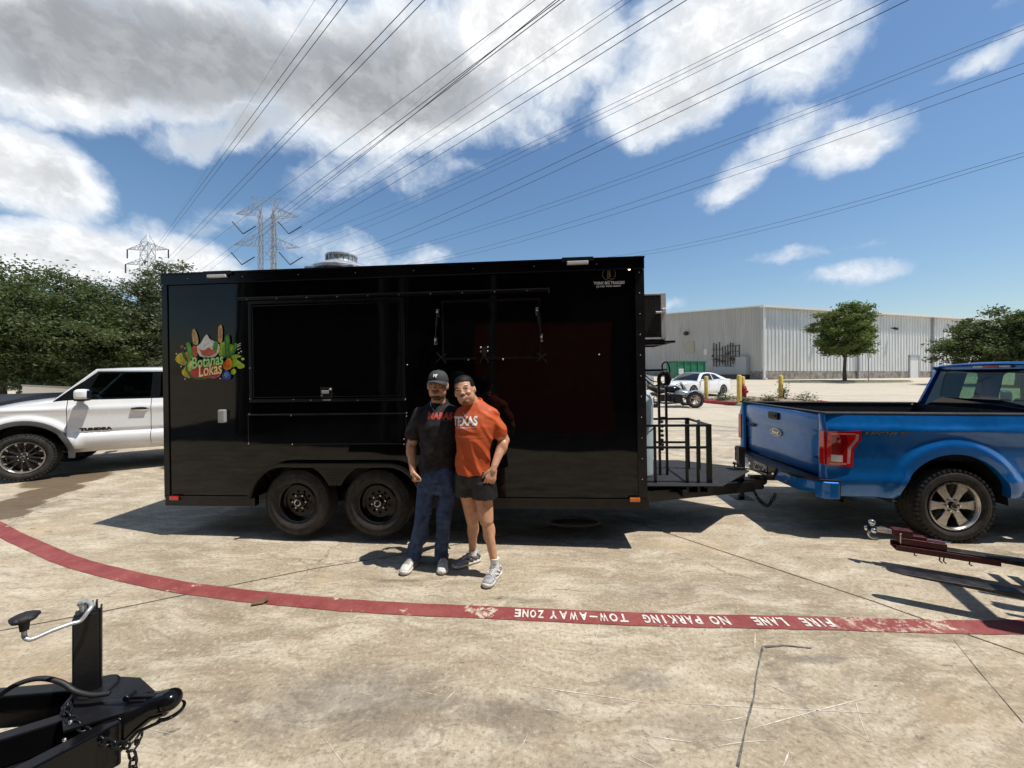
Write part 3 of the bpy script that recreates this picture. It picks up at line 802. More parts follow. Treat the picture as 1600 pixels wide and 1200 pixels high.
def tree(name, label, cat, loc, trunk_h, tr, crown_c, radii, n_clump, per, leaf, seed, leafmat, **kw):
    t = thing(name, label, cat, loc)
    rg = random.Random(seed)
    me, cl = crown_mesh('crown', crown_c, radii, n_clump, per, leaf, seed, **kw)
    link('crown', me, leafmat, t)
    mb = MB(); top = Vector(crown_c)
    path = [Vector((0, 0, -.1)), Vector((rg.uniform(-.05, .05), rg.uniform(-.05, .05), trunk_h*.5)), Vector((rg.uniform(-.1, .1), rg.uniform(-.1, .1), trunk_h)), Vector((top.x*.5, top.y*.5, top.z))]
    mb.tube(path, [tr*1.35, tr, tr*.85, tr*.35], 10)
    mb.build('trunk', 'bark', t, smooth=True)
    idx = rg.sample(range(len(cl)), min(16, len(cl)))
    for i in idx:
        e = Vector(cl[i]); s = Vector((path[2].x, path[2].y, trunk_h+rg.uniform(-.1, .5)*radii[2]*.5))
        mid = s.lerp(e, .5)+Vector((0, 0, rg.uniform(-.1, .3)))
        mb = MB(); mb.tube([s, mid, e], [tr*.42, tr*.25, tr*.08], 6); mb.build('limb', 'bark', t, smooth=True)
    return t
ty = 18.0
tree('oak_tree', 'dark green live oak above the navy utility trailer, leftmost of the oaks', 'tree', (-22.0, 16.6, gz(16)), 1.7, .12, (0, 0, 3.35), (3.6, 3.0, 2.55), 380, 150, .075, 3, 'leaf_oak', rough=.2, flat_bottom=1.02)
tree('oak_tree', 'dark live oak directly above the hood of the white pickup', 'tree', (-19.9, 17.4, gz(17)), 1.9, .11, (.5, 0, 3.15), (3.3, 2.8, 2.45), 380, 150, .075, 5, 'leaf_oak', rough=.2, flat_bottom=1.02)
tree('pale_leaved_tree', 'pale grey-green leafy tree beside the black trailer\'s rear edge', 'tree', (-17.6, 19.4, gz(19)), 1.6, .09, (.4, 0, 3.5), (2.7, 2.3, 3.0), 300, 140, .09, 8, 'leaf_pale', rough=.12)
tree('oak_tree', 'low dark oak crown in a gap between the two bigger oaks', 'tree', (-26.5, 21.5, gz(21)), 1.4, .12, (0, 0, 3.1), (3.6, 3.0, 2.5), 300, 80, .10, 12, 'leaf_oak', rough=.15)
tree('elm_tree', 'young bright green elm standing on the lawn island before the warehouse', 'tree', (37.1, 42.8, gz(43)), 2.7, .16, (-.1, 0, 5.5), (2.75, 2.8, 3.1), 230, 150, .14, 21, 'leaf_elm', rough=.22, flat_bottom=.75)
tree('oak_tree', 'broad dark oak rising behind the cab of the blue pickup', 'tree', (45.6, 34.5, gz(34)), 1.6, .25, (0, 0, 3.9), (4.7, 4.5, 2.3), 300, 160, .15, 31, 'leaf_oak', rough=.2, flat_bottom=.9)

# lawn island with the elm and a sign
li = MB(); rows = []
cx, cy = 37.5, 43.2
for k in range(40):
    a = 2*math.pi*k/40; x = cx+8.2*math.cos(a); y = cy+2.6*math.sin(a)+.12*(x-cx); rows.append((x, y))
mb = MB(); mb.prism(rows, gz(41), gz(41)+.16, 'xy'); o = mb.build('lawn_island', 'curb'); tag(o, 'kerbed lawn island under the young elm tree', 'planting island', kind='structure')
mb = MB(); mb.prism([(cx+(x-cx)*.96, cy+(y-cy)*.93) for x, y in rows], gz(41)+.161, gz(41)+.24, 'xy'); mb.build('lawn', 'lawn', o)
sg = thing('sign_post', 'small white parking sign on a thin post right of the young elm', 'sign', (38.8, 41.8, gz(42)+.15))
mb = MB(); mb.cyl((0, 0, 0), (0, 0, 3.3), .045, n=8); mb.build('post', 'greybox', sg)
mb = MB(); mb.box(-.2, .2, -.07, -.05, 2.55, 3.25); mb.build('sign_face', 'trim', sg)

# gravel island with bollards and hydrant
ip = [(9.9, 20.6), (9.6, 19.6), (9.9, 18.6), (10.6, 17.8), (11.6, 17.25), (13.0, 17.1), (14.4, 17.4), (15.3, 18.3), (15.0, 19.6), (13.6, 20.4), (11.8, 20.9)]
isl = catmull(ip+[ip[0]], 6)[:-1]; ic = (12.3, 19.0)
zt = gz(18.5)
mb = MB(); n = len(isl); inner = [(ic[0]+(x-ic[0])*.93, ic[1]+(y-ic[1])*.90) for x, y in isl]
rows = [[(x, y, gz(y)-.05) for x, y in isl], [(x, y, gz(y)+.15) for x, y in isl], [(x, y, gz(y)+.15) for x, y in inner], [(x, y, gz(y)) for x, y in inner]]
mb.grid(rows, True); isk = mb.build('kerb', 'curb_red'); tag(isk, 'red painted kerb round the gravel island', 'kerb', kind='structure')
mb = MB(); rings = []
for s, h in ((1, .10), (.75, .2), (.45, .26), (.15, .28)):
    rings.append([(ic[0]+(x-ic[0])*s, ic[1]+(y-ic[1])*s, gz(y)+h+.04*mnoise.noise(Vector((x*3, y*3, s*5)))) for x, y in inner])
mb.loft(rings); o = mb.build('gravel_bed', 'soil', smooth='all'); tag(o, 'low mound of brown gravel on the red-kerbed island', kind='stuff')
rg = random.Random(5); mb = MB()
for k in range(520):
    a = rg.random()*2*math.pi; s = rg.random()**.5*.9; i = int(a/(2*math.pi)*n) % n; x = ic[0]+(inner[i][0]-ic[0])*s; y = ic[1]+(inner[i][1]-ic[1])*s
    z = gz(y)+.12+.16*(1-s); r = rg.uniform(.03, .085)
    mb.ell((x, y, z), (r*1.3, r, r*.7), Euler((0, 0, rg.random()*3)), 6, 4)
M['stone'] = mat('tan_stones', (.40, .30, .20), .9, var=.5, vscale=3)
o = mb.build('island_stones', 'stone'); tag(o, 'loose tan stones scattered over the island bed', kind='stuff')
rg = np.random.RandomState(4)
for (x, y, s, hh, lb) in ((14.05, 18.4, .5, .28, 'low weedy plant at the island end nearest the blue pickup'), (13.35, 18.9, .28, .5, 'taller thin weed sprig on the gravel island'), (10.5, 19.0, .45, .2, 'green ground plant at the foot of the first yellow bollard'), (12.1, 18.0, .4, .22, 'weed clump in front of the red hydrant'), (11.2, 18.4, .35, .12, 'flat green weed between two yellow bollards')):
    N = 260; p = rg.normal(size=(N, 3))*np.array([s*.55, s*.4, hh*.45])+np.array([0, 0, hh*.7]); p[:, 2] = abs(p[:, 2])
    mb = MB()
    for q in p:
        a = rg.uniform(0, 6.28); l = .06; u = Vector((math.cos(a), math.sin(a), rg.uniform(-.3, .8)))*l; v = Vector((-math.sin(a), math.cos(a), rg.uniform(-.3, .5)))*l*.5
        q = Vector(q); mb.add([tuple(q-u), tuple(q+v), tuple(q+u), tuple(q-v)], [(0, 1, 2, 3)])
    for k in range(7):
        e = p[k]; mb.tube([(0, 0, -.02), (e[0]*.5, e[1]*.5, e[2]*.6), tuple(e)], .008, 4)
    o = mb.build('weed_plant', 'leaf_pale', fixn=False); o.location = (x, y, gz(y)+.16); tag(o, lb, 'plant')
def bollard(px, pyt, pyb, label):
    c = G(px, pyb+3) if False else None
    return c
bd = [(1103.5, 20.3, 588, 'yellow steel bollard standing in front of the white sedan'), (1155, 17.9, 586, 'yellow bollard nearest the camera, hiding the left side of the hydrant'),
      (1160.5, 20.1, 588.5, 'yellow bollard behind the red fire hydrant'), (1220, 18.9, 587, 'yellow bollard nearest the tailgate of the blue pickup')]
for px, y, pt, lb in bd:
    x = (px-800)/F*y; zt_ = CAMZ-(pt-HZ)/F*y; zb = gz(y)+.1
    t = thing('bollard', lb, 'bollard', (x, y, zb), group='yellow bollards around the hydrant')
    mb = MB(); mb.lathe([(.10, -.15), (.10, zt_-zb-.03), (.085, zt_-zb-.005), (.04, zt_-zb+.012), (0.001, zt_-zb+.015)], axis='z', n=20); mb.build('post', 'yellow', t, smooth=True)
    mb = MB(); mb.lathe([(.15, -.12), (.15, .02), (.10, .035)], axis='z', n=20); mb.build('footing', 'curb', t, smooth=True)
hy = 19.2; hx = (1162.5-800)/F*hy
t = thing('fire_hydrant', 'dark red fire hydrant among the yellow bollards', 'fire hydrant', (hx, hy, gz(hy)+.16))
mb = MB(); mb.lathe([(.15, -.1), (.15, .04), (.11, .06), (.11, .50), (.135, .52), (.135, .56), (.12, .58), (.10, .66), (.05, .73), (.03, .74), (.03, .79), (.001, .79)], axis='z', n=18); mb.build('barrel', 'hydrant', t, smooth=True)
for s in (-1, 1):
    mb = MB(); mb.lathe([(.001, s*.20), (.05, s*.20), (.06, s*.17), (.06, s*.10)], (0, 0, .42), 'x', 12); mb.build('outlet_cap', 'hydrant', t, smooth=True)
mb = MB(); mb.lathe([(.001, -.22), (.07, -.22), (.085, -.18), (.085, -.09)], (0, 0, .40), 'y', 14); mb.build('outlet_cap', 'hydrant', t, smooth=True)

# ------------------------------------------------------------------ transmission towers and lines
def lattice(mb, p, w0, w1, z0, z1, nseg, r):
    cs = [(-1, -1), (1, -1), (1, 1), (-1, 1)]
    for k in range(nseg):
        a = k/nseg; b = (k+1)/nseg; wa = (w0+(w1-w0)*a)/2; wb = (w0+(w1-w0)*b)/2; za = z0+(z1-z0)*a; zb = z0+(z1-z0)*b
        for i in range(4):
            c, d = cs[i], cs[(i+1) % 4]
            A = (p[0]+c[0]*wa, p[1]+c[1]*wa, za); B = (p[0]+d[0]*wa, p[1]+d[1]*wa, za)
            A2 = (p[0]+c[0]*wb, p[1]+c[1]*wb, zb); B2 = (p[0]+d[0]*wb, p[1]+d[1]*wb, zb)
            mb.beam(A, A2, r*1.5, r*1.5); mb.beam(A, B2, r, r); mb.beam(B, A2, r, r); mb.beam(A2, B2, r, r)
def cross_arm(t, x0, z, length, rise, w, r, side, material='tower'):
    mb = MB(); e = (x0+side*length, 0, z)
    for yy in (-w/2, w/2):
        mb.beam((x0, yy, z-.2), e, r, r); mb.beam((x0, yy, z+rise), e, r, r)
        n = 4
        for k in range(n):
            a = k/n; b = (k+.5)/n
            pa = (x0+side*length*a, yy*(1-a), z-.2*(1-a)); pb = (x0+side*length*b, yy*(1-b), z+rise*(1-b)); pc = (x0+side*length*(k+1)/n, yy*(1-(k+1)/n), z-.2*(1-(k+1)/n))
            mb.beam(pa, pb, r*.7, r*.7); mb.beam(pb, pc, r*.7, r*.7)
    return mb.build('cross_arm', material, t)
TY = 84.0; S_ = F/TY
def tz(py, Y): return CAMZ-(py-HZ)/F*Y
T1 = thing('transmission_tower', 'large grey lattice tower with tapered cross arms rising above the black trailer roof', 'pylon', ((417-800)/S_, TY, gz(TY)))
zo = gz(TY)
mb = MB(); lattice(mb, (-1.45, 0), .85, .7, tz(430, TY)-6, tz(348, TY), 7, .058); lattice(mb, (1.45, 0), .85, .7, tz(430, TY)-6, tz(348, TY), 7, .075)
zt = tz(348, TY); lattice(mb, (0, 0), 7.5, 3.6, 0, tz(430, TY)-6, 8, .12)
for s in (-1, 1):
    mb.beam((s*1.3, 0, zt), (s*3.4, 0, tz(320, TY)), .14, .14); mb.beam((s*1.3, 0, zt), (s*.9, 0, tz(321, TY)), .14, .14)
    mb.beam((s*3.4, 0, tz(320, TY)), (s*1.9, 0, tz(325, TY)), .1, .1); mb.beam((s*1.9, 0, tz(325, TY)), (s*1.3, 0, zt), .14, .14)
mb.beam((-3.4, 0, tz(320, TY)), (3.4, 0, tz(324, TY)), .1, .1)
zz = [tz(q, TY) for q in (349, 366, 384, 400, 418)]
for a_, b_ in zip(zz[:-1], zz[1:]):
    mb.beam((-1.1, 0, a_), (1.1, 0, b_), .07, .07); mb.beam((1.1, 0, a_), (-1.1, 0, b_), .07, .07); mb.beam((-1.1, 0, b_), (1.1, 0, b_), .07, .07)
mb.build('tower_body', 'tower', T1)
ins = []
for z, ln in ((tz(347, TY), 5.0), (tz(395, TY), 5.4)):
    for s in (-1, 1):
        cross_arm(T1, s*1.8, z-.6 if s > 0 else z, ln, 2.2, 1.4, .085, s)
        if s > 0:
            pass
        mb = MB(); x = s*(1.9+ln*.62)
        mb.tube([(x-2.6, 0, z-1.6), (x, -.3, z-4.4)], .11, 6); mb.tube([(x+2.6, 0, z-2.6), (x, -.3, z-4.4)], .11, 6)
        mb.build('insulator', 'insul', T1)
TY2 = 112.0; S2 = F/TY2
T2 = thing('transmission_tower', 'smaller pointed lattice tower above the oak trees at the edge of the trailer', 'pylon', ((231-800)/S2, TY2, gz(TY2)))
mb = MB(); lattice(mb, (0, 0), 3.6, 2.2, 0, tz(392, TY2), 10, .085); zt = tz(392, TY2)
for c in ((-1, -1), (1, -1), (1, 1), (-1, 1)): mb.beam((c[0]*1.1, c[1]*1.1, zt), (0, 0, tz(378, TY2)), .12, .12)
mb.build('tower_body', 'tower', T2)
for z, ln in ((tz(402, TY2), 5.0), (tz(425, TY2), 5.5)):
    for s in (-1, 1):
        cross_arm(T2, s*1.0, z, ln, 1.6, 1.4, .09, s)
        mb = MB(); mb.tube([(s*(1+ln), 0, z), (s*(1+ln), 0, z-2.6)], .16, 6); mb.build('insulator', 'insul', T2)

def wire(p0, p1, d0, d1, r, label, group, sag=0.0, ext=.8):
    A = P(p0[0], p0[1], d0); B = P(p1[0], p1[1], d1)
    pts = []
    for k in range(25):
        t = k/24*(1+ext); q = A.lerp(B, t); q.z -= sag*4*t*(1-t) if t <= 1 else -sag*4*(t-1)*t*.6
        pts.append(q)
    mb = MB(); mb.tube(pts, r, 5)
    o = mb.build('power_line', 'wire', smooth='all', fixn=False); tag(o, label, 'power line', group)
W_ = [  # (start px, end px, start depth, end depth, radius)
    ((243, 386), (527, 0), 112, 24, .022, 'left wire of the pair sweeping up from the smaller pylon', 0),
    ((246, 389), (543, 0), 112, 24, .022, 'right wire of the pair sweeping up from the smaller pylon', 0),
    ((262, 404), (645, 0), 112, 22, .024, 'left wire of the second pair from the smaller pylon', 0),
    ((264, 410), (664, 0), 112, 22, .024, 'right wire of the second pair from the smaller pylon', 0),
    ((270, 348), (492, 0), 112, 26, .008, 'thin faint earth wire highest above the smaller pylon', 0),
    ((268, 424), (836, 0), 112, 21, .020, 'uppermost wire of the bundle passing behind the large pylon', 0),
    ((388, 384), (868, 0), 84, 21, .024, 'upper dark wire of the bundle from the large pylon', .2),
    ((310, 425), (874, 0), 112, 21, .024, 'middle dark wire of the bundle from the large pylon', 0),
    ((320, 428), (878, 3), 112, 21, .024, 'lowest dark wire of the bundle from the large pylon', 0),
    ((462, 330), (800, 26), 84, 30, .008, 'faint earth wire grazing the top of the large pylon', 0),
    ((440, 352), (972, 0), 84, 26, .016, 'upper of two thin wires crossing the bright cloud', .5),
    ((372, 424), (986, 0), 100, 26, .016, 'lower of two thin wires crossing the bright cloud', 0),
    ((470, 352), (1050, 0), 84, 22, .024, 'upper of the dark pair rising from the pylon upper arm', .6),
    ((455, 376), (1072, 0), 84, 22, .024, 'lower of the dark pair rising from the pylon upper arm', .6),
    ((500, 362), (1283, 0), 84, 26, .018, 'upper of three close wires above the roof vent', 1.2),
    ((470, 385), (1296, 0), 84, 26, .018, 'middle of three close wires above the roof vent', 1.2),
    ((480, 392), (1308, 3), 84, 26, .018, 'lowest of three close wires above the roof vent', 1.0),
    ((540, 396), (1386, 0), 84, 23, .025, 'upper of the dark pair starting at the roof vent', 1.0),
    ((556, 400), (1418, 0), 84, 23, .025, 'lower of the dark pair starting at the roof vent', 1.0),
    ((565, 404), (1599, 38), 84, 27, .018, 'upper of the pair crossing between the two bright clouds', 1.6),
    ((575, 407), (1599, 46), 84, 27, .018, 'lower of the pair crossing between the two bright clouds', 1.6),
    ((636, 413), (1599, 98), 84, 27, .020, 'upper of the pair crossing the lower wispy cloud', 1.6),
    ((652, 414), (1599, 114), 84, 27, .020, 'lower of the pair crossing the lower wispy cloud', 1.6),
    ((900, 407), (1599, 238), 84, 34, .020, 'upper of the lowest pair leaving the trailer front corner', 1.6),
    ((912, 408), (1599, 244), 84, 34, .020, 'lower of the lowest pair leaving the trailer front corner', 1.8),
]
for w_ in W_: wire(w_[0], w_[1], w_[2], w_[3], w_[4], w_[5], 'overhead transmission wires', w_[6])
# ------------------------------------------------------------------ wheels
def tyre(parent, r, rr, wd, mt='rubber', blocks=0, name='tyre', bulge=.012, lug=1.0):
    """axle along local y, centred on 0; rr = rim radius, wd = width"""
    h = wd/2
    prof = [(rr-.012, -h*.72), (rr+.004, -h*.80), (rr+.012, -h*.86), (rr+.03, -h*.95), (rr+(r-rr)*.40, -h-bulge), (rr+(r-rr)*.50, -h-bulge*1.05), (rr+(r-rr)*.53, -h-bulge*.7), (rr+(r-rr)*.57, -h-bulge*1.0), (rr+(r-rr)*.75, -h*.985), (r-.022, -h*.90), (r-.006, -h*.80),
            (r, -h*.62), (r, -h*.40), (r-.008, -h*.37), (r-.008, -h*.31), (r, -h*.28), (r, -h*.05), (r-.008, -h*.03), (r-.008, h*.03), (r, h*.05), (r, h*.28), (r-.008, h*.31), (r-.008, h*.37), (r, h*.40), (r, h*.62),
            (r-.006, h*.80), (r-.022, h*.90), (rr+(r-rr)*.75, h*.985), (rr+(r-rr)*.40, h+bulge), (rr+.03, h*.95), (rr+.004, h*.80), (rr-.012, h*.72)]
    mb = MB(); mb.lathe(prof, axis='y', n=64); t = mb.build(name, mt, parent, smooth='all')
    if blocks:
        mb = MB()
        for k in range(blocks):
            a = 2*math.pi*k/blocks
            for s in (-1, 1):
                a2 = a+(math.pi/blocks if s > 0 else 0)
                rot = Euler((0, -a2, 0)).to_matrix()
                mb.cbox(rot@Vector((r-.010, s*h*.82, 0)), (.026, h*.36, 2*math.pi*r/blocks*.62), rot)
                mb.cbox(rot@Vector((r-.030, s*(h*.955), 0)), (.038, .008, 2*math.pi*r/blocks*.40), rot)
        mb.build('tread_blocks', 'tread', t)['kind'] = 'stuff'
    else:
        mb = MB(); N = 90
        for k in range(N):
            a = 2*math.pi*k/N; rot = Euler((0, -a, 0)).to_matrix()
            for s in (-1, 1): mb.cbox(rot@Vector((r-.012, s*h*.80, 0)), (.014, h*.26, 2*math.pi*r/N*.55), rot)
        mb.build('tread_blocks', 'tread', t)['kind'] = 'stuff'
    return t
def place_plate(name, polys, thick, material, parent, m, bevel=0.0, smooth=False):
    me = curve_mesh(polys, thick, bevel); me.transform(m); return link(name, me, material, parent, smooth=smooth)
FRONTM = frame3((0, 0, 0), (1, 0, 0), (0, 0, 1))      # plate XY -> local XZ, facing -y
def steel_wheel(loc, parent, rot, r=.353, rr=.195, wd=.205, hub=True):
    """modular steel trailer wheel; outer face towards -y"""
    w = bpy.data.objects.new('wheel', None); COL.objects.link(w); w.parent = parent; w.location = loc; w.rotation_euler = (0, rot, 0)
    tyre(w, r, rr, wd)
    h = wd/2
    mb = MB(); mb.lathe([(rr+.006, -h*.80), (rr+.008, -h*.90), (rr-.004, -h*.93), (rr-.012, -h*.84), (rr-.016, -h*.45), (rr-.034, -h*.38), (rr-.038, -h*.1), (rr-.040, h*.8)], axis='y', n=56)
    mb.build('rim', 'black_gloss', w, smooth=40)
    rd = rr-.036
    m = frame3((0, -h*.28, 0), (1, 0, 0), (0, 0, 1))
    place_plate('wheel_disc', [circ(0, 0, rd, 48), ]+[circ(rd*.68*math.cos(2*math.pi*k/10+.2), rd*.68*math.sin(2*math.pi*k/10+.2), .0155, 14) for k in range(10)], .006, 'black_gloss', w, m, .002)
    mb = MB(); mb.lathe([(rd*.50, -h*.28-.004), (rd*.46, -h*.28-.016), (.045, -h*.28-.018), (.043, -h*.28-.004)], axis='y', n=36); mb.build('wheel_centre', 'black_gloss', w, smooth=30)
    mb = MB(); mb.lathe([(.040, -h*.28), (.040, -h*.28-.055), (.036, -h*.28-.062), (.030, -h*.28-.064), (.024, -h*.28-.060), (.022, -h*.28-.045)], axis='y', n=28); hc = mb.build('hub', 'steel', w, smooth=30)
    mb = MB(); mb.lathe([(.0225, -h*.28-.046), (.001, -h*.28-.048)], axis='y', n=20); mb.build('hub_plug', 'black_matte', hc)
    for k in range(6):
        a = 2*math.pi*k/6+.3; c = (.073*math.cos(a), -h*.28-.018, .073*math.sin(a))
        mb = MB(); mb.cyl((c[0], c[1]+.004, c[2]), (c[0], c[1]-.016, c[2]), .0115, .009, 6); mb.build('lug_nut', 'steel', w)
    return w

# ------------------------------------------------------------------ the food trailer
TO = Vector((-3.747, 4.164, .325)); TX = Vector((5.079, -.357, .080)); TL = TX.length
TX = TX.normalized(); TY_ = Vector((.0703, 1.0, 0)); TY_ = (TY_-TX*TY_.dot(TX)).normalized(); TZ = TX.cross(TY_)
TM = Matrix((TX, TY_, TZ)).transposed().to_4x4(); TM.translation = TO
TMI = TM.inverted()
def tp(px, py, y=0.0):
    """trailer local (x, z) on the plane local-y = y, for what the photo shows at a pixel"""
    o = TMI @ Vector((0, 0, CAMZ)); d = TMI.to_3x3() @ Vector(((px-800)/F, 1, (HZ-py)/F))
    t = (y-o.y)/d.y; q = o+d*t; return q.x, q.z
tr = thing('food_trailer', 'long glossy black enclosed food trailer hitched to the blue pickup', 'trailer', mw=TM)
H, WD = 2.50, 2.13
FR = .10    # the painted skin starts above the frame rail
# skin with an opening cut above the two wheels (arch)
wx1 = tp(468, 790)[0]; wx2 = tp(592, 790)[0]; wz = -.325+.353+.02
wc1 = wx1; wc2 = wx2
def skin_outline():
    p = [(0, FR)]
    return p
ax0, _ = tp(401, 780); ax1 = wx2+(wx1-ax0)
az = tp(540, 727)[1]
arch = []
ra = .33
for k in range(11):
    a = R(180-9*k); arch.append((ax0+ra*1.05+ra*1.05*math.cos(a), az-.40+.40*math.sin(a)))
for k in range(11):
    a = R(90-9*k); arch.append((ax1-ra*1.05+ra*1.05*math.cos(a), az-.40+.40*math.sin(a)))
arch = [(ax0, FR)]+[q for q in arch if q[1] > FR]+[(ax1, FR)]
outline = [(0, FR)]+arch+[(TL, FR), (TL, H-.11), (0, H-.11)]
place_plate('side_wall', [outline], .016, 'black_panel', tr, frame3((0, .010, 0), (1, 0, 0), (0, 0, 1)))
mb = MB(); mb.box(0.002, TL-.002, .02, .06, az+.02, H-.12); mb.box(0.02, TL-.02, WD-.03, WD, FR, H-.11)
mb.box(0, .03, .021, WD, FR, H-.11); mb.box(TL-.03, TL, .021, WD, FR, H-.11); mb.box(0.03, TL-.03, .3, WD-.03, FR, FR+.05); mb.build('body_shell', 'black_gloss', tr)
mb = MB(); mb.box(.03, TL-.03, .32, .36, FR+.05, az+.03); mb.box(.03, TL-.03, .02, .34, az+.03, az+.06); mb.build('wheel_box', 'black_matte', tr)
# roof, slightly crowned, and the roof trim rail with rivets
mb = MB(); rows = []
for k in range(9):
    y = -.012+(WD+.024)*k/8; rows.append([(-.012, y, H-.02+.05*math.sin(math.pi*k/8)), (TL+.012, y, H-.02+.05*math.sin(math.pi*k/8))])
mb.grid(rows); mb.build('roof', 'black_metal', tr, smooth='all')
mb = MB(); mb.box(-.014, TL+.014, -.016, .0, H-.112, H); mb.box(-.016, TL+.016, -.028, -.0165, H-.010, H+.008); mb.box(-.014, TL+.014, -.022, -.0165, H-.118, H-.108)
mb.box(-.014, 0, 0.001, WD, H-.112, H); mb.box(TL, TL+.014, 0.001, WD, H-.112, H); mb.build('roof_trim', 'black_gloss', tr, bevel=.002)
def rivets(pts, name='rivet', mt='steel', r=.006, y=-.0):
    mb = MB()
    for x, z in pts: mb.ell((x, y, z), (r, r*.6, r), None, 8, 5)
    o = mb.build(name, mt, tr, smooth='all', fixn=False); o['kind'] = 'stuff'; return o
rivets([(x, H-.055) for x in np.arange(.3, TL, .62)], y=-.017, r=.005)
# corner posts
mb = MB(); mb.box(TL-.075, TL+.012, -.009, -.001, FR, H-.12); mb.box(TL+.0, TL+.012, -.0005, .08, FR, H-.12); mb.build('corner_trim', 'black_metal', tr)
mb = MB(); mb.box(-.012, .05, -.009, -.001, FR, H-.12); mb.box(-.012, 0, -.0005, .08, FR, H-.12); mb.build('corner_trim', 'black_gloss', tr)
rivets([(TL-.035, z) for z in np.arange(.3, H-.15, .205)], y=-.010, r=.006)
# frame rails
mb = MB(); mb.box(0, ax0-.012, -.012, .05, 0, FR-.004); mb.box(0, ax0-.012, -.020, -.0125, FR-.012, FR+.006)
mb.box(ax1+.012, TL+.02, -.012, .05, 0, FR-.004); mb.box(ax1+.012, TL+.02, -.020, -.0125, FR-.012, FR+.006); mb.box(0, TL, WD-.06, WD, 0, FR)
mb.box(0.001, .06, .051, WD-.061, 0, FR-.005)
for x in np.arange(.6, TL, .6): mb.box(x, x+.05, .25, WD-.061, 0.01, FR-.006)
mb.box(ax0-.3, ax1+.3, .26, .34, -.02, FR-.01)
mb.build('frame_rail', 'black_metal', tr)
# fender: rolled arch lip plus diamond plate gusset between the wheels
mb = MB(); rows = []
for i, (x, z) in enumerate(arch):
    a = arch[max(0, i-1)]; b = arch[min(len(arch)-1, i+1)]; t = Vector((b[0]-a[0], b[1]-a[1])).normalized(); nx, nz = -t.y, t.x
    rows.append([(x+nx*.0, .28, z+nz*.0), (x, -.085, z), (x+nx*.014, -.095, z+nz*.014), (x+nx*.036, -.094, z+nz*.036), (x+nx*.040, -.075, z+nz*.040), (x+nx*.020, -.070, z+nz*.020), (x+nx*.016, .0, z+nz*.016)])
mb.grid(rows); mb.build('fender', 'black_gloss', tr, smooth=50)
gus = [(wx1+.02, az-.004), (wx2-.02, az-.004)]
gp_ = []
for k in range(9):
    a = R(95-8.5*k); gp_.append((wx1+.41*math.cos(a), wz+.43*math.sin(a)))
gp2 = []
for k in range(9):
    a = R(85+8.5*k); gp2.append((wx2+.41*math.cos(a), wz+.43*math.sin(a)))
low = [p for p in gp_ if p[0] < (wx1+wx2)/2-.02]; low2 = [p for p in gp2 if p[0] > (wx1+wx2)/2+.02]
poly = [(wx1-.04, az-.006)]+low+low2[::-1]+[(wx2+.04, az-.006)]
fm = frame3((0, -.072, 0), (1, 0, 0), (0, 0, 1))
fg = place_plate('fender_plate', [poly], .004, 'black_gloss', tr, fm)
mb = MB()
x = wx1-.1; i = 0
zs_ = np.arange(az-.30, az-.01, .030)
for jz, z in enumerate(zs_):
    for jx, x in enumerate(np.arange(wx1, wx2, .030)):
        d1 = math.hypot(x-wx1, z-wz); d2 = math.hypot(x-wx2, z-wz)
        if d1 > .445 and d2 > .445 and z > wz+.18:
            s = 1 if (jx+jz) % 2 else -1
            mb.ell((x, -.0755, z), (.011, .0025, .0035), Euler((0, s*.8, 0)), 8, 4)
o = mb.build('diamond_tread', 'black_gloss', fg, smooth='all', fixn=False); o['kind'] = 'stuff'
for wx, rot in ((wx1, .3), (wx2, 1.1)): steel_wheel((wx, .055, wz), tr, rot)
for wx in (wx1, wx2):
    mb = MB(); mb.lathe([(.2, -.1), (.34, -.11), (.353, -.07), (.353, .07), (.34, .11), (.2, .1)], (wx, WD-.06, wz), 'y', 32); mb.build('tyre', 'rubber', tr, smooth=40)
    mb = MB(); mb.cyl((wx, .15, wz), (wx, WD-.15, wz), .04, n=10); mb.build('axle', 'black_metal', tr)
mb = MB(); mb.cyl(((wx1+wx2)/2, .2, wz-.01), ((wx1+wx2)/2, .27, wz-.01), .05, n=14); mb.beam((wx1, .24, wz+.05), (wx2, .24, wz+.05), .05, .02); mb.build('equalizer', 'black_metal', tr)
# concession window 1: raised frame and hatch panel
def tframe(name, l, t, r_, b, wdt, dep, mt, y=0.0, parent=tr):
    x0, z1 = tp(l, t); x1, z0 = tp(r_, b)
    mb = MB(); mb.box(x0, x1, y-dep, y-.001, z1-wdt, z1); mb.box(x0, x1, y-dep, y-.001, z0, z0+wdt)
    mb.box(x0, x0+wdt, y-dep, y-.001, z0+wdt+.0005, z1-wdt-.0005); mb.box(x1-wdt, x1, y-dep, y-.001, z0+wdt+.0005, z1-wdt-.0005)
    return mb.build(name, mt, parent, bevel=.0015), (x0, x1, z0, z1)
h1, (x0, x1, z0, z1) = tframe('hatch_frame', 389, 471, 634, 626, .032, .016, 'hatch')
me = curve_mesh([rrect(x0+.036, x1-.036, z0+.036, z1-.036, .01)], .010); me.transform(frame3((0, -.008, 0), (1, 0, 0), (0, 0, 1)))
hp = link('hatch_door', me, 'black_panel', tr)
mb = MB(); 
for a, b, c, d in ((x0+.045, x1-.045, z1-.060, z1-.048), (x0+.045, x1-.045, z0+.048, z0+.056)): mb.box(a, b, -.019, -.0135, c, d)
for a in (x0+.045, x1-.053): mb.box(a, a+.008, -.019, -.0135, z0+.057, z1-.061)
mb.build('hatch_trim', 'hatch', hp)
lx, lz = tp(512, 613)
mb = MB(); mb.box(lx-.065, lx+.065, -.026, -.0165, lz-.055, lz+.055); lt = mb.build('latch', 'black_metal', tr, bevel=.006)
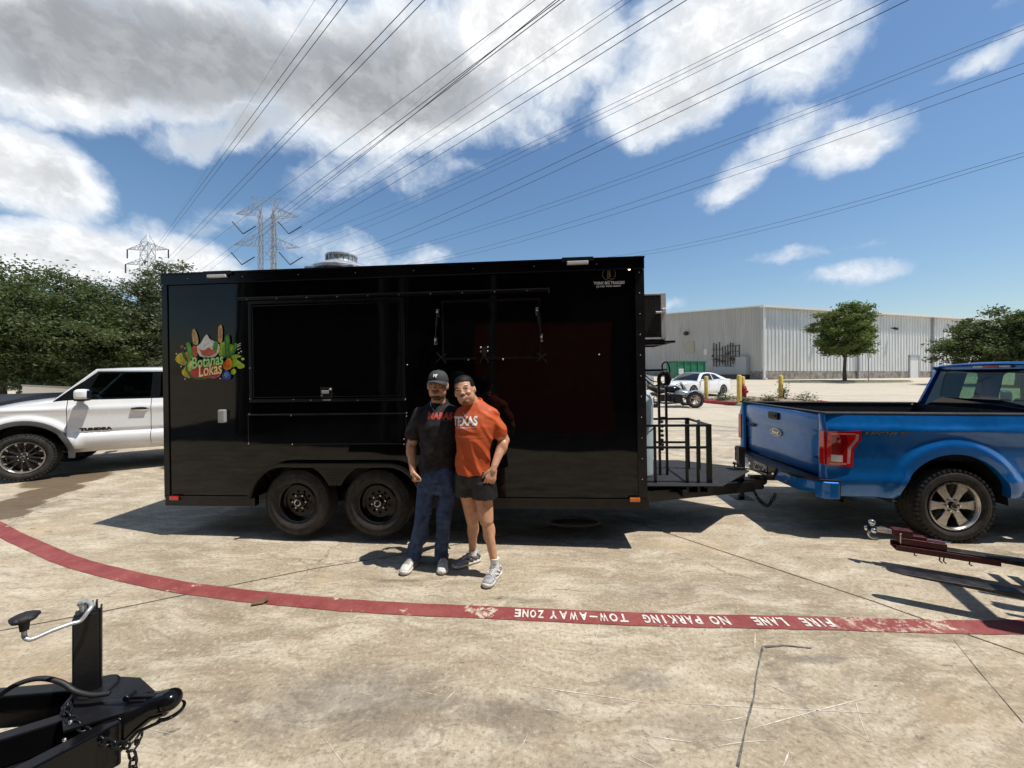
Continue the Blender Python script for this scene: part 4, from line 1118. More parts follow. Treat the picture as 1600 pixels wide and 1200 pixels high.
mb = MB(); mb.box(lx-.045, lx+.030, -.040, -.0265, lz-.012, lz+.022); mb.ell((lx+.045, -.030, lz+.03), (.014, .010, .014)); mb.ell((lx-.045, -.030, lz-.03), (.010, .008, .010)); mb.build('latch_handle', 'greybox', lt, bevel=.003)
mb = MB(); mb.box(lx-.045, lx+.045, -.024, -.002, lz-.085, lz-.072); mb.build('latch_strip', 'greybox', tr)
# awning hinge rail
xa, za = tp(375, 467); xb, zb = tp(858, 455)
zc = (za+zb)/2
mb = MB(); mb.box(xa, xb, -.028, -.001, zc-.014, zc+.010); mb.cyl((xa, -.026, zc+.012), (xb, -.026, zc+.012), .0075, n=8); mb.build('hinge_rail', 'hatch', tr)
mb = MB(); mb.box(xa, xb, -.0345, -.029, zc+.014, zc+.0185); mb.box(xb-.012, xb+.004, -.032, -.001, zc-.03, zc+.02); mb.build('drip_edge', 'alloy_dark', tr)
rivets([(x, zc-.004) for x in np.arange(xa+.1, xb, .33)], y=-.030, r=.006)
# second hatch with gas struts and draw latches
h2, (x0, x1, z0, z1) = tframe('hatch_frame', 690, 470, 846, 560, .022, .012, 'hatch')
me = curve_mesh([rrect(x0+.026, x1-.026, z0+.026, z1-.026, .01)], .006); me.transform(frame3((0, -.006, 0), (1, 0, 0), (0, 0, 1)))
link('hatch_door', me, 'black_panel', tr)
def strut(pa, pb):
    xa, za = tp(*pa); xb, zb = tp(*pb)
    mb = MB(); mb.tube([(xa, -.045, za), (xa+(xb-xa)*.5, -.045, za+(zb-za)*.5)], .010, 8); mb.tube([(xa+(xb-xa)*.5, -.045, za+(zb-za)*.5), (xb, -.045, zb)], .005, 8); s = mb.build('gas_strut', 'black_metal', tr, smooth=True)
    for x, z in ((xa, za), (xb, zb)):
        mb = MB(); mb.box(x-.012, x+.014, -.04, -.002, z-.045, z+.03); mb.ell((x, -.05, z), (.012, .012, .012), None, 10, 6); mb.build('strut_bracket', 'steel', s, bevel=.003)
strut((685, 489), (682, 532)); strut((839, 486), (846, 527))
def xlatch(px, py, big=True):
    x, z = tp(px, py)
    mb = MB(); mb.box(x-.018, x+.018, -.03, -.013, z-.045, z+.05)
    mb.beam((x, -.03, z-.03), (x-.045, -.03, z-.11), .009, .009, (0, 1, 0)); mb.beam((x, -.03, z-.03), (x+.045, -.03, z-.11), .009, .009, (0, 1, 0))
    l = mb.build('draw_latch', 'alloy_dark', tr)
    mb = MB()
    for dx in (-.035, .035):
        for dz in (.005, .045): mb.ell((x+dx, -.018, z+dz), (.009, .006, .009), None, 8, 5)
    mb.build('latch_bolt', 'steel', l, smooth='all')
xlatch(757, 550)
for px, py in ((690, 558), (846, 557)):
    x, z = tp(px, py); mb = MB(); mb.beam((x-.05, -.03, z-.05), (x+.05, -.03, z+.03), .010, .008, (0, 1, 0)); mb.beam((x-.045, -.022, z+.045), (x+.05, -.022, z-.06), .010, .008, (0, 1, 0)); mb.build('draw_latch', 'alloy_dark', tr)
# fold-down shelf
h3, (x0, x1, z0, z1) = tframe('shelf_frame', 388, 648, 636, 694, .010, .010, 'hatch')
me = curve_mesh([[(x0+.012, z0+.012), (x1-.012, z0+.012), (x1-.012, z1-.012), (x0+.012, z1-.012)]], .006); me.transform(frame3((0, -.006, 0), (1, 0, 0), (0, 0, 1))); link('folding_shelf', me, 'black_panel', tr)
mb = MB(); mb.box(x0, x1, -.016, -.0105, z1+.001, z1+.008)
mb.build('shelf_edge', 'alloy_dark', tr)
# bolts scattered along seams
rivets([tp(px, py) for px, py in ((392, 623), (460, 624), (487, 625), (560, 625), (634, 624), (637, 570), (392, 575), (391, 647), (456, 649), (636, 645), (636, 650), (390, 693), (458, 694), (632, 694), (632, 686), (752, 690), (936, 554), (732, 562), (786, 562))], y=-.014, r=.0075)
# outlet box
x, z = tp(350, 650)
mb = MB(); mb.box(x-.038, x+.038, -.042, -.001, z-.07, z+.07); ob = mb.build('outlet_box', 'greybox', tr, bevel=.01)
mb = MB(); mb.box(x-.03, x+.03, -.047, -.0425, z-.055, z+.055); mb.build('outlet_lid', 'greybox', ob, bevel=.002)
# porch lights, markers
for px, py in ((342, 432), (903, 411)):
    x, z = tp(px, py, -.02)
    mb = MB(); mb.box(x-.16, x+.15, -.045, -.017, z+.015, z+.055); l = mb.build('porch_light', 'black_metal', tr, bevel=.004)
    mb = MB(); mb.box(x-.11, x+.10, -.055, -.018, z-.018, z+.0145); mb.build('lens', 'white_lens', l, bevel=.006)
for px, py, mt in ((275.5, 443, 'red_lit'), (983, 421, 'amber_lit')):
    x, z = tp(px, py); mb = MB(); mb.ell((x, -.008, z), (.013, .009, .009) if mt != 'red_lit' else (.010, .008, .010), None, 12, 8); mb.build('clearance_lamp', mt, tr, smooth='all')
for px, py, mt in ((276, 777, 'red_lens'), (991, 779.5, 'amber_lens')):
    x, z = tp(px, py); mb = MB(); mb.box(x-.055, x+.055, -.024, -.0165, z-.026, z+.026); l = mb.build('side_marker', 'black_metal', tr, bevel=.003)
    mb = MB(); mb.box(x-.05, x+.05, -.036, -.0245, z-.021, z+.021); mb.build('lens', mt, l, bevel=.006)
# roof exhaust fan: local coordinates over the roof
vx = TMI @ P(534, 417, 5.25); vx = Vector((vx.x, vx.y, H+.30)); mb = MB(); mb.box(vx.x-.33, vx.x+.33, vx.y-.33, vx.y+.33, H-.01, H+.299); mb.build('fan_curb', 'galv', tr, bevel=.01)
mb = MB(); mb.lathe([(.38, -.02), (.38, .02), (.37, .03), (.31, .06), (.25, .09), (.195, .115), (.192, .125)], vx, 'z', 40); ef = mb.build('exhaust_fan', 'galv', tr, smooth=30)
mb = MB(); mb.lathe([(.192, .126), (.192, .185), (.205, .195), (.205, .21), (.18, .21), (.17, .14)], vx, 'z', 40); mb.build('fan_collar', 'galv', ef, smooth=30)
mb = MB()
for k in range(20):
    a = 2*math.pi*k/20; mb.beam((vx.x+.197*math.cos(a), vx.y+.197*math.sin(a), vx.z+.128), (vx.x+.197*math.cos(a), vx.y+.197*math.sin(a), vx.z+.185), .012, .004)
mb.build('collar_rib', 'galv', ef)
# printed logos -------------------------------------------------
def decal(me, x, z, parent, mt, y=-.0010, name='lettering', rot=0.0):
    me.transform(frame3((x, y, z), (math.cos(rot), 0, math.sin(rot)), (-math.sin(rot), 0, math.cos(rot)))); return link(name, me, mt, parent)
def pl(name, color, **k):
    M[name] = mat(name, color, .35, var=.06, **k); return name
bx, bz = tp(951.5, 428.5)
M['gold'] = mat('dull_gold_print', (.20, .15, .055), .4)
ring = curve_mesh([circ(0, 0, .066, 40), circ(0, 0, .060, 40)], .0008); em = decal(ring, bx, bz, tr, pl('ring_print', (.16, .155, .14)), name='maker_emblem', y=-.0016)
decal(fit_width(text_mesh('B', .1, .0008, bold=.003), .036, .062), bx, bz, em, 'gold', y=-.0018)
for dz in (-.043, .043):
    mb = MB(); mb.box(bx-.022, bx+.022, -.0025, -.0012, bz+dz-.003, bz+dz+.003); mb.build('bar_print', 'gold', em)
mb = MB(); mb.box(bx-.016, bx-.011, -.0032, -.0026, bz-.047, bz+.047); mb.build('bar_print', 'gold', em)
decal(fit_width(text_mesh('THINK BIG TRAILERS', .05, .0008, bold=.0016), .305, .030), bx, tp(951, 442)[1], tr, 'print_white', y=-.0016)
decal(fit_width(text_mesh('(210) 953-3827', .05, .0008, bold=.0016), .245, .022), bx-.005, tp(951, 447.5)[1], tr, 'print_white', y=-.0016)

# the colourful brand graphic: splashes, vegetables, fruit and the name (the mascot itself is left out)
lc = tp(328, 552)
px2m = (tp(380, 552)[0]-tp(276, 552)[0])/104.0
LOGO = bpy.data.objects.new('brand_graphic', None); COL.objects.link(LOGO); LOGO.parent = tr; LOGO.location = (lc[0], 0, lc[1])
tag(LOGO, 'bright fruit and vegetable graphic reading Botanas Lokas')
def lq(x, y): return ((x-776)/11.43*px2m, -(y-594)/11.43*px2m)    # coordinates as read off the enlarged crop
LN = [0]
def shape(name, pts, color, smoothit=True, holes=()):
    LN[0] += 1
    p = [lq(*q) for q in pts]
    if smoothit: p = catmull(p+[p[0]], 5)[:-1]
    me = curve_mesh([p], .0004); me.transform(frame3((0, -.0012-LN[0]*.00035, 0), (1, 0, 0), (0, 0, 1)))
    key = 'ink_%d_%d_%d' % tuple(int(c*255) for c in color)
    if key not in M: M[key] = mat(key.replace('ink', 'print_ink'), color, .35, var=.22, vscale=26)
    return link(name, me, key, LOGO)
YE, LI, GR, DG, RD, OR, WH, CO, PK = (.55, .45, .01), (.30, .50, .01), (.06, .26, .015), (.02, .11, .012), (.55, .03, .02), (.70, .20, .01), (.62, .62, .58), (.55, .36, .15), (.62, .12, .2)
shape('splash', [(150, 690), (190, 610), (270, 575), (350, 590), (420, 700), (360, 760), (310, 790), (200, 745)], YE)
shape('splash', [(270, 880), (320, 830), (380, 760), (470, 850), (420, 1000), (330, 985), (275, 930)], YE)
shape('splash', [(1130, 660), (1240, 620), (1340, 660), (1250, 690), (1330, 760), (1390, 810), (1370, 850), (1290, 860), (1240, 820), (1150, 830)], LI)
shape('splash', [(930, 450), (1050, 400), (1140, 440), (1200, 470), (1250, 430), (1240, 560), (1140, 650), (950, 640)], LI)
shape('splash', [(1330, 690), (1370, 680), (1390, 705), (1350, 725)], (.45, .55, .15)); shape('splash', [(1150, 900), (1200, 860), (1240, 910), (1200, 960), (1150, 940)], LI)
shape('dot', [(250, 470), (285, 445), (320, 475), (285, 500)], RD)
for x, y in ((178, 590), (262, 808), (328, 1020), (1338, 575), (1295, 598), (335, 500), (960, 1020)): shape('dot', circ(x, y, 13, 8), WH, False)
shape('watermelon', [(345, 860), (380, 720), (470, 700), (900, 760), (1020, 900), (900, 1000), (640, 1030), (440, 1000)], DG)
shape('watermelon', [(385, 860), (420, 740), (500, 730), (880, 790), (980, 900), (860, 970), (640, 1000), (480, 975)], RD)
shape('lime_slice', [(375, 800), (400, 720), (470, 705), (500, 790), (440, 880), (390, 880)], LI)
shape('lime_slice', [(390, 790), (410, 740), (460, 725), (480, 780), (430, 850)], (.5, .62, .2))
shape('melon_wedge', [(330, 590), (390, 560), (430, 700), (380, 710)], OR); shape('cucumber', [(285, 560), (320, 560), (400, 700), (370, 720), (310, 660)], DG)
shape('carrot', [(470, 480), (540, 470), (570, 620), (500, 640)], (.60, .07, .01))
shape('cucumber', [(360, 430), (400, 400), (445, 440), (490, 640), (460, 690), (410, 670)], GR); shape('stripe', [(385, 440), (400, 430), (460, 640), (440, 650)], (.14, .38, .03))
shape('corn_cob', [(470, 260), (490, 190), (520, 185), (560, 260), (585, 370), (570, 440), (500, 430), (480, 350)], CO)
shape('stripe', [(500, 250), (510, 215), (530, 300), (545, 400), (520, 410)], (.40, .24, .09))
shape('corn_cob', [(950, 160), (985, 120), (1015, 170), (1020, 290), (1000, 420), (945, 400), (940, 300)], (.55, .34, .10))
shape('stripe', [(965, 180), (985, 150), (1000, 300), (975, 380)], (.42, .22, .05))
shape('splash', [(560, 470), (630, 420), (690, 330), (740, 280), (790, 350), (860, 390), (920, 420), (960, 470), (950, 570), (860, 660), (640, 650), (570, 570)], WH)
shape('splash', [(600, 520), (690, 540), (760, 500), (850, 540), (920, 500), (900, 590), (780, 640), (660, 620)], (.48, .10, .03))
shape('leaf', [(860, 420), (930, 400), (930, 500), (850, 560)], GR)
shape('cactus', [(1055, 340), (1100, 290), (1150, 330), (1140, 560), (1120, 690), (1070, 680)], DG); shape('cactus', [(1075, 350), (1105, 310), (1130, 350), (1115, 560), (1090, 620)], GR)
shape('cactus', [(1200, 460), (1240, 440), (1255, 560), (1200, 630), (1130, 650), (1130, 600), (1190, 560)], DG); shape('stripe', [(1210, 480), (1235, 465), (1225, 560), (1160, 610)], GR)
for y in (440, 470, 520): shape('ray', [(1275, y+20), (1340, y-5), (1342, y+5), (1280, y+32)], (.5, .6, .45), False)
shape('orange_slice', [(1020, 780), (1130, 680), (1180, 740), (1170, 850), (1090, 880), (1030, 850)], OR); shape('orange_slice', [(1050, 790), (1125, 715), (1155, 760), (1140, 830), (1070, 850)], (.62, .12, .005))
shape('blueberry', [(1000, 970), (1060, 880), (1120, 900), (1165, 970), (1140, 1030), (1040, 1030)], (.02, .06, .30)); shape('stripe', [(1040, 960), (1080, 920), (1120, 960), (1080, 1000)], (.2, .3, .6)); shape('stripe', [(1070, 950), (1085, 940), (1095, 965), (1080, 975)], (.01, .02, .12))
shape('splash', [(690, 1020), (760, 985), (850, 980), (980, 935), (960, 990), (860, 1020), (780, 1000)], PK)
shape('swash', [(590, 960), (640, 930), (760, 950), (880, 910), (1010, 880), (1000, 900), (880, 945), (760, 975), (640, 955), (600, 985)], (.78, .45, .08))
def logo_word(txt, x0, x1, yc, h, rot, c_out, c_in):
    LN[0] += 1
    for bold, col, k in ((.008, c_out, 0), (.0018, c_in, 1)):
        me = text_mesh(txt, .12, .0003, bold=bold, shear=.25, spacing=1.0)
        a, b = lq(x0, yc), lq(x1, yc); fit_width(me, (b[0]-a[0])+bold, h/11.43*px2m+bold)
        m = frame3(((a[0]+b[0])/2, -.0155-LN[0]*.0004-k*.0004, a[1]), (math.cos(rot), 0, math.sin(rot)), (-math.sin(rot), 0, math.cos(rot))); me.transform(m)
        key = 'ink_%d_%d_%d' % tuple(int(c*255) for c in col)
        if key not in M: M[key] = mat(key.replace('ink', 'print_ink'), col, .35, var=.1)
        link('lettering', me, key, LOGO)
logo_word('Botanas', 490, 1060, 725, 190, .13, (.006, .04, .008), (.38, .68, .20))
logo_word('Lokas', 610, 1030, 865, 200, .13, (.20, .02, .005), (.90, .66, .30))

# ------------------------------------------------------------------ tongue, platform, cage, rack, jack, coupler
def tl(px, py, y): return TMI @ P(px, py, y)     # world depth y
CX = Vector((3.16, 4.86, .36))                  # coupler point in world
cl = TMI @ CX
mb = MB()
zf = .02
mb.beam((TL-.5, .15, .03), (cl.x-.12, cl.y-.03, cl.z+.0-.02), .06, .125)
mb.beam((TL-.5, WD-.15, .03), (cl.x-.12, cl.y+.03, cl.z-.02), .06, .125)
mb.beam((TL, -.0, .048), (TL, WD, .048), .06, .095)
mb.beam((TL+.52, .40, .03), (TL+.52, WD-.40, .03), .05, .08)
mb.build('tongue', 'black_metal', tr, bevel=.004)
mb = MB(); mb.prism([(TL+.02, .42), (TL+.92, .42), (cl.x-.20, cl.y-.10), (cl.x-.20, cl.y+.10), (TL+.90, WD-.45), (TL+.02, WD-.45)], .105, .113, 'xy'); mb.build('tongue_plate', 'bedliner', tr)
mb = MB(); mb.prism([(cl.x-.26, cl.y-.09), (cl.x-.02, cl.y-.05), (cl.x+.03, cl.y), (cl.x-.02, cl.y+.05), (cl.x-.26, cl.y+.09)], cl.z-.06, cl.z+.07, 'xy'); mb.ell((cl.x+.01, cl.y, cl.z+.035), (.052, .052, .05)); mb.box(cl.x-.14, cl.x-.02, cl.y-.015, cl.y+.015, cl.z+.065, cl.z+.11); mb.build('coupler', 'black_metal', tr, bevel=.006)
jx = TMI @ P(1157, 697, 4.86)
jk = bpy.data.objects.new('jack', None); COL.objects.link(jk); jk.parent = tr
jt = jx.z; jb = (TMI @ P(1157, 778, 4.86)).z
mb = MB(); mb.box(jx.x-.036, jx.x+.036, jx.y-.036, jx.y+.036, .02, jt-.03); mb.box(jx.x-.044, jx.x+.044, jx.y-.044, jx.y+.044, jt-.035, jt); mb.build('jack_post', 'black_metal', jk, bevel=.004)
mb = MB(); mb.box(jx.x-.026, jx.x+.026, jx.y-.026, jx.y+.026, jb+.01, .02); mb.build('jack_leg', 'black_metal', jk)
mb = MB(); mb.prism([(jx.x-.11, jx.y-.10), (jx.x+.11, jx.y-.10), (jx.x+.11, jx.y+.10), (jx.x-.11, jx.y+.10)], jb, jb+.010, 'xy'); mb.build('jack_foot', 'black_metal', jk)
mb = MB(); mb.tube([(jx.x-.03, jx.y-.03, jt-.22), (jx.x-.09, jx.y-.05, jt-.21)], .012, 8); mb.ell((jx.x-.10, jx.y-.05, jt-.205), (.024, .018, .018)); mb.build('jack_crank', 'black_metal', jk)
# breakaway cable and wiring
mb = MB(); pts = [Vector((jx.x-.02, jx.y-.05, .16)), Vector((jx.x-.09, jx.y-.06, .20)), Vector((jx.x-.10, jx.y-.06, .15)), Vector((jx.x+.02, jx.y-.07, .14)), Vector((cl.x, cl.y-.04, cl.z+.16)), Vector((cl.x+.16, cl.y-.02, cl.z+.12)), Vector((cl.x+.35, cl.y, cl.z+.18))]
def smooth_path(p, n=6):
    out = []; p = [Vector(q) for q in p]
    for i in range(len(p)-1):
        a, b, c, d = p[max(0, i-1)], p[i], p[i+1], p[min(len(p)-1, i+2)]
        for k in range(n):
            t = k/n; out.append(.5*((2*b)+(c-a)*t+(2*a-5*b+4*c-d)*t*t+(3*b-a-3*c+d)*t**3))
    out.append(p[-1]); return out
mb.tube(smooth_path(pts), .009, 6); mb.build('cable', 'black_matte', tr, smooth=True)
# safety chains: hanging between tongue and hitch
CH = {}
def chain(name, path, parent, link_l=.042, link_w=.028, r=.0045, mt='black_metal'):
    key = (link_l, link_w, r)
    if key not in CH:
        mb = MB(); pts = []
        for k in range(14):
            a = 2*math.pi*k/14; s = max(-1, min(1, 1.35*math.cos(a))); pts.append((link_l/2*s if abs(math.cos(a)) > .3 else link_l/2*math.cos(a)*1.3, link_w/2*math.sin(a), 0))
        mb.tube(pts, r, 6, closed=True); CH[key] = mb.mesh('chain_link'); CH[key].shade_smooth(); CH[key].materials.append(M[mt])
    # walk along the path at equal steps
    P_ = smooth_path(path, 12); L = [0]
    for a, b in zip(P_[:-1], P_[1:]): L.append(L[-1]+(b-a).length)
    step = link_l*.80; n = int(L[-1]/step); c = bpy.data.objects.new(name, None); COL.objects.link(c); c.parent = parent
    for i in range(n):
        s = (i+.5)*step; j = max(k for k in range(len(L)) if L[k] <= s); j = min(j, len(P_)-2); t = (s-L[j])/(L[j+1]-L[j]); p = P_[j].lerp(P_[j+1], t); d = (P_[j+1]-P_[j]).normalized()
        up = Vector((0, 0, 1)) if abs(d.z) < .9 else Vector((1, 0, 0)); sd = d.cross(up).normalized(); u = sd.cross(d)
        m = Matrix((d, sd if i % 2 else u, d.cross(sd if i % 2 else u))).transposed().to_4x4(); m.translation = p
        o = bpy.data.objects.new('chain_link', CH[key]); COL.objects.link(o); o.parent = c; o.matrix_local = m
    return c
a = TMI @ P(1178, 766, 4.82); b = TMI @ P(1213, 770, 4.86)
chain('safety_chain', [a, TMI @ P(1184, 780, 4.80), TMI @ P(1198, 791, 4.82), TMI @ P(1206, 780, 4.84), b], tr)
chain('safety_chain', [a+Vector((.02, .06, 0)), TMI @ P(1188, 782, 4.92), TMI @ P(1200, 789, 4.92), TMI @ P(1210, 778, 4.9), b+Vector((.02, .06, 0))], tr)
# cage
cgp = bpy.data.objects.new('tongue_cage', None); COL.objects.link(cgp); cgp.parent = tr
c0 = TMI @ P(1113.5, 769, 4.28); c1 = TMI @ P(1072, 745, 4.90); ct = (TMI @ P(1113, 663, 4.28)).z
X0, X1, Y0, Y1, Z0, Z1 = TL+.03, c0.x, c0.y, c0.y+.66, c0.z, ct
bw = .026
mb = MB()
for z in (Z0, Z1):
    mb.box(X0, X1, Y0, Y0+bw, z-bw, z); mb.box(X0, X1, Y1-bw, Y1, z-bw, z); mb.box(X1-bw, X1, Y0+bw, Y1-bw, z-bw+.001, z-.001)
mb.box(X0, X1, Y0-.001, Y0+bw+.001, Z0+.485, Z0+.51)
mb.box(X0, X1, Y1-bw, Y1, Z0+.43, Z0+.455)
mb.build('cage_rail', 'black_metal', cgp)
def cpost(x, y, z0=Z0, z1=Z1-bw-.001): mb = MB(); mb.box(x-bw/2, x+bw/2, y, y+bw, z0+.001, z1); mb.build('cage_post', 'black_metal', cgp)
for px in (1026, 1075, 1092, 1107): cpost((TMI @ P(px, 720, 4.28)).x, Y0+.0005)
cpost(X1-bw/2, Y0+.0002); cpost(X1-bw/2, Y1-bw-.0002)
for px in (1073, 1092): cpost((TMI @ P(px, 700, 4.92)).x, Y1-bw-.0004)
# platform floor of expanded mesh bars
for k in range(15):
    x = X0+.03+k*(X1-X0-.06)/14; mb = MB(); mb.box(x-.006, x+.006, Y0+.03, Y1-.03, Z0-.022, Z0-.006); mb.build('platform_slat', 'black_gloss', cgp)
mb = MB(); mb.box(X0, X1, Y0+.03, Y1-.03, Z0-.034, Z0-.026); mb.build('platform_plate', 'black_metal', cgp)
# upright rack with a coil of cable
rk = bpy.data.objects.new('rack', None); COL.objects.link(rk); rk.parent = tr
ry = Y0+.33
rz = (TMI @ P(1040, 576.5, 4.6)).z; rx = (TMI @ P(1042.5, 600, 4.6)).x; rx2 = (TMI @ P(1032, 640, 4.6)).x
mb = MB(); mb.box(X0-.02, rx+.013, ry, ry+.026, rz-.026, rz); mb.box(rx-.013, rx+.013, ry+.001, ry+.025, Z0, rz-.027); mb.box(rx2-.013, rx2+.013, ry+.001, ry+.025, Z0, rz-.12); mb.box(rx2, rx-.014, ry+.002, ry+.024, Z0+.78, Z0+.806)
mb.build('rack_frame', 'black_metal', rk)
mb = MB(); c = TMI @ P(1035, 592, 4.55)
for k in range(9):
    a0 = k*.7; rr_ = .045+.012*(k % 3); pts = [(c.x+rr_*math.cos(t)*.9+.01*math.sin(k), c.y-.02-.006*k, c.z+rr_*1.35*math.sin(t)-.01*(k % 2)) for t in [a0+2*math.pi*j/12 for j in range(12)]]
    mb.tube(pts, .008, 5, closed=True)
mb.tube(smooth_path([(c.x+.02, c.y, c.z+.05), (c.x+.0, c.y, c.z+.16), (c.x+.05, c.y, c.z+.20), (c.x+.085, c.y, c.z+.12), (c.x+.08, c.y, c.z)]), .009, 6)
mb.tube(smooth_path([(c.x-.02, c.y, c.z-.05), (c.x-.1, c.y, c.z-.08), (c.x-.2, c.y, c.z-.0), (c.x-.25, c.y, c.z+.02)]), .009, 6)
mb.tube(smooth_path([(c.x-.01, c.y, c.z-.04), (c.x-.12, c.y, c.z-.02), (c.x-.2, c.y, c.z+.05), (c.x-.25, c.y, c.z+.12)]), .007, 6)
mb.build('cable_coil', 'black_matte', rk, smooth=True)
mb = MB()
for k in range(7): mb.ell((rx2+.02+.004*(k % 2), ry-.02, Z0+.42+k*.055), (.022, .018, .020), None, 8, 6)
mb.tube(smooth_path([(X0, Y0+.1, Z0+.70), (X0+.15, Y0+.12, Z0+.64), (X0+.28, Y0+.15, Z0+.72)]), .008, 6)
mb.build('hose_fitting', 'black_matte', rk, smooth=True)
# tall white gas cylinder standing on the platform
tb = P(1018, 720, 4.72); tb = Vector((1.535, 4.72, .455))
tk = thing('gas_cylinder', 'tall pale white gas cylinder standing in the black tongue cage', 'gas cylinder', tb)
mb = MB(); mb.lathe([(.16, .0), (.165, .03), (.165, .04), (.187, .06), (.19, .10), (.19, .90), (.186, .98), (.165, 1.04), (.12, 1.09), (.06, 1.11), (.001, 1.115)], axis='z', n=32); mb.build('cylinder_body', 'tank', tk, smooth=45)
mb = MB(); mb.lathe([(.11, 1.08), (.115, 1.20), (.105, 1.205), (.10, 1.09)], axis='z', n=24); mb.build('collar', 'tank', tk, smooth=30)
mb = MB(); mb.cyl((0, 0, 1.1), (0, 0, 1.18), .018, n=10); mb.cyl((0, -.02, 1.16), (0, -.07, 1.16), .014, n=8); mb.build('valve', 'steel', tk)
# air conditioner on its bracket
a0 = TMI @ P(1040, 458, 4.35); a1 = TMI @ P(1032, 530, 4.35)
ac = bpy.data.objects.new('air_conditioner', None); COL.objects.link(ac); ac.parent = tr
ax_0, ax_1, ay0, ay1, az0, az1 = TL+.05, a0.x, a0.y, a0.y+.62, a1.z, a0.z
mb = MB(); mb.box(ax_0, ax_1, ay0+.02, ay1, az0, az1); mb.build('casing', 'ac_white', ac, bevel=.012)
mb = MB(); mb.box(ax_1-.055, ax_1+.004, ay0, ay0+.0195, az0+.0, az1+.004); mb.box(ax_0, ax_1-.056, ay0, ay0+.0195, az1-.018, az1+.002); mb.box(ax_0, ax_1-.056, ay0, ay0+.0195, az0, az0+.018); mb.build('casing_edge', 'ac_white', ac, bevel=.004)
mb = MB(); mb.box(ax_0, ax_1-.056, ay0+.014, ay0+.0195, az0+.0185, az1-.0185); mb.build('coil_panel', 'insul', ac)
mb = MB()
zz = az0+.03; j = 0
while zz < az1-.02:
    mb.box(ax_0, ax_1-.058, ay0+.004, ay0+.008, zz, zz+.004); zz += .0165
xx = ax_0+.01
while xx < ax_1-.06:
    mb.box(xx, xx+.004, ay0+.0085, ay0+.012, az0+.02, az1-.02); xx += .018
o = mb.build('guard_grille', 'ac_grille', ac); o['kind'] = 'stuff'
mb = MB(); mb.box(ax_1-.12, ax_1-.03, ay0-.02, ay0+.003, (az0+az1)/2+.03, (az0+az1)/2+.055); mb.box(ax_1-.05, ax_1+.0, ay0-.02, ay0-.001, (az0+az1)/2+.035, (az0+az1)/2+.09); mb.build('handle', 'ac_white', ac, bevel=.01)
b = TMI @ P(1051, 535, 4.35)
mb = MB(); mb.box(TL+.012, b.x, ay0-.08, ay0-.05, b.z-.01, b.z+.015); mb.box(TL+.012, b.x, ay1, ay1+.03, b.z-.01, b.z+.015); mb.box(b.x-.03, b.x, ay0-.049, ay1-.001, b.z-.01, b.z+.014); mb.box(ax_0-.02, ax_0+.01, ay0-.049, ay1-.001, b.z-.01, b.z+.014)
mb.beam((TL+.014, ay0-.04, b.z-.02), (b.x-.1, ay0-.04, b.z-.015), .02, .02); mb.beam((TL+.02, ay0-.04, b.z+.16), (TL+.14, ay0-.04, b.z+.01), .02, .02)
mb.box(ax_0, ax_1, ay0+.05, ay0+.1, b.z+.0155, az0-.001); mb.box(ax_0, ax_1, ay1-.1, ay1-.05, b.z+.0155, az0-.001)
mb.build('bracket', 'black_metal', ac)
# white ring lying on the ground under the trailer
mb = MB(); pts = [G(897, 817)+Vector((.30*math.cos(2*math.pi*k/40), .13*math.sin(2*math.pi*k/40), .014)) for k in range(40)]
mb.tube(pts, .013, 8, closed=True); o = mb.build('hose_ring', 'rope_white', smooth='all'); tag(o, 'pale thin hose loop lying on the ground under the trailer', 'hose')
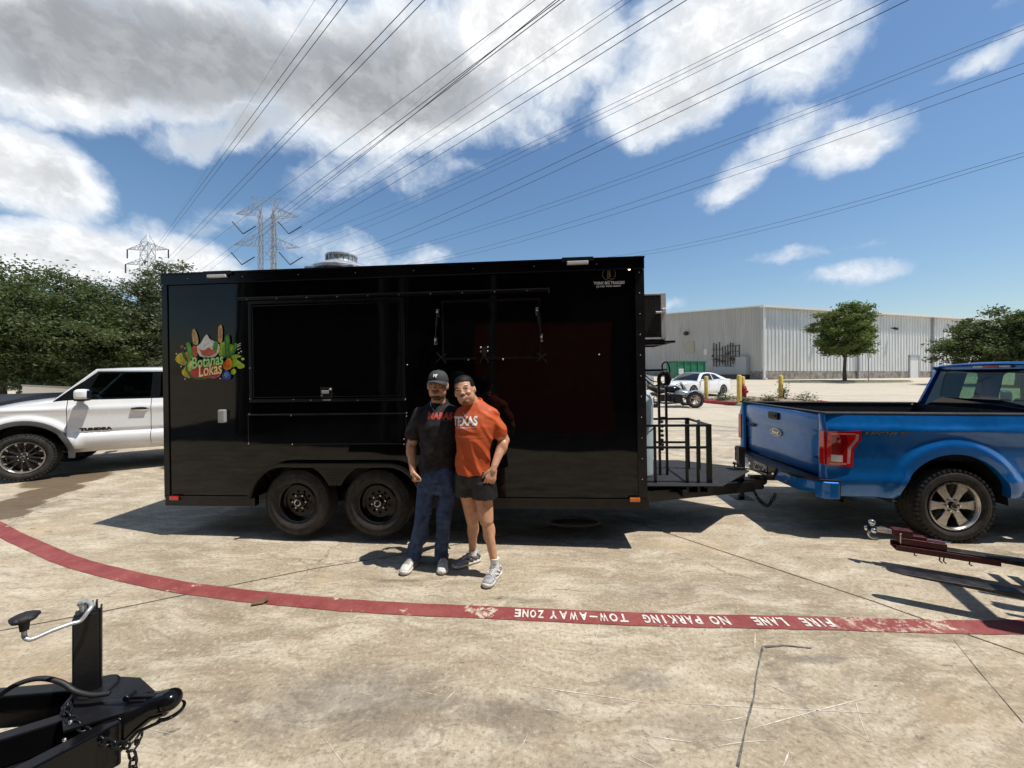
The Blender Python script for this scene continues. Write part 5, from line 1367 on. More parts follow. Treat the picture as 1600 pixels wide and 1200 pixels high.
# ------------------------------------------------------------------ alloy wheels
def alloy_wheel(name, parent, loc, flip, r, rr, wd, style, rot=0.0, blocks=46):
    """outer face towards local -y (flip=False) or +y (flip=True)"""
    w = bpy.data.objects.new(name, None); COL.objects.link(w); w.parent = parent; w.location = loc
    w.rotation_euler = (0, rot, math.pi if flip else 0)
    tyre(w, r, rr, wd, blocks=blocks, bulge=.008)
    h = wd/2; face = -h*.62
    mb = MB(); mb.lathe([(rr+.002, -h*.84), (rr+.004, -h*.93), (rr-.010, -h*.95), (rr-.018, -h*.88), (rr-.026, -h*.5), (rr-.03, h*.8)], axis='y', n=56); mb.build('rim', 'alloy', w, smooth=40)
    mb = MB(); mb.lathe([(rr-.03, h*.05), (.001, h*.05)], axis='y', n=40); mb.build('brake_backing', 'insul', w)
    mb = MB(); mb.lathe([(rr*.66, h*.0), (rr*.66, -h*.08), (.06, -h*.08)], axis='y', n=40); mb.build('brake_disc', 'forksteel', w)
    m = frame3((0, face, 0), (1, 0, 0), (0, 0, 1))
    n = 6 if style != 'sedan' else 5
    R_ = rr-.014
    for k in range(n):
        a = 2*math.pi*k/n+math.pi/2
        ca, sa = math.cos(a), math.sin(a)
        def q(u, v): return (u*ca-v*sa, u*sa+v*ca)
        if style == 'six':     # wide tapering spokes of the blue pickup
            me = curve_mesh([[q(.055, -.030), q(R_*.62, -.036), q(R_, -.060), q(R_, .060), q(R_*.62, .036), q(.055, .030)]], .020, .004)
            me.transform(m); link('spoke', me, 'alloy', w)
        elif style == 'twin':  # split spokes, machined tips over dark
            for s in (-1, 1):
                me = curve_mesh([[q(.05, s*.004), q(R_*.98, s*.050), q(R_, s*.085), q(R_*.72, s*.050), q(.05, s*.035)]], .018, .003); me.transform(m); link('spoke', me, 'alloy_dark', w)
                me = curve_mesh([[q(R_*.80, s*.036), q(R_*.99, s*.046), q(R_, s*.084), q(R_*.84, s*.062)]], .006, .001); me.transform(frame3((0, face-.013, 0), (1, 0, 0), (0, 0, 1))); link('spoke_tip', me, 'alloy', w)
        else:
            me = curve_mesh([[q(.03, -.02), q(R_, -.035), q(R_, .035), q(.03, .02)]], .02, .003); me.transform(m); link('spoke', me, 'alloy_dark', w)
    cm = 'alloy' if style == 'six' else 'alloy_dark'
    mb = MB(); mb.lathe([(.085, face+.02), (.085, face-.010), (.078, face-.016), (.001, face-.016)], axis='y', n=32); mb.build('hub', cm, w, smooth=30)
    mb = MB(); mb.lathe([(.042, face-.016), (.040, face-.030), (.034, face-.034), (.001, face-.034)], axis='y', n=26); hc = mb.build('hub_cap', 'black_metal' if style == 'six' else 'alloy_dark', w, smooth=30)
    mb = MB(); mb.lathe([(.030, face-.0345), (.028, face-.036), (.025, face-.0345)], axis='y', n=26); mb.build('cap_ring', 'alloy', hc, smooth=30)
    for k in range(6):
        a = 2*math.pi*k/6+math.pi/6; x, z = .066*math.cos(a), .066*math.sin(a)
        mb = MB(); mb.lathe([(.017, face-.0165), (.017, face-.020)], (x, 0, z), 'y', 12); mb.cyl((x, face-.014, z), (x, face-.034, z), .011, .009, 6); mb.build('lug_nut', 'chrome', w)
    return w

def interp(t, pts):
    if t <= pts[0][0]: return pts[0][1]
    for a, b in zip(pts[:-1], pts[1:]):
        if t <= b[0]:
            k = (t-a[0])/(b[0]-a[0]); return a[1]+(b[1]-a[1])*k
    return pts[-1][1]
def sm(t): t = max(0, min(1, t)); return t*t*(3-2*t)

def body_side(side, x0, x1, sill, top, yfun, wheels, wz, ra, breaks=(), rows=22, lip=.05):
    """one side skin between x0 and x1: open wheel arches, rolled arch lips"""
    xs = set()
    x = x0
    while x < x1: xs.add(round(x, 4)); x += .05
    xs.add(x1)
    for b in breaks: xs.add(b)
    for wx in wheels:
        for k in range(33):
            q = wx+ra*math.cos(math.pi*k/32)
            if x0 <= q <= x1: xs.add(round(q, 4))
    xs = sorted(xs)
    R_ = [[] for _ in range(rows+2)]
    for x in xs:
        lo = sill(x) if callable(sill) else sill
        for wx in wheels:
            d = abs(x-wx)
            if d <= ra:
                lo = max(lo, wz+math.sqrt(max(0, ra*ra-d*d)))
        hi = top(x)
        R_[0].append((x, side*(yfun(x, lo)-lip*1.6), lo+.012)); R_[1].append((x, side*(yfun(x, lo)-.008), lo))
        for j in range(rows):
            t = (j/(rows-1))**.9; z = lo+.006+(hi-lo-.006)*t
            R_[j+2].append((x, side*yfun(x, z), z))
    mb = MB(); mb.grid(R_ if side < 0 else R_[::-1]); return mb

def pickup(name, label, loc, rz, scale, paint, style, cab_rear, rear=True, front=False, group=None, flare='body', glassmat='glass_smoke', tyre_r=.405, wheels=(1.32, 4.98), near=-1):
    t = thing(name, label, 'pickup truck', loc, rz, group); t.scale = (scale,)*3
    W = .975; RAIL = 1.40
    wr, wf = wheels; wz = tyre_r; ra = .57
    def yf(x, z):
        y = W
        y -= .30*max(0, z-1.225)**1.1 + .05*sm((.66-z)/.22)
        y += .014*math.exp(-((z-1.235)/.035)**2) - .010*sm((1.18-z)/.10) + .014*sm((.74-z)/.03)
        if near > 0: y -= .024*math.exp(-((z-.80)/.022)**2); y += .018*sm((.80-z)/.05)
        for wx in (wr, wf):
            d = math.hypot(x-wx, z-wz)
            y += .040*(1-sm((d-.66)/.10))*sm((1.24-z)/.10)
        if x < .35: y -= .06*((.35-x)/.35)**2*1.2
        if x > 5.2: y -= .22*((x-5.2)/.65)**2
        return y
    sill = lambda x: .47+.06*sm((x-.1)/-1) if x < wr-ra else (.50 if x < wf else .52)
    bed_top = lambda x: RAIL
    fend_top = lambda x: interp(x, [(cab_rear, 1.40), (4.45, 1.39), (4.7, 1.36), (5.2, 1.29), (5.6, 1.20), (5.86, 1.05)])
    for s in (-1, 1):
        m = body_side(s, .13, cab_rear-.012, sill, bed_top, yf, (wr,), wz, ra); m.build('bed_side', paint, t, smooth=50, fixn=False)
        m = body_side(s, cab_rear+.012, 3.295, sill, fend_top, yf, (), wz, ra); rd = m.build('door', paint, t, smooth=50, fixn=False)
        m = body_side(s, 3.305, 4.445, sill, fend_top, yf, (wf,), wz, ra); fd = m.build('door', paint, t, smooth=50, fixn=False)
        m = body_side(s, 4.455, 5.86, sill, fend_top, yf, (wf,), wz, ra); m.build('front_fender', paint, t, smooth=50, fixn=False)
        for dd, hx in ((fd, 3.46), (rd, cab_rear+.22)):
            if hx > 3.1 and dd is rd: continue
            mb = MB(); y = s*(yf(hx, 1.2)+.001)
            mb.box(hx-.10, hx+.12, min(y, y+s*.035), max(y, y+s*.035), 1.185, 1.225); mb.ell((hx, y, 1.195), (.13, .012, .045)); mb.build('handle', paint if near < 0 else 'chrome', dd, bevel=.008)
        # rocker
        mb = MB(); mb.box(cab_rear-.3, wf-ra+.06, s*.86 if s < 0 else .80, -.80 if s < 0 else s*.86, .42, .52); mb.build('rocker', 'black_matte' if paint != 'white_paint' else paint, t)
        # wheel wells
        for wx in (wr, wf):
            mb = MB(); rows = []
            for k in range(17):
                a = math.pi*k/16; rows.append([(wx+(ra+.03)*math.cos(a), s*.93, wz+(ra+.03)*math.sin(a)), (wx+(ra+.03)*math.cos(a), s*.45, wz+(ra+.03)*math.sin(a))])
            mb.grid(rows); mb.build('wheel_well', 'black_matte', t)
            mb = MB(); mb.box(wx-ra-.02, wx+ra+.02, min(s*.45, s*.44), max(s*.45, s*.44), .5, wz+ra); mb.build('wheel_well', 'black_matte', t)
        if flare == 'trim':
            for wx in (wf, wr):
                mb = MB(); rows = []
                for k in range(25):
                    a = R(-6)+(math.pi+R(12))*k/24
                    row = []
                    for rr_, o_ in ((ra-.004, -.05), (ra-.004, .012), (ra+.03, .020), (ra+.072, .016), (ra+.078, -.01)):
                        x = wx+rr_*math.cos(a); z = wz+rr_*math.sin(a); row.append((x, s*(yf(x, max(z, .5))+o_), z))
                    rows.append(row)
                mb.grid(rows if s > 0 else rows[::-1]); mb.build('arch_trim', 'arch_trim', t, smooth=60, fixn=False)
        for wx in (wr, wf):
            alloy_wheel('wheel', t, (wx, s*(W-.135+.02), wz), s > 0, tyre_r, .262 if style == 'six' else .272, .265, style, rot=.12+wx)
    # floor pan and underside
    mb = MB(); mb.box(.3, 5.6, -.80, .80, .50, .56); mb.box(.2, 5.7, -.45, -.36, .42, .52); mb.box(.2, 5.7, .36, .45, .42, .52); mb.build('chassis', 'black_matte', t)
    mb = MB(); mb.cyl((wr, -.8, wz), (wr, .8, wz), .05, n=10); mb.ell((wr, 0, wz), (.16, .14, .16)); mb.build('axle', 'black_matte', t)
    # bed interior
    mb = MB()
    mb.box(.16, cab_rear-.02, -.80, .80, .86, .88)
    for s in (-1, 1): mb.box(.16, cab_rear-.02, min(s*.80, s*.83), max(s*.80, s*.83), .88, RAIL-.01)
    mb.box(cab_rear-.06, cab_rear-.02, -.80, .80, .88, RAIL-.002)
    for s in (-1, 1): mb.box(wr-.45, wr+.45, min(s*.55, s*.799), max(s*.55, s*.799), .881, 1.1)
    mb.build('bed_liner', 'bedliner', t)
    for s in (-1, 1):
        mb = MB(); y0 = s*.795; y1 = s*(yf(1, RAIL)+.004); mb.box(.11, cab_rear-.015, min(y0, y1), max(y0, y1), RAIL-.004, RAIL+.022); mb.build('rail_cap', 'bedliner', t, bevel=.012)
    # tailgate
    mb = MB(); rows = []
    zs = [.66, .70, .85, 1.0, 1.12, 1.16, 1.20, 1.30, 1.36, 1.395, 1.405]
    for z in zs:
        off = interp(z, [(.66, .03), (.70, .008), (1.12, 0), (1.16, -.012), (1.20, -.028), (1.36, -.030), (1.395, -.016), (1.405, .01)])
        rows.append([(.135+off+.035*((y/.80)**4), y*.99, z) for y in np.linspace(-.80, .80, 17)])
    mb.grid(rows); mb.grid([[(p[0], p[1], p[2]) for p in rows[-1]], [(.20, p[1], 1.405) for p in rows[-1]], [(.20, p[1], .9) for p in rows[-1]]])
    tg = mb.build('tailgate', paint, t, smooth=50)
    mb = MB(); mb.box(.12, .21, -.79, .79, 1.402, 1.418); mb.build('tailgate_cap', 'bedliner', tg, bevel=.005)
    for s in (-1, 1):   # rear corner posts beside the tailgate
        mb = MB(); rows = []
        for z in np.linspace(.52, RAIL, 12):
            yo = yf(.13, z)
            rows.append([(.145, s*.800, z), (.118, s*.83, z), (.106, s*(yo-.06), z), (.114, s*(yo-.02), z), (.132, s*yo, z)])
        mb.grid(rows if s < 0 else rows[::-1]); mb.build('rear_corner', paint, t, smooth=60, fixn=False)
    if rear:
        # handle, emblem, badge
        mb = MB(); mb.box(.080, .112, -.11, .11, 1.235, 1.335); hd = mb.build('tailgate_handle', 'black_metal', tg, bevel=.012)
        mb = MB(); mb.box(.070, .0795, -.075, .075, 1.27, 1.31); mb.build('handle_grip', 'black_matte', hd, bevel=.004)
        BM = lambda y, z, x=.112: frame3((x, y, z), (0, -1, 0), (0, 0, 1))
        me = curve_mesh([circ(0, 0, .125, 36, .052)], .012, .003); me.transform(BM(0, 1.055, .130)); em = link('emblem', me, 'alloy', tg)
        me = curve_mesh([circ(0, 0, .112, 36, .041)], .004, .001); me.transform(BM(0, 1.055, .1205)); link('emblem_field', me, 'emblem_blue', em)
        me = fit_width(text_mesh('Ford', .08, .003, shear=.3, bold=.001), .15, .048); me.transform(BM(0, 1.055, .117)); link('emblem_script', me, 'chrome', em)
        me = fit_width(text_mesh('F-150', .06, .008, bold=.004), .20, .045); me.transform(BM(.62, 1.075, .125)); link('lettering', me, 'black_matte', tg)
        # tail lamps
        for s in (-1, 1):
            lamp = bpy.data.objects.new('taillight', None); COL.objects.link(lamp); lamp.parent = t
            yy = lambda x: s*(yf(x, 1.0)+.006)
            # outline in (x,z) on the body side
            pts = [(.122, 1.215), (.30, 1.215), (.455, 1.228), (.462, 1.115), (.392, 1.02), (.375, .815), (.122, .83)]
            def wrap(me, out):
                for v in me.vertices: 
                    x, z, h = v.co.x, v.co.y, v.co.z
                    v.co = (x, s*(yf(max(x, .14), z)+out+abs(h)), z)
                me.update()
            def lampplate(nm, poly, mtl, out, th=.004):
                n = len(poly); mb = MB(); N = 8
                # subdivided fan so it follows the curved side
                bm = bmesh.new(); vs = [bm.verts.new((p[0], p[1], 0)) for p in poly]; bm.faces.new(vs); bmesh.ops.triangulate(bm, faces=bm.faces[:]); bmesh.ops.subdivide_edges(bm, edges=bm.edges[:], cuts=3, use_grid_fill=True)
                r_ = bmesh.ops.extrude_face_region(bm, geom=bm.faces[:])
                for v in [e for e in r_['geom'] if isinstance(e, bmesh.types.BMVert)]: v.co.z = th
                me = bpy.data.meshes.new(nm); bm.to_mesh(me); bm.free()
                for v in me.vertices: v.co = (v.co.x, s*(yf(max(v.co.x, .14), v.co.y)+out+v.co.z), v.co.y)
                return link(nm, me, mtl, lamp)
            lampplate('lens', pts, 'red_lens', .001, .012)
            lampplate('lens_inner', [(.17, 1.17), (.30, 1.17), (.33, 1.09), (.275, .96), (.17, .96)], 'red_lens_dark', .0135, .002)
            lampplate('light_band', [(.40, 1.19), (.43, 1.19), (.43, 1.12), (.355, 1.015), (.345, .855), (.315, .855), (.322, 1.03), (.40, 1.13)], 'pink_lens', .0155, .003)
            lampplate('light_band', [(.15, 1.195), (.15, 1.18), (.395, 1.180), (.395, 1.197)], 'pink_lens', .0150, .003)
            lampplate('light_band', [(.15, .856), (.15, .842), (.31, .842), (.31, .858)], 'pink_lens', .0150, .003)
            lampplate('reverse_lens', [(.16, .95), (.27, .945), (.27, .87), (.16, .875)], 'white_lens', .0155, .003)
            mb = MB(); mb.box(.096, .1215, min(s*.865, s*.945), max(s*.865, s*.945), .83, 1.215); mb.build('lens', 'red_lens', lamp, bevel=.006)
            pass
        # bumper
        bp = bpy.data.objects.new('rear_bumper', None); COL.objects.link(bp); bp.parent = t
        mb = MB(); rows = []
        for y in np.linspace(-.97, .97, 25):
            e = sm((abs(y)-.60)/.37); drop = .05 if abs(y) < .30 else 0
            x = -.055+.20*e*e
            rows.append([(.13, y, .655), (x+.02, y, .655), (x, y, .635), (x, y, .53-.0*e), (x+.05, y, .46+.03*e), (.13, y, .45+.03*e)])
        mb.grid(rows); mb.build('bumper_bar', paint, bp, smooth=35)
        for s in (-1, 1):
            mb = MB(); mb.prism([(.02, s*.90), (.06, s*.985), (.12, s*1.005), (.225, s*1.01), (.225, s*.90)], .455, .648, 'xy'); mb.build('bumper_end', paint, bp, bevel=.018, seg=3)
            mb = MB(); mb.prism([(.02, s*.90), (.05, s*.97), (.12, s*.99), (.22, s*.995), (.22, s*.90)], .6485, .668, 'xy'); mb.build('bumper_gap', 'black_matte', bp)
            mb = MB(); mb.box(.2255, .242, min(s*.90, s*.992), max(s*.90, s*.992), .45, .66); mb.build('bumper_gap', 'black_matte', bp)
        mb = MB(); rows = []
        for y in np.linspace(-.90, .90, 21):
            e = sm((abs(y)-.60)/.37); x = -.055+.20*e*e; rows.append([(.12, y, .662), (x+.012, y, .664), (x-.008, y, .655), (x-.006, y, .622)])
        mb.grid(rows); mb.build('step_pad', 'black_metal', bp, smooth=40)
        mb = MB(); mb.prism([(-.36, .645), (.36, .645), (.28, .47), (-.28, .47)], -.075, -.050, 'yz'); mb.build('plate_recess', 'black_metal', bp, bevel=.01)
        mb = MB(); mb.box(-.085, -.076, -.155, .155, .50, .63); pp = mb.build('licence_plate', 'plate', bp)
        rr_ = random.Random(9); mb = MB()
        for k in range(14): mb.cbox((-.087, -.13+.02*k, .565+rr_.uniform(-.03, .03)), (.003, .012, rr_.uniform(.02, .06)))
        mb.build('plate_grime', 'black_matte', pp)
        for s in (-1, 1):
            mb = MB(); mb.cyl((-.078, s*.28, .56), (-.05, s*.28, .56), .022, n=12); mb.build('plate_lamp', 'chrome', bp)
            mb = MB(); mb.cyl((-.062, s*.52, .53), (-.05, s*.52, .53), .012, n=10); mb.build('sensor', 'greybox', bp)
        # receiver and ball mount
        mb = MB(); mb.box(-.03, .35, -.035, .035, .40, .47); mb.box(-.20, -.031, -.026, .026, .41, .46); mb.box(-.26, -.17, -.03, .03, .36, .41); mb.box(.25, .32, -.5, .5, .40, .46); mb.build('hitch_receiver', 'black_metal', t, bevel=.004)
        mb = MB(); mb.ell((-.225, 0, .445), (.026, .026, .026)); mb.cyl((-.225, 0, .41), (-.225, 0, .43), .014, n=10); mb.build('hitch_ball', 'steel', t, smooth=True)
        mb = MB(); mb.tube([(.95, -.62, .52), (.62, -.66, .45), (.46, -.70, .37)], .034, 14, caps=False); mb.build('exhaust_pipe', 'forksteel', t, smooth=True)
        mb = MB(); mb.lathe([(.030, 0), (.040, .001), (.040, .05)], (0, 0, 0), 'x', 16); e = mb.build('exhaust_tip', 'forksteel', t); e.matrix_local = frame3((.455, -.702, .367), (.85, .2, .42), (0, 1, 0))
    # ---- greenhouse
    xr = cab_rear+.05
    yb, yt, zb, zt, zr = .905, .735, 1.395, 1.945, 2.03
    fx0, fx1 = 4.64, 4.10
    def side_pt(x, z, s, o=0.0):
        k = (z-zb)/(zt-zb); return (x, s*(yb+(yt-yb)*k+o), z)
    def splate(nm, polys, mtl, s, o, th, parent=None):
        me = curve_mesh(polys, th)
        for v in me.vertices:
            x, z, h = v.co.x, v.co.y, v.co.z; v.co = side_pt(x, z, s, o+h)
        me.update(); return link(nm, me, mtl, parent or t)
    frame_mt = paint if paint != 'white_paint' else 'glass_dark'
    bp_x = 3.22
    rear_win = [(xr+.16, zb+.035), (bp_x-.03, zb+.03), (bp_x-.03, zt-.045), (xr+.26, zt-.05)]
    front_win = [(bp_x+.10, zb+.03), (fx0-.30, zb+.02), (fx0-.42, zb+.10), (fx1-.02, zt-.055), (bp_x+.10, zt-.045)]
    for s in (-1, 1):
        outer = [(xr, zb-.03), (fx0-.04, zb-.03), (fx0, zb-.02), (fx1, zt), (xr+.12, zt)]
        splate('door_frame', [outer, front_win]+([rear_win] if bp_x-xr > .5 else []), frame_mt, s, 0, .035)
        splate('window', [front_win], glassmat, s, -.008, .004)
        if bp_x-xr > .5: splate('window', [rear_win], glassmat, s, -.008, .004)
        splate('window_sill', [[(xr, zb-.03), (fx0-.25, zb-.03), (fx0-.25, zb-.004), (xr, zb-.004)]], 'black_metal', s, .02, .008)
    # roof
    mb = MB(); rows = []
    for i, x in enumerate(np.linspace(xr+.05, fx1+.06, 16)):
        u = i/15; lift = .085*math.sin(math.pi*(.12+.78*u))**.6
        rows.append([(x, y*(yt+.012), zt-.012+lift*(1-abs(y)**3.2)+.012*(1-y*y)) for y in np.linspace(-1, 1, 15)])
    mb.grid(rows); mb.build('roof', paint, t, smooth='all')
    mb = MB()
    for s in (-1, 1): mb.beam((xr+.07, s*(yt+.01), zt), (fx1+.02, s*(yt+.01), zt), .035, .05)
    mb.build('roof_rail', paint, t, bevel=.01)
    # windshield and A pillars
    wsq = [(fx0, -yb+.01, zb-.02), (fx0, yb-.01, zb-.02), (fx1, yt-.0, zt+.0), (fx1, -yt+.0, zt+.0)]
    rows = []
    for k in range(7):
        u = k/6; rows.append([(fx0+(fx1-fx0)*u+.12*(1-v*v)*(1-.4*u), v*((yb-.02)*(1-u)+yt*u), (zb-.02)*(1-u)+(zt+.045*(1-v*v))*u) for v in np.linspace(-1, 1, 11)])
    mb = MB(); mb.grid(rows); mb.build('windshield', 'glass_clear', t, smooth='all')
    for s in (-1, 1):
        mb = MB(); mb.beam((fx0+.0, s*(yb-.01), zb-.03), (fx1+.01, s*(yt+.005), zt+.01), .05, .05); mb.build('a_pillar', paint, t, bevel=.012)
    # rear window wall
    def rplate(nm, polys, mtl, o, th, parent=None):
        me = curve_mesh(polys, th)
        for v in me.vertices:
            y, z, h = v.co.x, v.co.y, v.co.z; k = (z-zb)/(zt-zb); v.co = (xr+.12*k+.05*(y/.8)**2-o-h, y, z)
        me.update(); return link(nm, me, mtl, parent or t)
    hole_l = rrect(.15, .62, 1.52, 1.875, .05, 4); hole_r = rrect(-.62, -.13, 1.52, 1.875, .05, 4)
    wtop, wbot = yt-.035, yb-.06
    outer = [(-wbot, 1.375), (wbot, 1.375), (wtop, zt-.02), (-wtop, zt-.02)]
    rplate('rear_window', [outer, hole_l, hole_r], 'glass_dark', .012, .006)
    rplate('rear_window_glass', [hole_l], 'glass_clear', .010, .003); rplate('rear_window_glass', [hole_r], 'glass_clear', .010, .003)
    mb = MB(); rows = []
    for s in (-1, 1):
        mb = MB(); rows = []
        for k in range(6):
            z = zb-.03+(zt-zb+.03)*k/5; kk = (z-zb)/(zt-zb); yo = (yb+(yt-yb)*kk)+.018; yi = wbot+(wtop-wbot)*kk-.002
            rows.append([(xr+.12*kk+.05*(yi/.8)**2, s*yi, z), (xr+.12*kk+.055, s*(yo-.03), z), (xr+.12*kk+.10, s*yo, z)])
        mb.grid(rows); mb.build('c_pillar', paint, t, smooth=60)
    mb = MB(); mb.grid([[(xr+.115+.05*(y/.8)**2, y, zt-.022) for y in np.linspace(-wtop-.03, wtop+.03, 13)], [(xr+.10+.05*(y/.8)**2, y, zt+.02+.035*(1-(y/.75)**2)) for y in np.linspace(-wtop-.03, wtop+.03, 13)], [(xr+.14, y, zt+.035+.04*(1-(y/.75)**2)) for y in np.linspace(-wtop-.03, wtop+.03, 13)]]); mb.build('roof_header', paint, t, smooth='all')
    mb = MB(); mb.box(xr-.02, xr+.03, -.86, .86, 1.0, 1.376); mb.build('cab_back', paint, t, bevel=.01)
    mb = MB(); mb.box(xr+.075, xr+.105, -.215, .215, zt-.004, zt+.028); bl = mb.build('brake_light', 'white_lens', t, bevel=.008)
    mb = MB(); mb.box(xr+.070, xr+.0745, -.09, .09, zt-.002, zt+.024); mb.build('brake_lens', 'red_lens', bl, bevel=.002)
    # interior
    mb = MB(); mb.box(xr+.05, 4.6, -.85, .85, .7, 1.0); mb.box(4.1, 4.55, -.83, .83, 1.0, 1.36); mb.build('dashboard', 'black_matte', t)
    for x, ys_ in ((xr+.42, (-.45, 0, .45)), (3.25, (-.42, .42))):
        for y in ys_:
            if x > 3.1 and x-(xr+.42) < .5: x = xr+1.15
            hh = 1.0 if y or x > 3.1 else .86
            mb = MB(); mb.box(x-.05, x+.10, y-.23, y+.23, 1.0, 1.50*hh if hh < 1 else 1.50); mb.box(x-.02, x+.5, y-.23, y+.23, 1.0, 1.08); st = mb.build('seat', 'seat', t, bevel=.03)
            mb = MB(); mb.ell((x-.01, y, 1.64 if hh == 1 else 1.54), (.06, .135, .105 if hh == 1 else .06)); mb.build('headrest', 'seat', st, smooth=True)
            mb = MB(); 
            for q in (-.06, .06): mb.cyl((x, y+q, 1.43), (x, y+q, 1.58), .007, n=6)
            mb.build('headrest_post', 'steel', st)
    mb = MB(); mb.lathe([(.19, -.012), (.20, 0), (.19, .012), (.175, 0), (.19, -.012)], (0, 0, 0), 'x', 24); sw = mb.build('steering_wheel', 'black_matte', t, smooth=True); sw.location = (3.98, .40, 1.32); sw.rotation_euler = (0, R(-25), 0)
    # hood
    mb = MB(); rows = []
    for x in np.linspace(4.50, 5.86, 14):
        zt_ = fend_top(x); w_ = yf(x, zt_)
        rows.append([(x, v*w_, zt_+.085*(1-abs(v)**2.6)*(1-.35*sm((x-5.3)/.55))) for v in np.linspace(-1, 1, 17)])
    mb.grid(rows); mb.build('hood', paint, t, smooth='all')
    mb = MB(); mb.box(4.50, 4.66, -.80, .80, 1.38, 1.43); mb.build('cowl', 'black_matte', t)
    mb = MB(); rows = []
    for v in np.linspace(-1, 1, 15):
        e = 1-abs(v)**3; rows.append([(5.86+.0*e, v*.80, 1.16), (5.93*1, v*.79, 1.05), (5.94, v*.79, .80), (5.93, v*.82, .60), (5.84, v*.84, .50)])
    mb.grid(rows); mb.build('front_grille', 'black_metal', t, smooth=40)
    for s in (-1, 1):
        mb = MB(); mb.ell((5.80, s*.72, 1.02), (.12, .14, .085)); mb.build('headlight', 'white_lens', t, smooth=True)
    # mirrors
    for s in (-1, 1):
        mb = MB(); mb.box(4.11, 4.29, s*1.13-.115, s*1.13+.115, 1.41, 1.60); mm = mb.build('mirror', paint, t, smooth=60, bevel=.06, seg=5)
        mb = MB(); mb.beam((4.28, s*.93, 1.39), (4.22, s*1.10, 1.41), .09, .05); mb.box(4.12, 4.28, s*1.13-.095, s*1.13+.095, 1.385, 1.418); mb.build('mirror_arm', 'black_matte', mm, bevel=.012)
        mb = MB(); mb.box(4.104, 4.112, s*1.13-.085, s*1.13+.085, 1.435, 1.575); mb.build('mirror_glass', 'chrome', mm, smooth=True)
    return t, yf
M['emblem_blue'] = mat('emblem_dark_field', (.008, .014, .035), .25, coat=1)
M['arch_trim'] = mat('grey_arch_trim', (.085, .087, .09), .55, var=.1)
M['decal_grey'] = mat('grey_decal', (.16, .19, .23), .4)
M['decal_dark'] = mat('dark_decal', (.012, .016, .03), .4)
M['tundra_black'] = mat('badge_black', (.012, .012, .012), .35)

# blue pickup: tail to the trailer, near side almost square to the camera
blue, yf = pickup('blue_pickup_truck', 'bright blue pickup truck with its tailgate toward the black trailer', (3.30, 4.985, 0), R(-4.2), .94, 'blue_paint', 'six', 2.72, wheels=(1.43, 5.08), glassmat='glass_clear')
def side_decal(t, yf, s, txt, x, z, w, h, mtl, out, bold, th=.0012, shear=.28, flip=False):
    me = fit_width(text_mesh(txt, .1, th, bold=bold, shear=shear, spacing=1.05), w, h)
    for v in me.vertices:
        lx, lz, lh = v.co.x, v.co.y, v.co.z
        X = x+(lx if s < 0 else -lx); v.co = (X, s*(yf(X, z+lz)+out+lh), z+lz)
    me.update(); return link('lettering', me, mtl, t)
side_decal(blue, yf, -1, 'SPORT', .715, 1.196, .50, .052, 'decal_dark', .0035, .006)
side_decal(blue, yf, -1, 'SPORT', .715, 1.196, .47, .040, 'decal_grey', .0055, .001)

white, yfw = pickup('white_pickup_truck', 'white crew-cab pickup with black lettering on its front door, parked at the trailer rear', (0, 0, 0), 0, .92, 'white_paint', 'twin', 2.0, rear=False, flare='trim', wheels=(1.2, 4.98), near=1, glassmat='glass_mid', tyre_r=.41)
a = R(210); rot = Matrix.Rotation(a, 3, 'Z')
wheel_w = Vector((-7.93, 6.27, 0)); lw = rot @ Vector((4.98*.92, .87*.92, 0))
white.location = (wheel_w.x-lw.x, wheel_w.y-lw.y, gz(7)); white.rotation_euler = (0, 0, a)
side_decal(white, yfw, 1, 'TUNDRA', 4.07, .845, .44, .062, 'tundra_black', .004, .009, .010, 0)
# the shoulder recess moulding along the door
dark = None
nv = thing('utility_trailer', 'long dark navy steel-sided utility trailer parked beyond the white pickup', 'trailer', (-9.6, 8.3+.9, gz(9)), R(152))
mb = MB(); mb.box(0, 7.5, -.04, 0, .62, 1.27); mb.box(0, 7.5, 1.9, 1.94, .62, 1.27); mb.box(0, .04, .001, 1.899, .62, 1.27); mb.box(0.041, 7.5, .001, 1.899, .62, .68); mb.build('side_panel', 'navy_paint', nv)
mb = MB(); mb.box(-.03, 7.52, -.07, .02, 1.272, 1.34); mb.box(-.03, 7.52, 1.88, 1.97, 1.272, 1.34); mb.build('top_rail', 'black_gloss', nv, bevel=.01)
for k in range(9):
    mb = MB(); mb.box(.1+k*.9, .16+k*.9, 1.941, 1.97, .62, 1.271); mb.build('side_post', 'black_gloss', nv)
for x in (2.6, 3.5):
    for y in (-.12, 2.06):
        mb = MB(); mb.lathe([(.2, -.1), (.34, -.11), (.36, -.07), (.36, .07), (.34, .11), (.2, .1)], (x, y, .36), 'y', 28); mb.build('wheel', 'rubber', nv, smooth=30)
mb = MB(); mb.box(0.1, 7.4, .3, .4, .45, .619); mb.box(0.1, 7.4, 1.5, 1.6, .45, .619); mb.build('chassis', 'black_matte', nv)

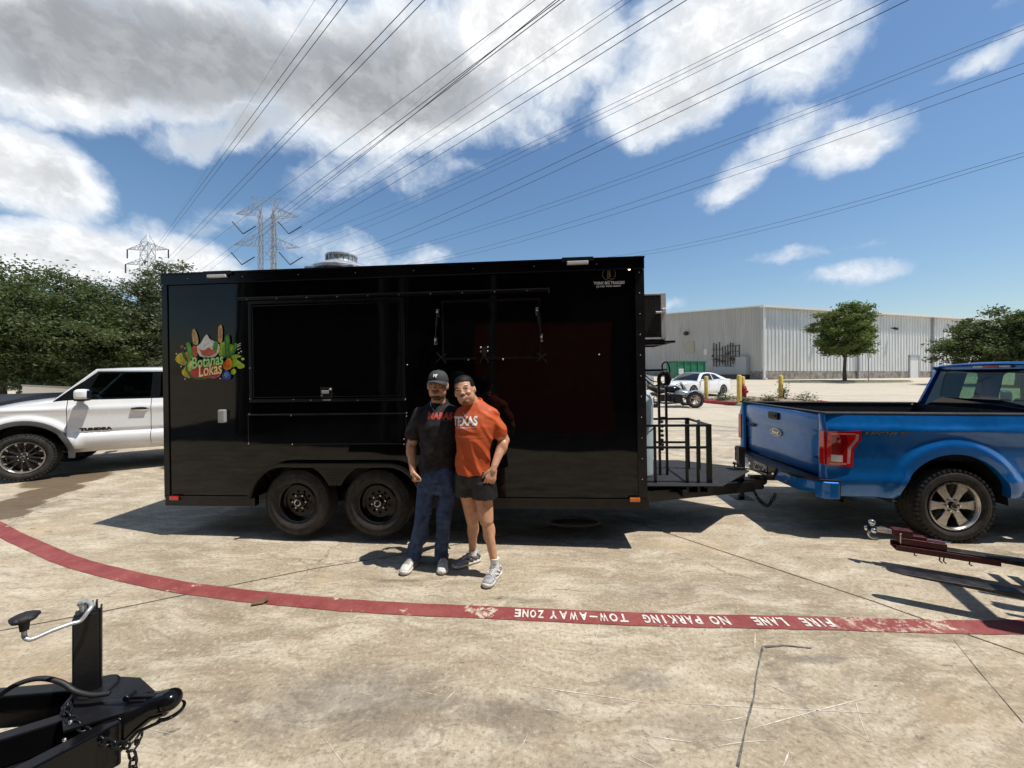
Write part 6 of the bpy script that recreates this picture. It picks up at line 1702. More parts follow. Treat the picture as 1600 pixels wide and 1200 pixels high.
# ------------------------------------------------------------------ white sedan (and the silver one behind it)
def sedan(name, label, loc, rz, paint):
    t = thing(name, label, 'car', loc, rz)
    wr, wf, wz, ra = 1.02, 3.84, .335, .385
    top = lambda x: interp(x, [(.0, .90), (.1, 1.03), (.6, 1.06), (1.2, 1.00), (2.2, .96), (3.3, .93), (3.8, .90), (4.4, .80), (4.75, .66)])
    def yf_(x, z):
        y = .92-.03*sm((z-.7)/.3)-.06*sm((.4-z)/.25)
        if x < .5: y -= .16*((.5-x)/.5)**2
        if x > 3.9: y -= .30*((x-3.9)/.95)**2
        return y
    for s in (-1, 1):
        for nm, a, b in (('rear_quarter', .02, 1.50), ('door', 1.51, 2.42), ('door', 2.43, 3.30), ('front_fender', 3.31, 4.85)):
            m = body_side(s, a, b, .22, top, yf_, (wr, wf), wz, ra, rows=12); m.build(nm, paint, t, smooth=50, fixn=False)
        for wx in (wr, wf):
            mb = MB(); rows = [[(wx+(ra+.02)*math.cos(math.pi*k/12), s*.88, wz+(ra+.02)*math.sin(math.pi*k/12)), (wx+(ra+.02)*math.cos(math.pi*k/12), s*.5, wz+(ra+.02)*math.sin(math.pi*k/12))] for k in range(13)]; mb.grid(rows); mb.box(wx-ra, wx+ra, min(s*.5, s*.49), max(s*.5, s*.49), .25, wz+ra); mb.build('wheel_well', 'black_matte', t)
            alloy_wheel('wheel', t, (wx, s*.80, wz), s > 0, wz, .235, .22, 'sedan', blocks=0)
    # bonnet, boot lid
    for nm, xa, xb in (('hood', 3.35, 4.85), ('boot_lid', .02, .75)):
        mb = MB(); rows = []
        for x in np.linspace(xa, xb, 9):
            z = top(x); w_ = yf_(x, z); rows.append([(x, v*w_, z+.05*(1-abs(v)**3)) for v in np.linspace(-1, 1, 11)])
        mb.grid(rows); mb.build(nm, paint, t, smooth='all')
    mb = MB(); mb.grid([[(4.85-.0*abs(v), v*yf_(4.85, .6), .70) for v in np.linspace(-1, 1, 9)], [(4.92-.12*v*v, v*.60, .58) for v in np.linspace(-1, 1, 9)], [(4.93-.12*v*v, v*.62, .36) for v in np.linspace(-1, 1, 9)], [(4.86-.1*v*v, v*.6, .22) for v in np.linspace(-1, 1, 9)]]); mb.build('front_bumper', paint, t, smooth=50)
    mb = MB(); mb.grid([[(.02, v*yf_(.02, .6), .95) for v in np.linspace(-1, 1, 9)], [(-.04, v*.74, .75) for v in np.linspace(-1, 1, 9)], [(-.06, v*.74, .42) for v in np.linspace(-1, 1, 9)], [(.02, v*.72, .24) for v in np.linspace(-1, 1, 9)]]); mb.build('rear_bumper', paint, t, smooth=50)
    mb = MB(); mb.box(4.90, 4.935, -.48, .48, .28, .46); mb.build('grille', 'black_matte', t, bevel=.02)
    for s in (-1, 1):
        mb = MB(); mb.tube([(4.60, s*.70, .72), (4.78, s*.60, .67), (4.88, s*.45, .66)], [.02, .035, .02], 8); mb.build('headlight', 'glass_dark', t, smooth=True)
        mb = MB(); mb.ell((3.22, s*.99, .98), (.08, .10, .065)); mb.build('mirror', paint, t, smooth=True)
    # roof arc and windows
    arc = [(.62, 1.05), (1.0, 1.20), (1.45, 1.36), (1.9, 1.435), (2.35, 1.445), (2.75, 1.40), (3.1, 1.22), (3.45, .96)]
    arcs = catmull(arc, 5)
    def sy(z): return .88-.30*sm((z-.93)/.55)*.82
    mb = MB(); rows = [[(x, v*sy(z), z+.035*(1-v*v)-.0) for v in np.linspace(-1, 1, 11)] for x, z in arcs]
    mb.grid(rows); 
    o = mb.build('roof', [paint, 'glass_dark'] if False else paint, t, smooth='all')
    lo = catmull([(.62, 1.06), (3.45, .94)], 20)
    for s in (-1, 1):
        mb = MB(); r1 = [(x, s*sy(z), z) for x, z in arcs]; r0 = [(x, s*(sy(.95)+.01), interp(x, [(.62, 1.045), (3.45, .93)])) for x, z in arcs]
        mb.grid([r0, r1]); mb.build('door_frame', paint, t, smooth=30)
        for poly in ([(1.22, 1.07), (1.98, 1.02), (1.98, 1.375), (1.62, 1.32)], [(2.06, 1.015), (3.22, .985), (2.86, 1.25), (2.66, 1.35), (2.35, 1.385), (2.06, 1.385)]):
            me = curve_mesh([poly], .006)
            for v in me.vertices:
                x, z, h = v.co.x, v.co.y, v.co.z
                zt_ = interp(x, arcs); zb_ = interp(x, [(.62, 1.045), (3.45, .93)]); k = (z-zb_)/(zt_-zb_)
                v.co = (x, s*((sy(.95)+.01)*(1-k)+sy(zt_)*k+.010+h), z)
            me.update(); link('window', me, 'glass_dark', t)
    mb = MB(); rows = [[(x+.012, v*(sy(z)-.05), z+.035*(1-v*v)+.012) for v in np.linspace(-1, 1, 9)] for x, z in arcs if x > 2.78]; mb.grid(rows); mb.build('windshield', 'glass_dark', t, smooth='all')
    mb = MB(); rows = [[(x-.01, v*(sy(z)-.06), z+.035*(1-v*v)+.012) for v in np.linspace(-1, 1, 9)] for x, z in arcs if x < 1.4]; mb.grid(rows); mb.build('rear_window', 'glass_dark', t, smooth='all')
    mb = MB(); rows = [[(x, v*(sy(z)-.04), z+.035*(1-v*v)+.008) for v in np.linspace(-1, 1, 9)] for x, z in arcs if 1.6 < x < 2.82]; mb.grid(rows); mb.build('roof_panel', 'glass_dark', t, smooth='all')
    mb = MB(); mb.box(.2, 4.7, -.75, .75, .2, .26); mb.box(.9, 3.4, -.7, .7, .26, .9); mb.build('floor_pan', 'black_matte', t)
    return t
# rear wheel seen at px (1127,617); the car points left and a little toward the camera
def place_sedan(t, px, py, ang):
    g = G(px, py); a = R(ang); l = Matrix.Rotation(a, 3, 'Z') @ Vector((1.02, .80, 0)); t.location = (g.x-l.x, g.y-l.y, gz(g.y)); t.rotation_euler = (0, 0, a)
sd = sedan('white_sedan', 'white sedan with black roof parked behind the yellow bollards', (0, 0, 0), 0, 'white_paint'); place_sedan(sd, 1128, 618.5, 209)
sv = copy_tree(sd); sv.name = 'silver_sedan'; sv['label'] = 'silver-grey sedan half hidden behind the black tongue rack'
for o in list(bpy.data.objects):
    if o.parent is sv and o.type == 'MESH' and o.data.materials and o.data.materials[0] == M['white_paint']:
        o.data = o.data.copy(); o.data.materials[0] = M['silver_paint']
place_sedan(sv, 1062, 614, 209); sv.location.x -= 1.2; sv.location.y += 3.4; sv.location.z = gz(sv.location.y)

# ------------------------------------------------------------------ three-wheeled open roadster / motorcycle beyond the cage
mc = thing('motorcycle', 'black open motorcycle with silver front fairing beside the red kerb', 'motorcycle', (8.05, 16.9, gz(16.9)), R(-8))
# front wheel at x=0 (towards the kerb), machine extends to -x
def mwheel(x, y, r, w_):
    w = bpy.data.objects.new('wheel', None); COL.objects.link(w); w.parent = mc; w.location = (x, y, r)
    tyre(w, r, r*.58, w_, blocks=0)
    mb = MB()
    for k in range(5):
        a = 2*math.pi*k/5; mb.beam((0, -.03, 0), (r*.58*math.cos(a), -.03, r*.58*math.sin(a)), .04, .03, (0, 1, 0))
    mb.lathe([(r*.6, -w_*.4), (r*.55, -w_*.4), (r*.53, w_*.4)], axis='y', n=28); mb.lathe([(.07, -.06), (.001, -.07)], axis='y', n=16); mb.build('rim', 'alloy', w)
mwheel(0, 0, .36, .20); mwheel(-1.75, .1, .34, .22); mwheel(-.02, 1.2, .36, .2)
mb = MB(); rows = []
for k in range(11):
    a = R(15+15*k); rows.append([(.40*math.cos(a), -.11, .36+.40*math.sin(a)), (.44*math.cos(a), 0, .36+.44*math.sin(a)), (.40*math.cos(a), .11, .36+.40*math.sin(a))])
mb.grid(rows); mb.build('front_fender', 'silver_paint', mc, smooth='all')
mb = MB(); mb.loft([[(x+.0, y, z) for x, y, z in [(xx, .45+ww*math.cos(t)*1.0, zz+hh*math.sin(t)) for t in np.linspace(0, 2*math.pi, 13)[:-1]]] for xx, ww, zz, hh in ((.1, .25, .58, .06), (-.15, .5, .62, .14), (-.5, .52, .66, .2), (-.8, .40, .60, .18))]); mb.build('front_fairing', 'silver_paint', mc, smooth='all')
mb = MB(); mb.beam((-.5, .3, .42), (-1.5, .3, .42), .4, .3); mb.cbox((-.75, .25, .4), (.5, .5, .4)); mb.cyl((-.75, -.08, .35), (-.75, .02, .35), .12, n=16); mb.tube([(-.5, 0, .25), (-1.2, -.05, .2), (-1.9, -.08, .28)], .05, 8); mb.build('engine', 'black_metal', mc, bevel=.02)
mb = MB(); mb.ell((-.85, .35, .80), (.36, .22, .16)); mb.build('tank', 'black_gloss', mc, smooth=True)
mb = MB(); mb.tube([(-1.1, .35, .76), (-1.4, .35, .74), (-1.7, .35, .86), (-1.95, .35, .92)], [.10, .17, .15, .08], 12); mb.build('saddle', 'black_matte', mc, smooth=True)
mb = MB(); mb.tube([(-.6, .0, 1.02), (-.5, .18, 1.05), (-.46, .35, 1.02), (-.5, .52, 1.05), (-.6, .7, 1.02)], .018, 8); mb.beam((-.46, .35, 1.0), (-.3, .35, .6), .06, .06); mb.build('handlebar', 'black_metal', mc, smooth=True)
mb = MB(); mb.grid([[(-.30, y, .80) for y in np.linspace(.1, .6, 7)], [(-.42, y, 1.0+.02*math.cos((y-.35)*6)) for y in np.linspace(.13, .57, 7)], [(-.52, y, 1.14-.3*(y-.35)**2) for y in np.linspace(.18, .52, 7)]]); mb.build('windscreen', 'glass_mid', mc, smooth='all')
mb = MB(); mb.ell((-.02, .35, .66), (.08, .10, .08)); mb.build('headlight', 'white_lens', mc, smooth=True)
for s in (-1, 1):
    mb = MB(); mb.beam((-.35, .4, .42), (0, .12 if s < 0 else 1.08, .36), .04, .04); mb.build('swing_arm', 'alloy_dark', mc)

# ------------------------------------------------------------------ forklift whose forks reach in from the side
ft = thing('forklift', 'dark forklift with two worn steel forks reaching over the concrete beside the blue pickup', 'forklift', (4.02, 2.50, 0), R(153))
# local +x points along the forks towards their tips; y across
def fl(p): # world -> local
    return Matrix.Rotation(-R(153), 3, 'Z') @ (Vector(p)-Vector((4.02, 2.50, 0)))
tipA = fl((3.53, 3.475, .20)); tipB = fl((2.93, 3.01, .22))
for tip, zt_ in ((tipB, .225), (tipA, .225)):
    y = tip.y; L = tip.x
    mb = MB()
    outl = [(L-.0, y-.012), (L-.015, y-.030), (L-.10, y-.048), (L-.22, y-.052), (.02, y-.052), (.02, y+.052), (L-.22, y+.052), (L-.10, y+.048), (L-.015, y+.030), (L-.0, y+.012)]
    up = [(a, b, zt_) for a, b in outl]; dn = [(a if i not in (0, 9) else a-.005, b, zt_-interp(a, [(0, .045), (L*.5, .030), (L, .010)])) for i, (a, b) in enumerate(outl)]
    n = 10; mb.add(up+dn, [tuple(range(n)), tuple(range(2*n-1, n-1, -1))]+[(i, n+i, n+(i+1) % n, (i+1) % n) for i in range(n)])
    mb.box(-.03, .0195, y-.052, y+.052, zt_-.045, zt_+.55)
    mb.build('fork', 'forksteel', ft, bevel=.003)
mb = MB()
for z in (.34, .66): mb.box(-.07, -.031, tipB.y-.62, tipA.y+.25, z, z+.09) if tipB.y < tipA.y else mb.box(-.07, -.031, tipA.y-.25, tipB.y+.25, z, z+.09)
mb.build('carriage', 'black_metal', ft)
ym = (tipA.y+tipB.y)/2
mb = MB()
for s in (-1, 1): mb.box(-.20, -.08, ym+s*.33-.04, ym+s*.33+.04, .10, 2.05)
mb.box(-.20, -.09, ym-.29, ym+.29, 1.97, 2.05); mb.box(-.2, -.09, ym-.29, ym+.29, .12, .2); mb.cyl((-.15, ym, .2), (-.15, ym, 1.6), .045, n=12); mb.build('mast', 'black_metal', ft)
mb = MB(); mb.box(-1.9, -.30, ym-.5, ym+.5, .30, 1.0); mb.box(-2.15, -1.5, ym-.52, ym+.52, .28, 1.12); mb.build('truck_body', 'maroon', ft, bevel=.05)
mb = MB()
for x in (-.45, -1.85):
    for s in (-1, 1): mb.beam((x, ym+s*.46, 1.0), (x-.0+(.1 if x > -1 else 0), ym+s*.43, 2.0), .05, .05)
for k in range(6): mb.box(-1.9, -.3, ym-.42+k*.16, ym-.38+k*.16, 2.0, 2.04)
mb.build('overhead_guard', 'black_metal', ft)
for x, r_ in ((-.42, .28), (-1.7, .23)):
    for s in (-1, 1):
        mb = MB(); mb.lathe([(r_*.5, -.08), (r_*.96, -.09), (r_, -.06), (r_, .06), (r_*.96, .09), (r_*.5, .08)], (x, ym+s*.46, r_), 'y', 28); mb.build('wheel', 'rubber', ft, smooth=30)
mb = MB(); mb.box(-1.2, -.8, ym-.22, ym+.22, 1.0, 1.12); mb.box(-1.3, -1.2, ym-.22, ym+.22, 1.0, 1.5); mb.build('seat', 'black_matte', ft, bevel=.03)
# ball mount attachment sitting on the rear fork
ha = thing('tow_ball_attachment', 'maroon steel sleeve with chrome tow ball and hook slid on the rear fork', 'hitch attachment', mw=ft.matrix_basis.copy())
bpy.context.view_layer.update()
ha.matrix_world = Matrix.Translation(ft.location) @ Matrix.Rotation(R(153), 4, 'Z')
y = tipA.y; L = tipA.x
mb = MB(); mb.box(L-.27, L+.03, y-.055, y+.055, .228, .278); mb.build('sleeve', 'maroon', ha, bevel=.003)
mb = MB(); mb.box(L-.58, L+.06, y-.062, y+.062, .165, .174); mb.box(L-.58, L+.06, y-.070, y-.0625, .166, .215); mb.box(L-.58, L+.06, y+.0625, y+.070, .166, .215); mb.build('channel', 'maroon', ha, bevel=.002)
mb = MB(); mb.box(L-.06, L+.07, y-.040, y+.040, .279, .345); mb.box(L-.15, L-.061, y-.03, y+.03, .279, .305); mb.build('receiver_tube', 'maroon', ha, bevel=.003)
mb = MB(); mb.box(L+.071, L+.18, y-.020, y+.020, .292, .330); mb.box(L+.10, L+.15, y-.024, y+.024, .300, .336); mb.build('shank', 'alloy', ha, bevel=.003)
mb = MB(); mb.box(L+.181, L+.235, y-.024, y+.024, .290, .338); mb.build('ball_block', 'black_metal', ha, bevel=.004)
mb = MB(); mb.ell((L+.208, y, .372), (.026, .026, .026), None, 20, 14); mb.cyl((L+.208, y, .338), (L+.208, y, .36), .014, n=12); mb.build('tow_ball', 'chrome', ha, smooth=50)
mb = MB(); mb.ell((L+.205, y+.04, .308), (.023, .023, .023), None, 20, 14); mb.ell((L+.25, y, .31), (.014, .022, .022)); mb.build('tow_ball', 'chrome', ha, smooth=True)
mb = MB(); mb.tube(smooth_path([(L+.225, y+.01, .292), (L+.235, y+.01, .262), (L+.22, y+.01, .237), (L+.19, y+.01, .230), (L+.17, y+.01, .240)]), [.010]*20+[.008]*5, 8); mb.build('tow_hook', 'steel', ha, smooth=True)
mb = MB(); mb.cyl((L+.03, y+.062, .235), (L+.03, y+.062, .31), .005, n=8); mb.ell((L+.03, y+.062, .315), (.009, .009, .009)); mb.build('hitch_pin', 'steel', ha)
mb = MB(); mb.tube([(L-.30, y+.03, .289), (L-.15, y+.035, .291)], .007, 8); mb.build('pull_rod', 'chrome', ha)
mb = MB()
for dx, dl in ((-.06, .02), (-.22, .045), (-.245, .045), (-.40, .03)): mb.tube([(L+dx, y+.066, .165), (L+dx+.005, y+.07, .165-dl*.6), (L+dx-.012, y+.07, .165-dl)], .005, 6)
mb.build('set_bolt', 'forksteel', ha)

# ------------------------------------------------------------------ foreground trailer tongue, lower corner of the photo
tg_ = thing('trailer_tongue', 'black A-frame trailer tongue with crank jack and coupler in the near corner', 'trailer tongue', (0, 0, 0))
def bx(px, py, y): return P(px, py, y)
ball = Vector((-1.315, 1.475, .50))
jp = Vector((-1.662, 1.50, .45)); 
# beams with real section 127 x 50 mm
zt_ = .505
fa = Vector((-1.45, 1.50, 0)); 
ax = Vector((-.84, -.54, 0)).normalized()      # direction back along the far beam's mean
far_e = Vector((-3.3, 1.32, 0)); near_e = Vector((-1.98, .62, 0))
mb = MB(); mb.beam((-1.62, 1.555, .435), (far_e.x, far_e.y+.05, .435), .055, .125); f_ = mb.build('beam', 'black_gloss', tg_, bevel=.006)
mb = MB(); mb.beam((-1.43, 1.40, .42), (near_e.x, near_e.y, .42), .055, .155); mb.build('beam', 'black_gloss', tg_, bevel=.006)
mb = MB(); mb.beam((-1.60, 1.47, .425), (-2.9, .70, .425), .05, .10); mb.build('beam', 'black_gloss', tg_, bevel=.006)
mb = MB(); mb.beam((far_e.x+.1, far_e.y, .43), (near_e.x-.02, near_e.y+.05, .43), .05, .1); mb.build('cross_member', 'black_gloss', tg_, bevel=.006)
mb = MB(); mb.prism([(-1.50, 1.44), (-3.0, 1.30), (-1.93, .68)], .365, .372, 'xy'); mb.build('gap_shade_plate', 'black_metal', tg_)  # dark sheet added to stand for the shade between the beams
# top plate and pressed coupler
mb = MB(); mb.prism([(-1.75, 1.585), (-1.52, 1.57), (-1.40, 1.505), (-1.36, 1.47), (-1.40, 1.42), (-1.56, 1.335), (-1.68, 1.43)], .500, .508, 'xy'); mb.build('top_plate', 'black_metal', tg_)
cd = (ball-Vector((-1.56, 1.45, .50))).normalized(); cs = Vector((-cd.y, cd.x, 0))
rings = []
for u, w_, z0, z1 in ((-.24, .088, .34, .509), (-.13, .080, .365, .510), (-.08, .054, .415, .511), (-.045, .036, .440, .522), (-.0, .036, .452, .530)):
    c = ball+cd*u; rg_ = []
    for k in range(16):
        a_ = 2*math.pi*k/16; p_ = c+cs*w_*(abs(math.cos(a_))**.6*(1 if math.cos(a_) > 0 else -1)); rg_.append((p_.x, p_.y, (z0+z1)/2+(z1-z0)/2*(abs(math.sin(a_))**.6*(1 if math.sin(a_) > 0 else -1))))
    rings.append(rg_)
mb = MB(); mb.loft(rings); mb.ell((ball.x, ball.y, .497), (.040, .040, .036), None, 24, 16); cp_ = mb.build('coupler', 'black_gloss', tg_, smooth=50)
mb = MB(); rows = []
for k in range(15):
    a_ = math.atan2(cd.y, cd.x)+R(-105+15*k); rows.append([(ball.x+.038*math.cos(a_), ball.y+.038*math.sin(a_), .462), (ball.x+.049*math.cos(a_), ball.y+.049*math.sin(a_), .458), (ball.x+.047*math.cos(a_), ball.y+.047*math.sin(a_), .452)])
mb.grid(rows); 
for s in (-1, 1): mb.tube([ball+cs*s*.046+Vector((0, 0, -.045)), ball-cd*.07+cs*s*.056+Vector((0, 0, -.068)), ball-cd*.12+cs*s*.080+Vector((0, 0, -.125)), ball-cd*.22+cs*s*.090+Vector((0, 0, -.16))], .006, 6)
mb.build('coupler_lip', 'black_gloss', cp_, smooth=True)
c = ball-cd*.105
mb = MB(); mb.beam(c+Vector((0, 0, .022))-cd*.03, c+Vector((0, 0, .018))+cd*.055, .016, .010); mb.cyl(c-cd*.035+cs*.018+Vector((0, 0, .026)), c-cd*.035-cs*.018+Vector((0, 0, .026)), .012, n=12); mb.beam(c+Vector((0, 0, .012))-cd*.03, c+Vector((0, 0, .010))+cd*.03, .034, .010); mb.build('latch', 'black_metal', cp_, bevel=.002)
# vertical jack
jr = R(44)
jack = bpy.data.objects.new('jack', None); COL.objects.link(jack); jack.parent = tg_; jack.location = (jp.x, jp.y, 0); jack.rotation_euler = (0, 0, jr)
mb = MB(); mb.box(-.036, .036, -.024, .024, .30, .815); mb.build('jack_post', 'black_metal', jack, bevel=.005)
mb = MB(); mb.box(.0365, .042, -.020, .024, .33, .826); mb.build('jack_flange', 'black_metal', jack, bevel=.001)
mb = MB(); mb.box(-.030, .030, -.020, .020, .8155, .826); mb.box(.012, .018, -.012, .020, .826, .850); mb.box(.024, .030, -.012, .020, .826, .850); mb.build('jack_cap', 'black_metal', jack)
mb = MB(); mb.box(-.028, .028, -.026, .026, .10, .299); mb.cyl((0, 0, .09), (0, 0, .10), .10, n=24); mb.build('jack_leg', 'black_metal', jack)
mb = MB(); mb.lathe([(.001, .003), (.055, .003), (.062, 0), (.062, -.01)], (.03, -.0, .512), 'z', 24); mb.build('mount_ring', 'black_metal', jack)
# crank handle
def jpnt(px, py, y): return Matrix.Rotation(-jr, 3, 'Z') @ (P(px, py, y)-Vector((jp.x, jp.y, 0)))
path = smooth_path([jpnt(127, 942, 1.50), jpnt(138, 941, 1.495), jpnt(144, 946, 1.47), jpnt(138, 955, 1.45), jpnt(126, 970, 1.43), jpnt(110, 975, 1.41), jpnt(80, 986, 1.37), jpnt(55, 997, 1.34), jpnt(44, 999, 1.33), jpnt(38, 994, 1.33), jpnt(38, 985, 1.33)], 6)
mb = MB(); mb.tube(path, .0068, 10); cr = mb.build('crank_rod', 'galv', jack, smooth=True)
mb = MB(); mb.cyl(jpnt(125, 943, 1.50), jpnt(134, 941, 1.50), .011, n=12); mb.cyl(jpnt(131, 944, 1.50), jpnt(132, 960, 1.50), .013, n=12); mb.build('crank_socket', 'galv', jack)
kp = jpnt(38, 969, 1.33)
mb = MB(); mb.lathe([(.011, -.035), (.013, -.012), (.018, -.004), (.030, .0), (.034, .008), (.030, .017), (.018, .021), (.001, .022)], kp, 'z', 24)
for k in range(5):
    a_ = 2*math.pi*k/5+.3; mb.ell((kp.x+.024*math.cos(a_), kp.y+.024*math.sin(a_), kp.z+.009), (.014, .014, .010), None, 10, 8)
mb.build('crank_knob', 'black_matte', jack, smooth='all')
# hose
mb = MB(); mb.tube(smooth_path([bx(-60, 1125, 1.30), bx(-10, 1093, 1.36), bx(25, 1070, 1.40), bx(62, 1060, 1.42), bx(95, 1066, 1.43), bx(118, 1080, 1.43), bx(145, 1086, 1.435), bx(172, 1083, 1.45)], 8), .0085, 10); mb.build('brake_hose', 'black_matte', tg_, smooth=True)
# safety chain
chain('safety_chain', [bx(113, 1095, 1.44), bx(104, 1112, 1.40), bx(115, 1127, 1.375), bx(135, 1140, 1.36), bx(155, 1155, 1.345), bx(177, 1163, 1.33), bx(197, 1164, 1.32), bx(215, 1158, 1.33)], tg_, .036, .025, .0040, 'black_metal')
chain('safety_chain', [bx(221, 1148, 1.39), bx(212, 1160, 1.36), bx(206, 1172, 1.34), bx(208, 1190, 1.34), bx(208, 1235, 1.34), bx(205, 1290, 1.34)], tg_, .036, .025, .0040, 'black_metal')
mb = MB()
for q in ((110, 1128, 1.27), (101, 1156, 1.27)): mb.ell(bx(*q), (.006, .006, .006), None, 8, 6)
mb.build('bolt', 'steel', tg_)
# ------------------------------------------------------------------ people
def solid(name, mb, voxel, smooth_it, material, parent, disp=None, head=None):
    """union of overlapping volumes remeshed into one continuous surface"""
    me = mb.mesh('tmp')
    bm = bmesh.new(); bm.from_mesh(me); bmesh.ops.recalc_face_normals(bm, faces=bm.faces[:]); bm.to_mesh(me); bm.free()
    o = bpy.data.objects.new(name, me); COL.objects.link(o)
    md = o.modifiers.new('r', 'REMESH'); md.mode = 'VOXEL'; md.voxel_size = voxel; md.use_smooth_shade = True
    if smooth_it:
        s = o.modifiers.new('s', 'SMOOTH'); s.factor = .5; s.iterations = smooth_it
    nm = eval_mesh(o); bpy.data.objects.remove(o); bpy.data.meshes.remove(me)
    if head is not None:
        o = bpy.data.objects.new('t', nm); COL.objects.link(o); vg = o.vertex_groups.new(name='h'); Hi = head.inverted()
        vg.add([v.index for v in nm.vertices if (Hi @ v.co).length < .155 and not (abs((Hi @ v.co).x) < .02 and (Hi @ v.co).y < -.085)], 1.0, 'ADD')
        s = o.modifiers.new('s', 'SMOOTH'); s.factor = .5; s.iterations = 7; s.vertex_group = 'h'
        n2 = eval_mesh(o); bpy.data.objects.remove(o); bpy.data.meshes.remove(nm); nm = n2
    if disp:
        n = len(nm.vertices); co = np.empty(n*3, np.float32); nm.vertices.foreach_get('co', co); co = co.reshape(-1, 3)
        no = np.empty(n*3, np.float32); nm.vertices.foreach_get('normal', no); no = no.reshape(-1, 3)
        d = np.array([disp(Vector(p.tolist()), Vector(q.tolist())) for p, q in zip(co, no)], np.float32)
        co += no*d[:, None]; nm.vertices.foreach_set('co', co.reshape(-1)); nm.update()
    nm.materials.clear(); nm.materials.append(M[material]); nm.shade_smooth(); nm.name = name
    o = bpy.data.objects.new(name, nm); COL.objects.link(o); o.parent = parent
    return o
RS = [1.0]
def ring(c, rx, ry, n=24, e=2.3, yaw=0.0, tilt=0.0):
    out = []; rx *= RS[0]; ry *= RS[0]
    for k in range(n):
        a = 2*math.pi*k/n; ca, sa = math.cos(a), math.sin(a)
        x = rx*abs(ca)**(2/e)*(1 if ca > 0 else -1); y = ry*abs(sa)**(2/e)*(1 if sa > 0 else -1)
        out.append((c[0]+x*math.cos(yaw)-y*math.sin(yaw), c[1]+x*math.sin(yaw)+y*math.cos(yaw), c[2]+x*tilt))
    return out
def fingers(mb, wrist, hand_dir, palm_n, side, curl=.6, s=1.0, spread=1.0):
    """palm and five separate fingers. hand_dir: from wrist to knuckles; palm_n: palm normal; side: direction of the thumb"""
    d = Vector(hand_dir).normalized(); t = Vector(side); t = (t-d*t.dot(d)).normalized(); n = Vector(palm_n); n = (n-d*n.dot(d)-t*n.dot(t)).normalized()
    w = Vector(wrist)
    # palm slab
    for k, off in enumerate((-.030, -.010, .011, .030)):
        mb.caps(w+t*off*.55*s+d*.012*s, w+d*.085*s+t*off*s, .017*s, .0145*s, 10)
    L = [.066, .078, .074, .060]
    for i, off in enumerate((.033, .012, -.010, -.031)):
        p = w+d*(.088-.004*abs(i-1.2))*s+t*off*s*spread; ang = .25+curl*(.55+.12*i); dirv = (d*math.cos(ang)+n*math.sin(ang)).normalized()
        l = L[i]*s
        q = p+dirv*l*.45; ang2 = ang+curl*.9; dir2 = (d*math.cos(ang2)+n*math.sin(ang2)).normalized(); q2 = q+dir2*l*.32
        ang3 = ang2+curl*.6; dir3 = (d*math.cos(ang3)+n*math.sin(ang3)).normalized(); q3 = q2+dir3*l*.24
        mb.caps(p-dirv*.014, q, .0098*s, .0090*s, 8); mb.caps(q, q2, .0090*s, .0082*s, 8); mb.caps(q2, q3, .0082*s, .0070*s, 8)
    p = w+d*.028*s+t*.028*s; q = p+(t*.55+d*.75+n*.35).normalized()*.040*s; q2 = q+(t*.12+d*.9+n*.45).normalized()*.034*s
    mb.caps(p, q, .0145*s, .0115*s, 8); mb.caps(q, q2, .0110*s, .0088*s, 8)
def head_parts(mb, H, s=1.0):
    """H: 4x4 matrix, head centred at eye level midway; local +y faces backwards, face looks to -y"""
    def e(c, r, rot=None, **k): mb.T = H @ Matrix.Scale(s, 4); mb.ell(c, r, rot, **k); mb.T = Matrix.Identity(4)
    e((0, .020, .035), (.0775, .096, .086), nu=28, nv=18)          # cranium
    e((0, -.010, .005), (.071, .076, .072), nu=24, nv=16)         # face block
    e((0, -.018, -.045), (.061, .062, .052), nu=24, nv=16)        # jaw
    e((0, -.050, -.088), (.030, .027, .022))                      # chin
    e((.040, -.002, -.040), (.029, .056, .058)); e((-.040, -.002, -.040), (.029, .056, .058))
    e((.034, -.058, -.022), (.027, .021, .020)); e((-.034, -.058, -.022), (.027, .021, .020))   # cheeks
    e((0, -.066, .030), (.050, .014, .014))                       # brow
    e((0, -.082, -.002), (.0105, .014, .027), Euler((R(-12), 0, 0))); e((0, -.096, -.021), (.0135, .012, .010)); e((.0115, -.088, -.025), (.008, .010, .007)); e((-.0115, -.088, -.025), (.008, .010, .007))
    e((0, -.070, -.050), (.033, .018, .020))
    for sd in (-1, 1):
        e((sd*.079, .012, .000), (.008, .018, .031), Euler((R(-10), 0, sd*.35))); e((sd*.074, .004, -.012), (.010, .012, .016))
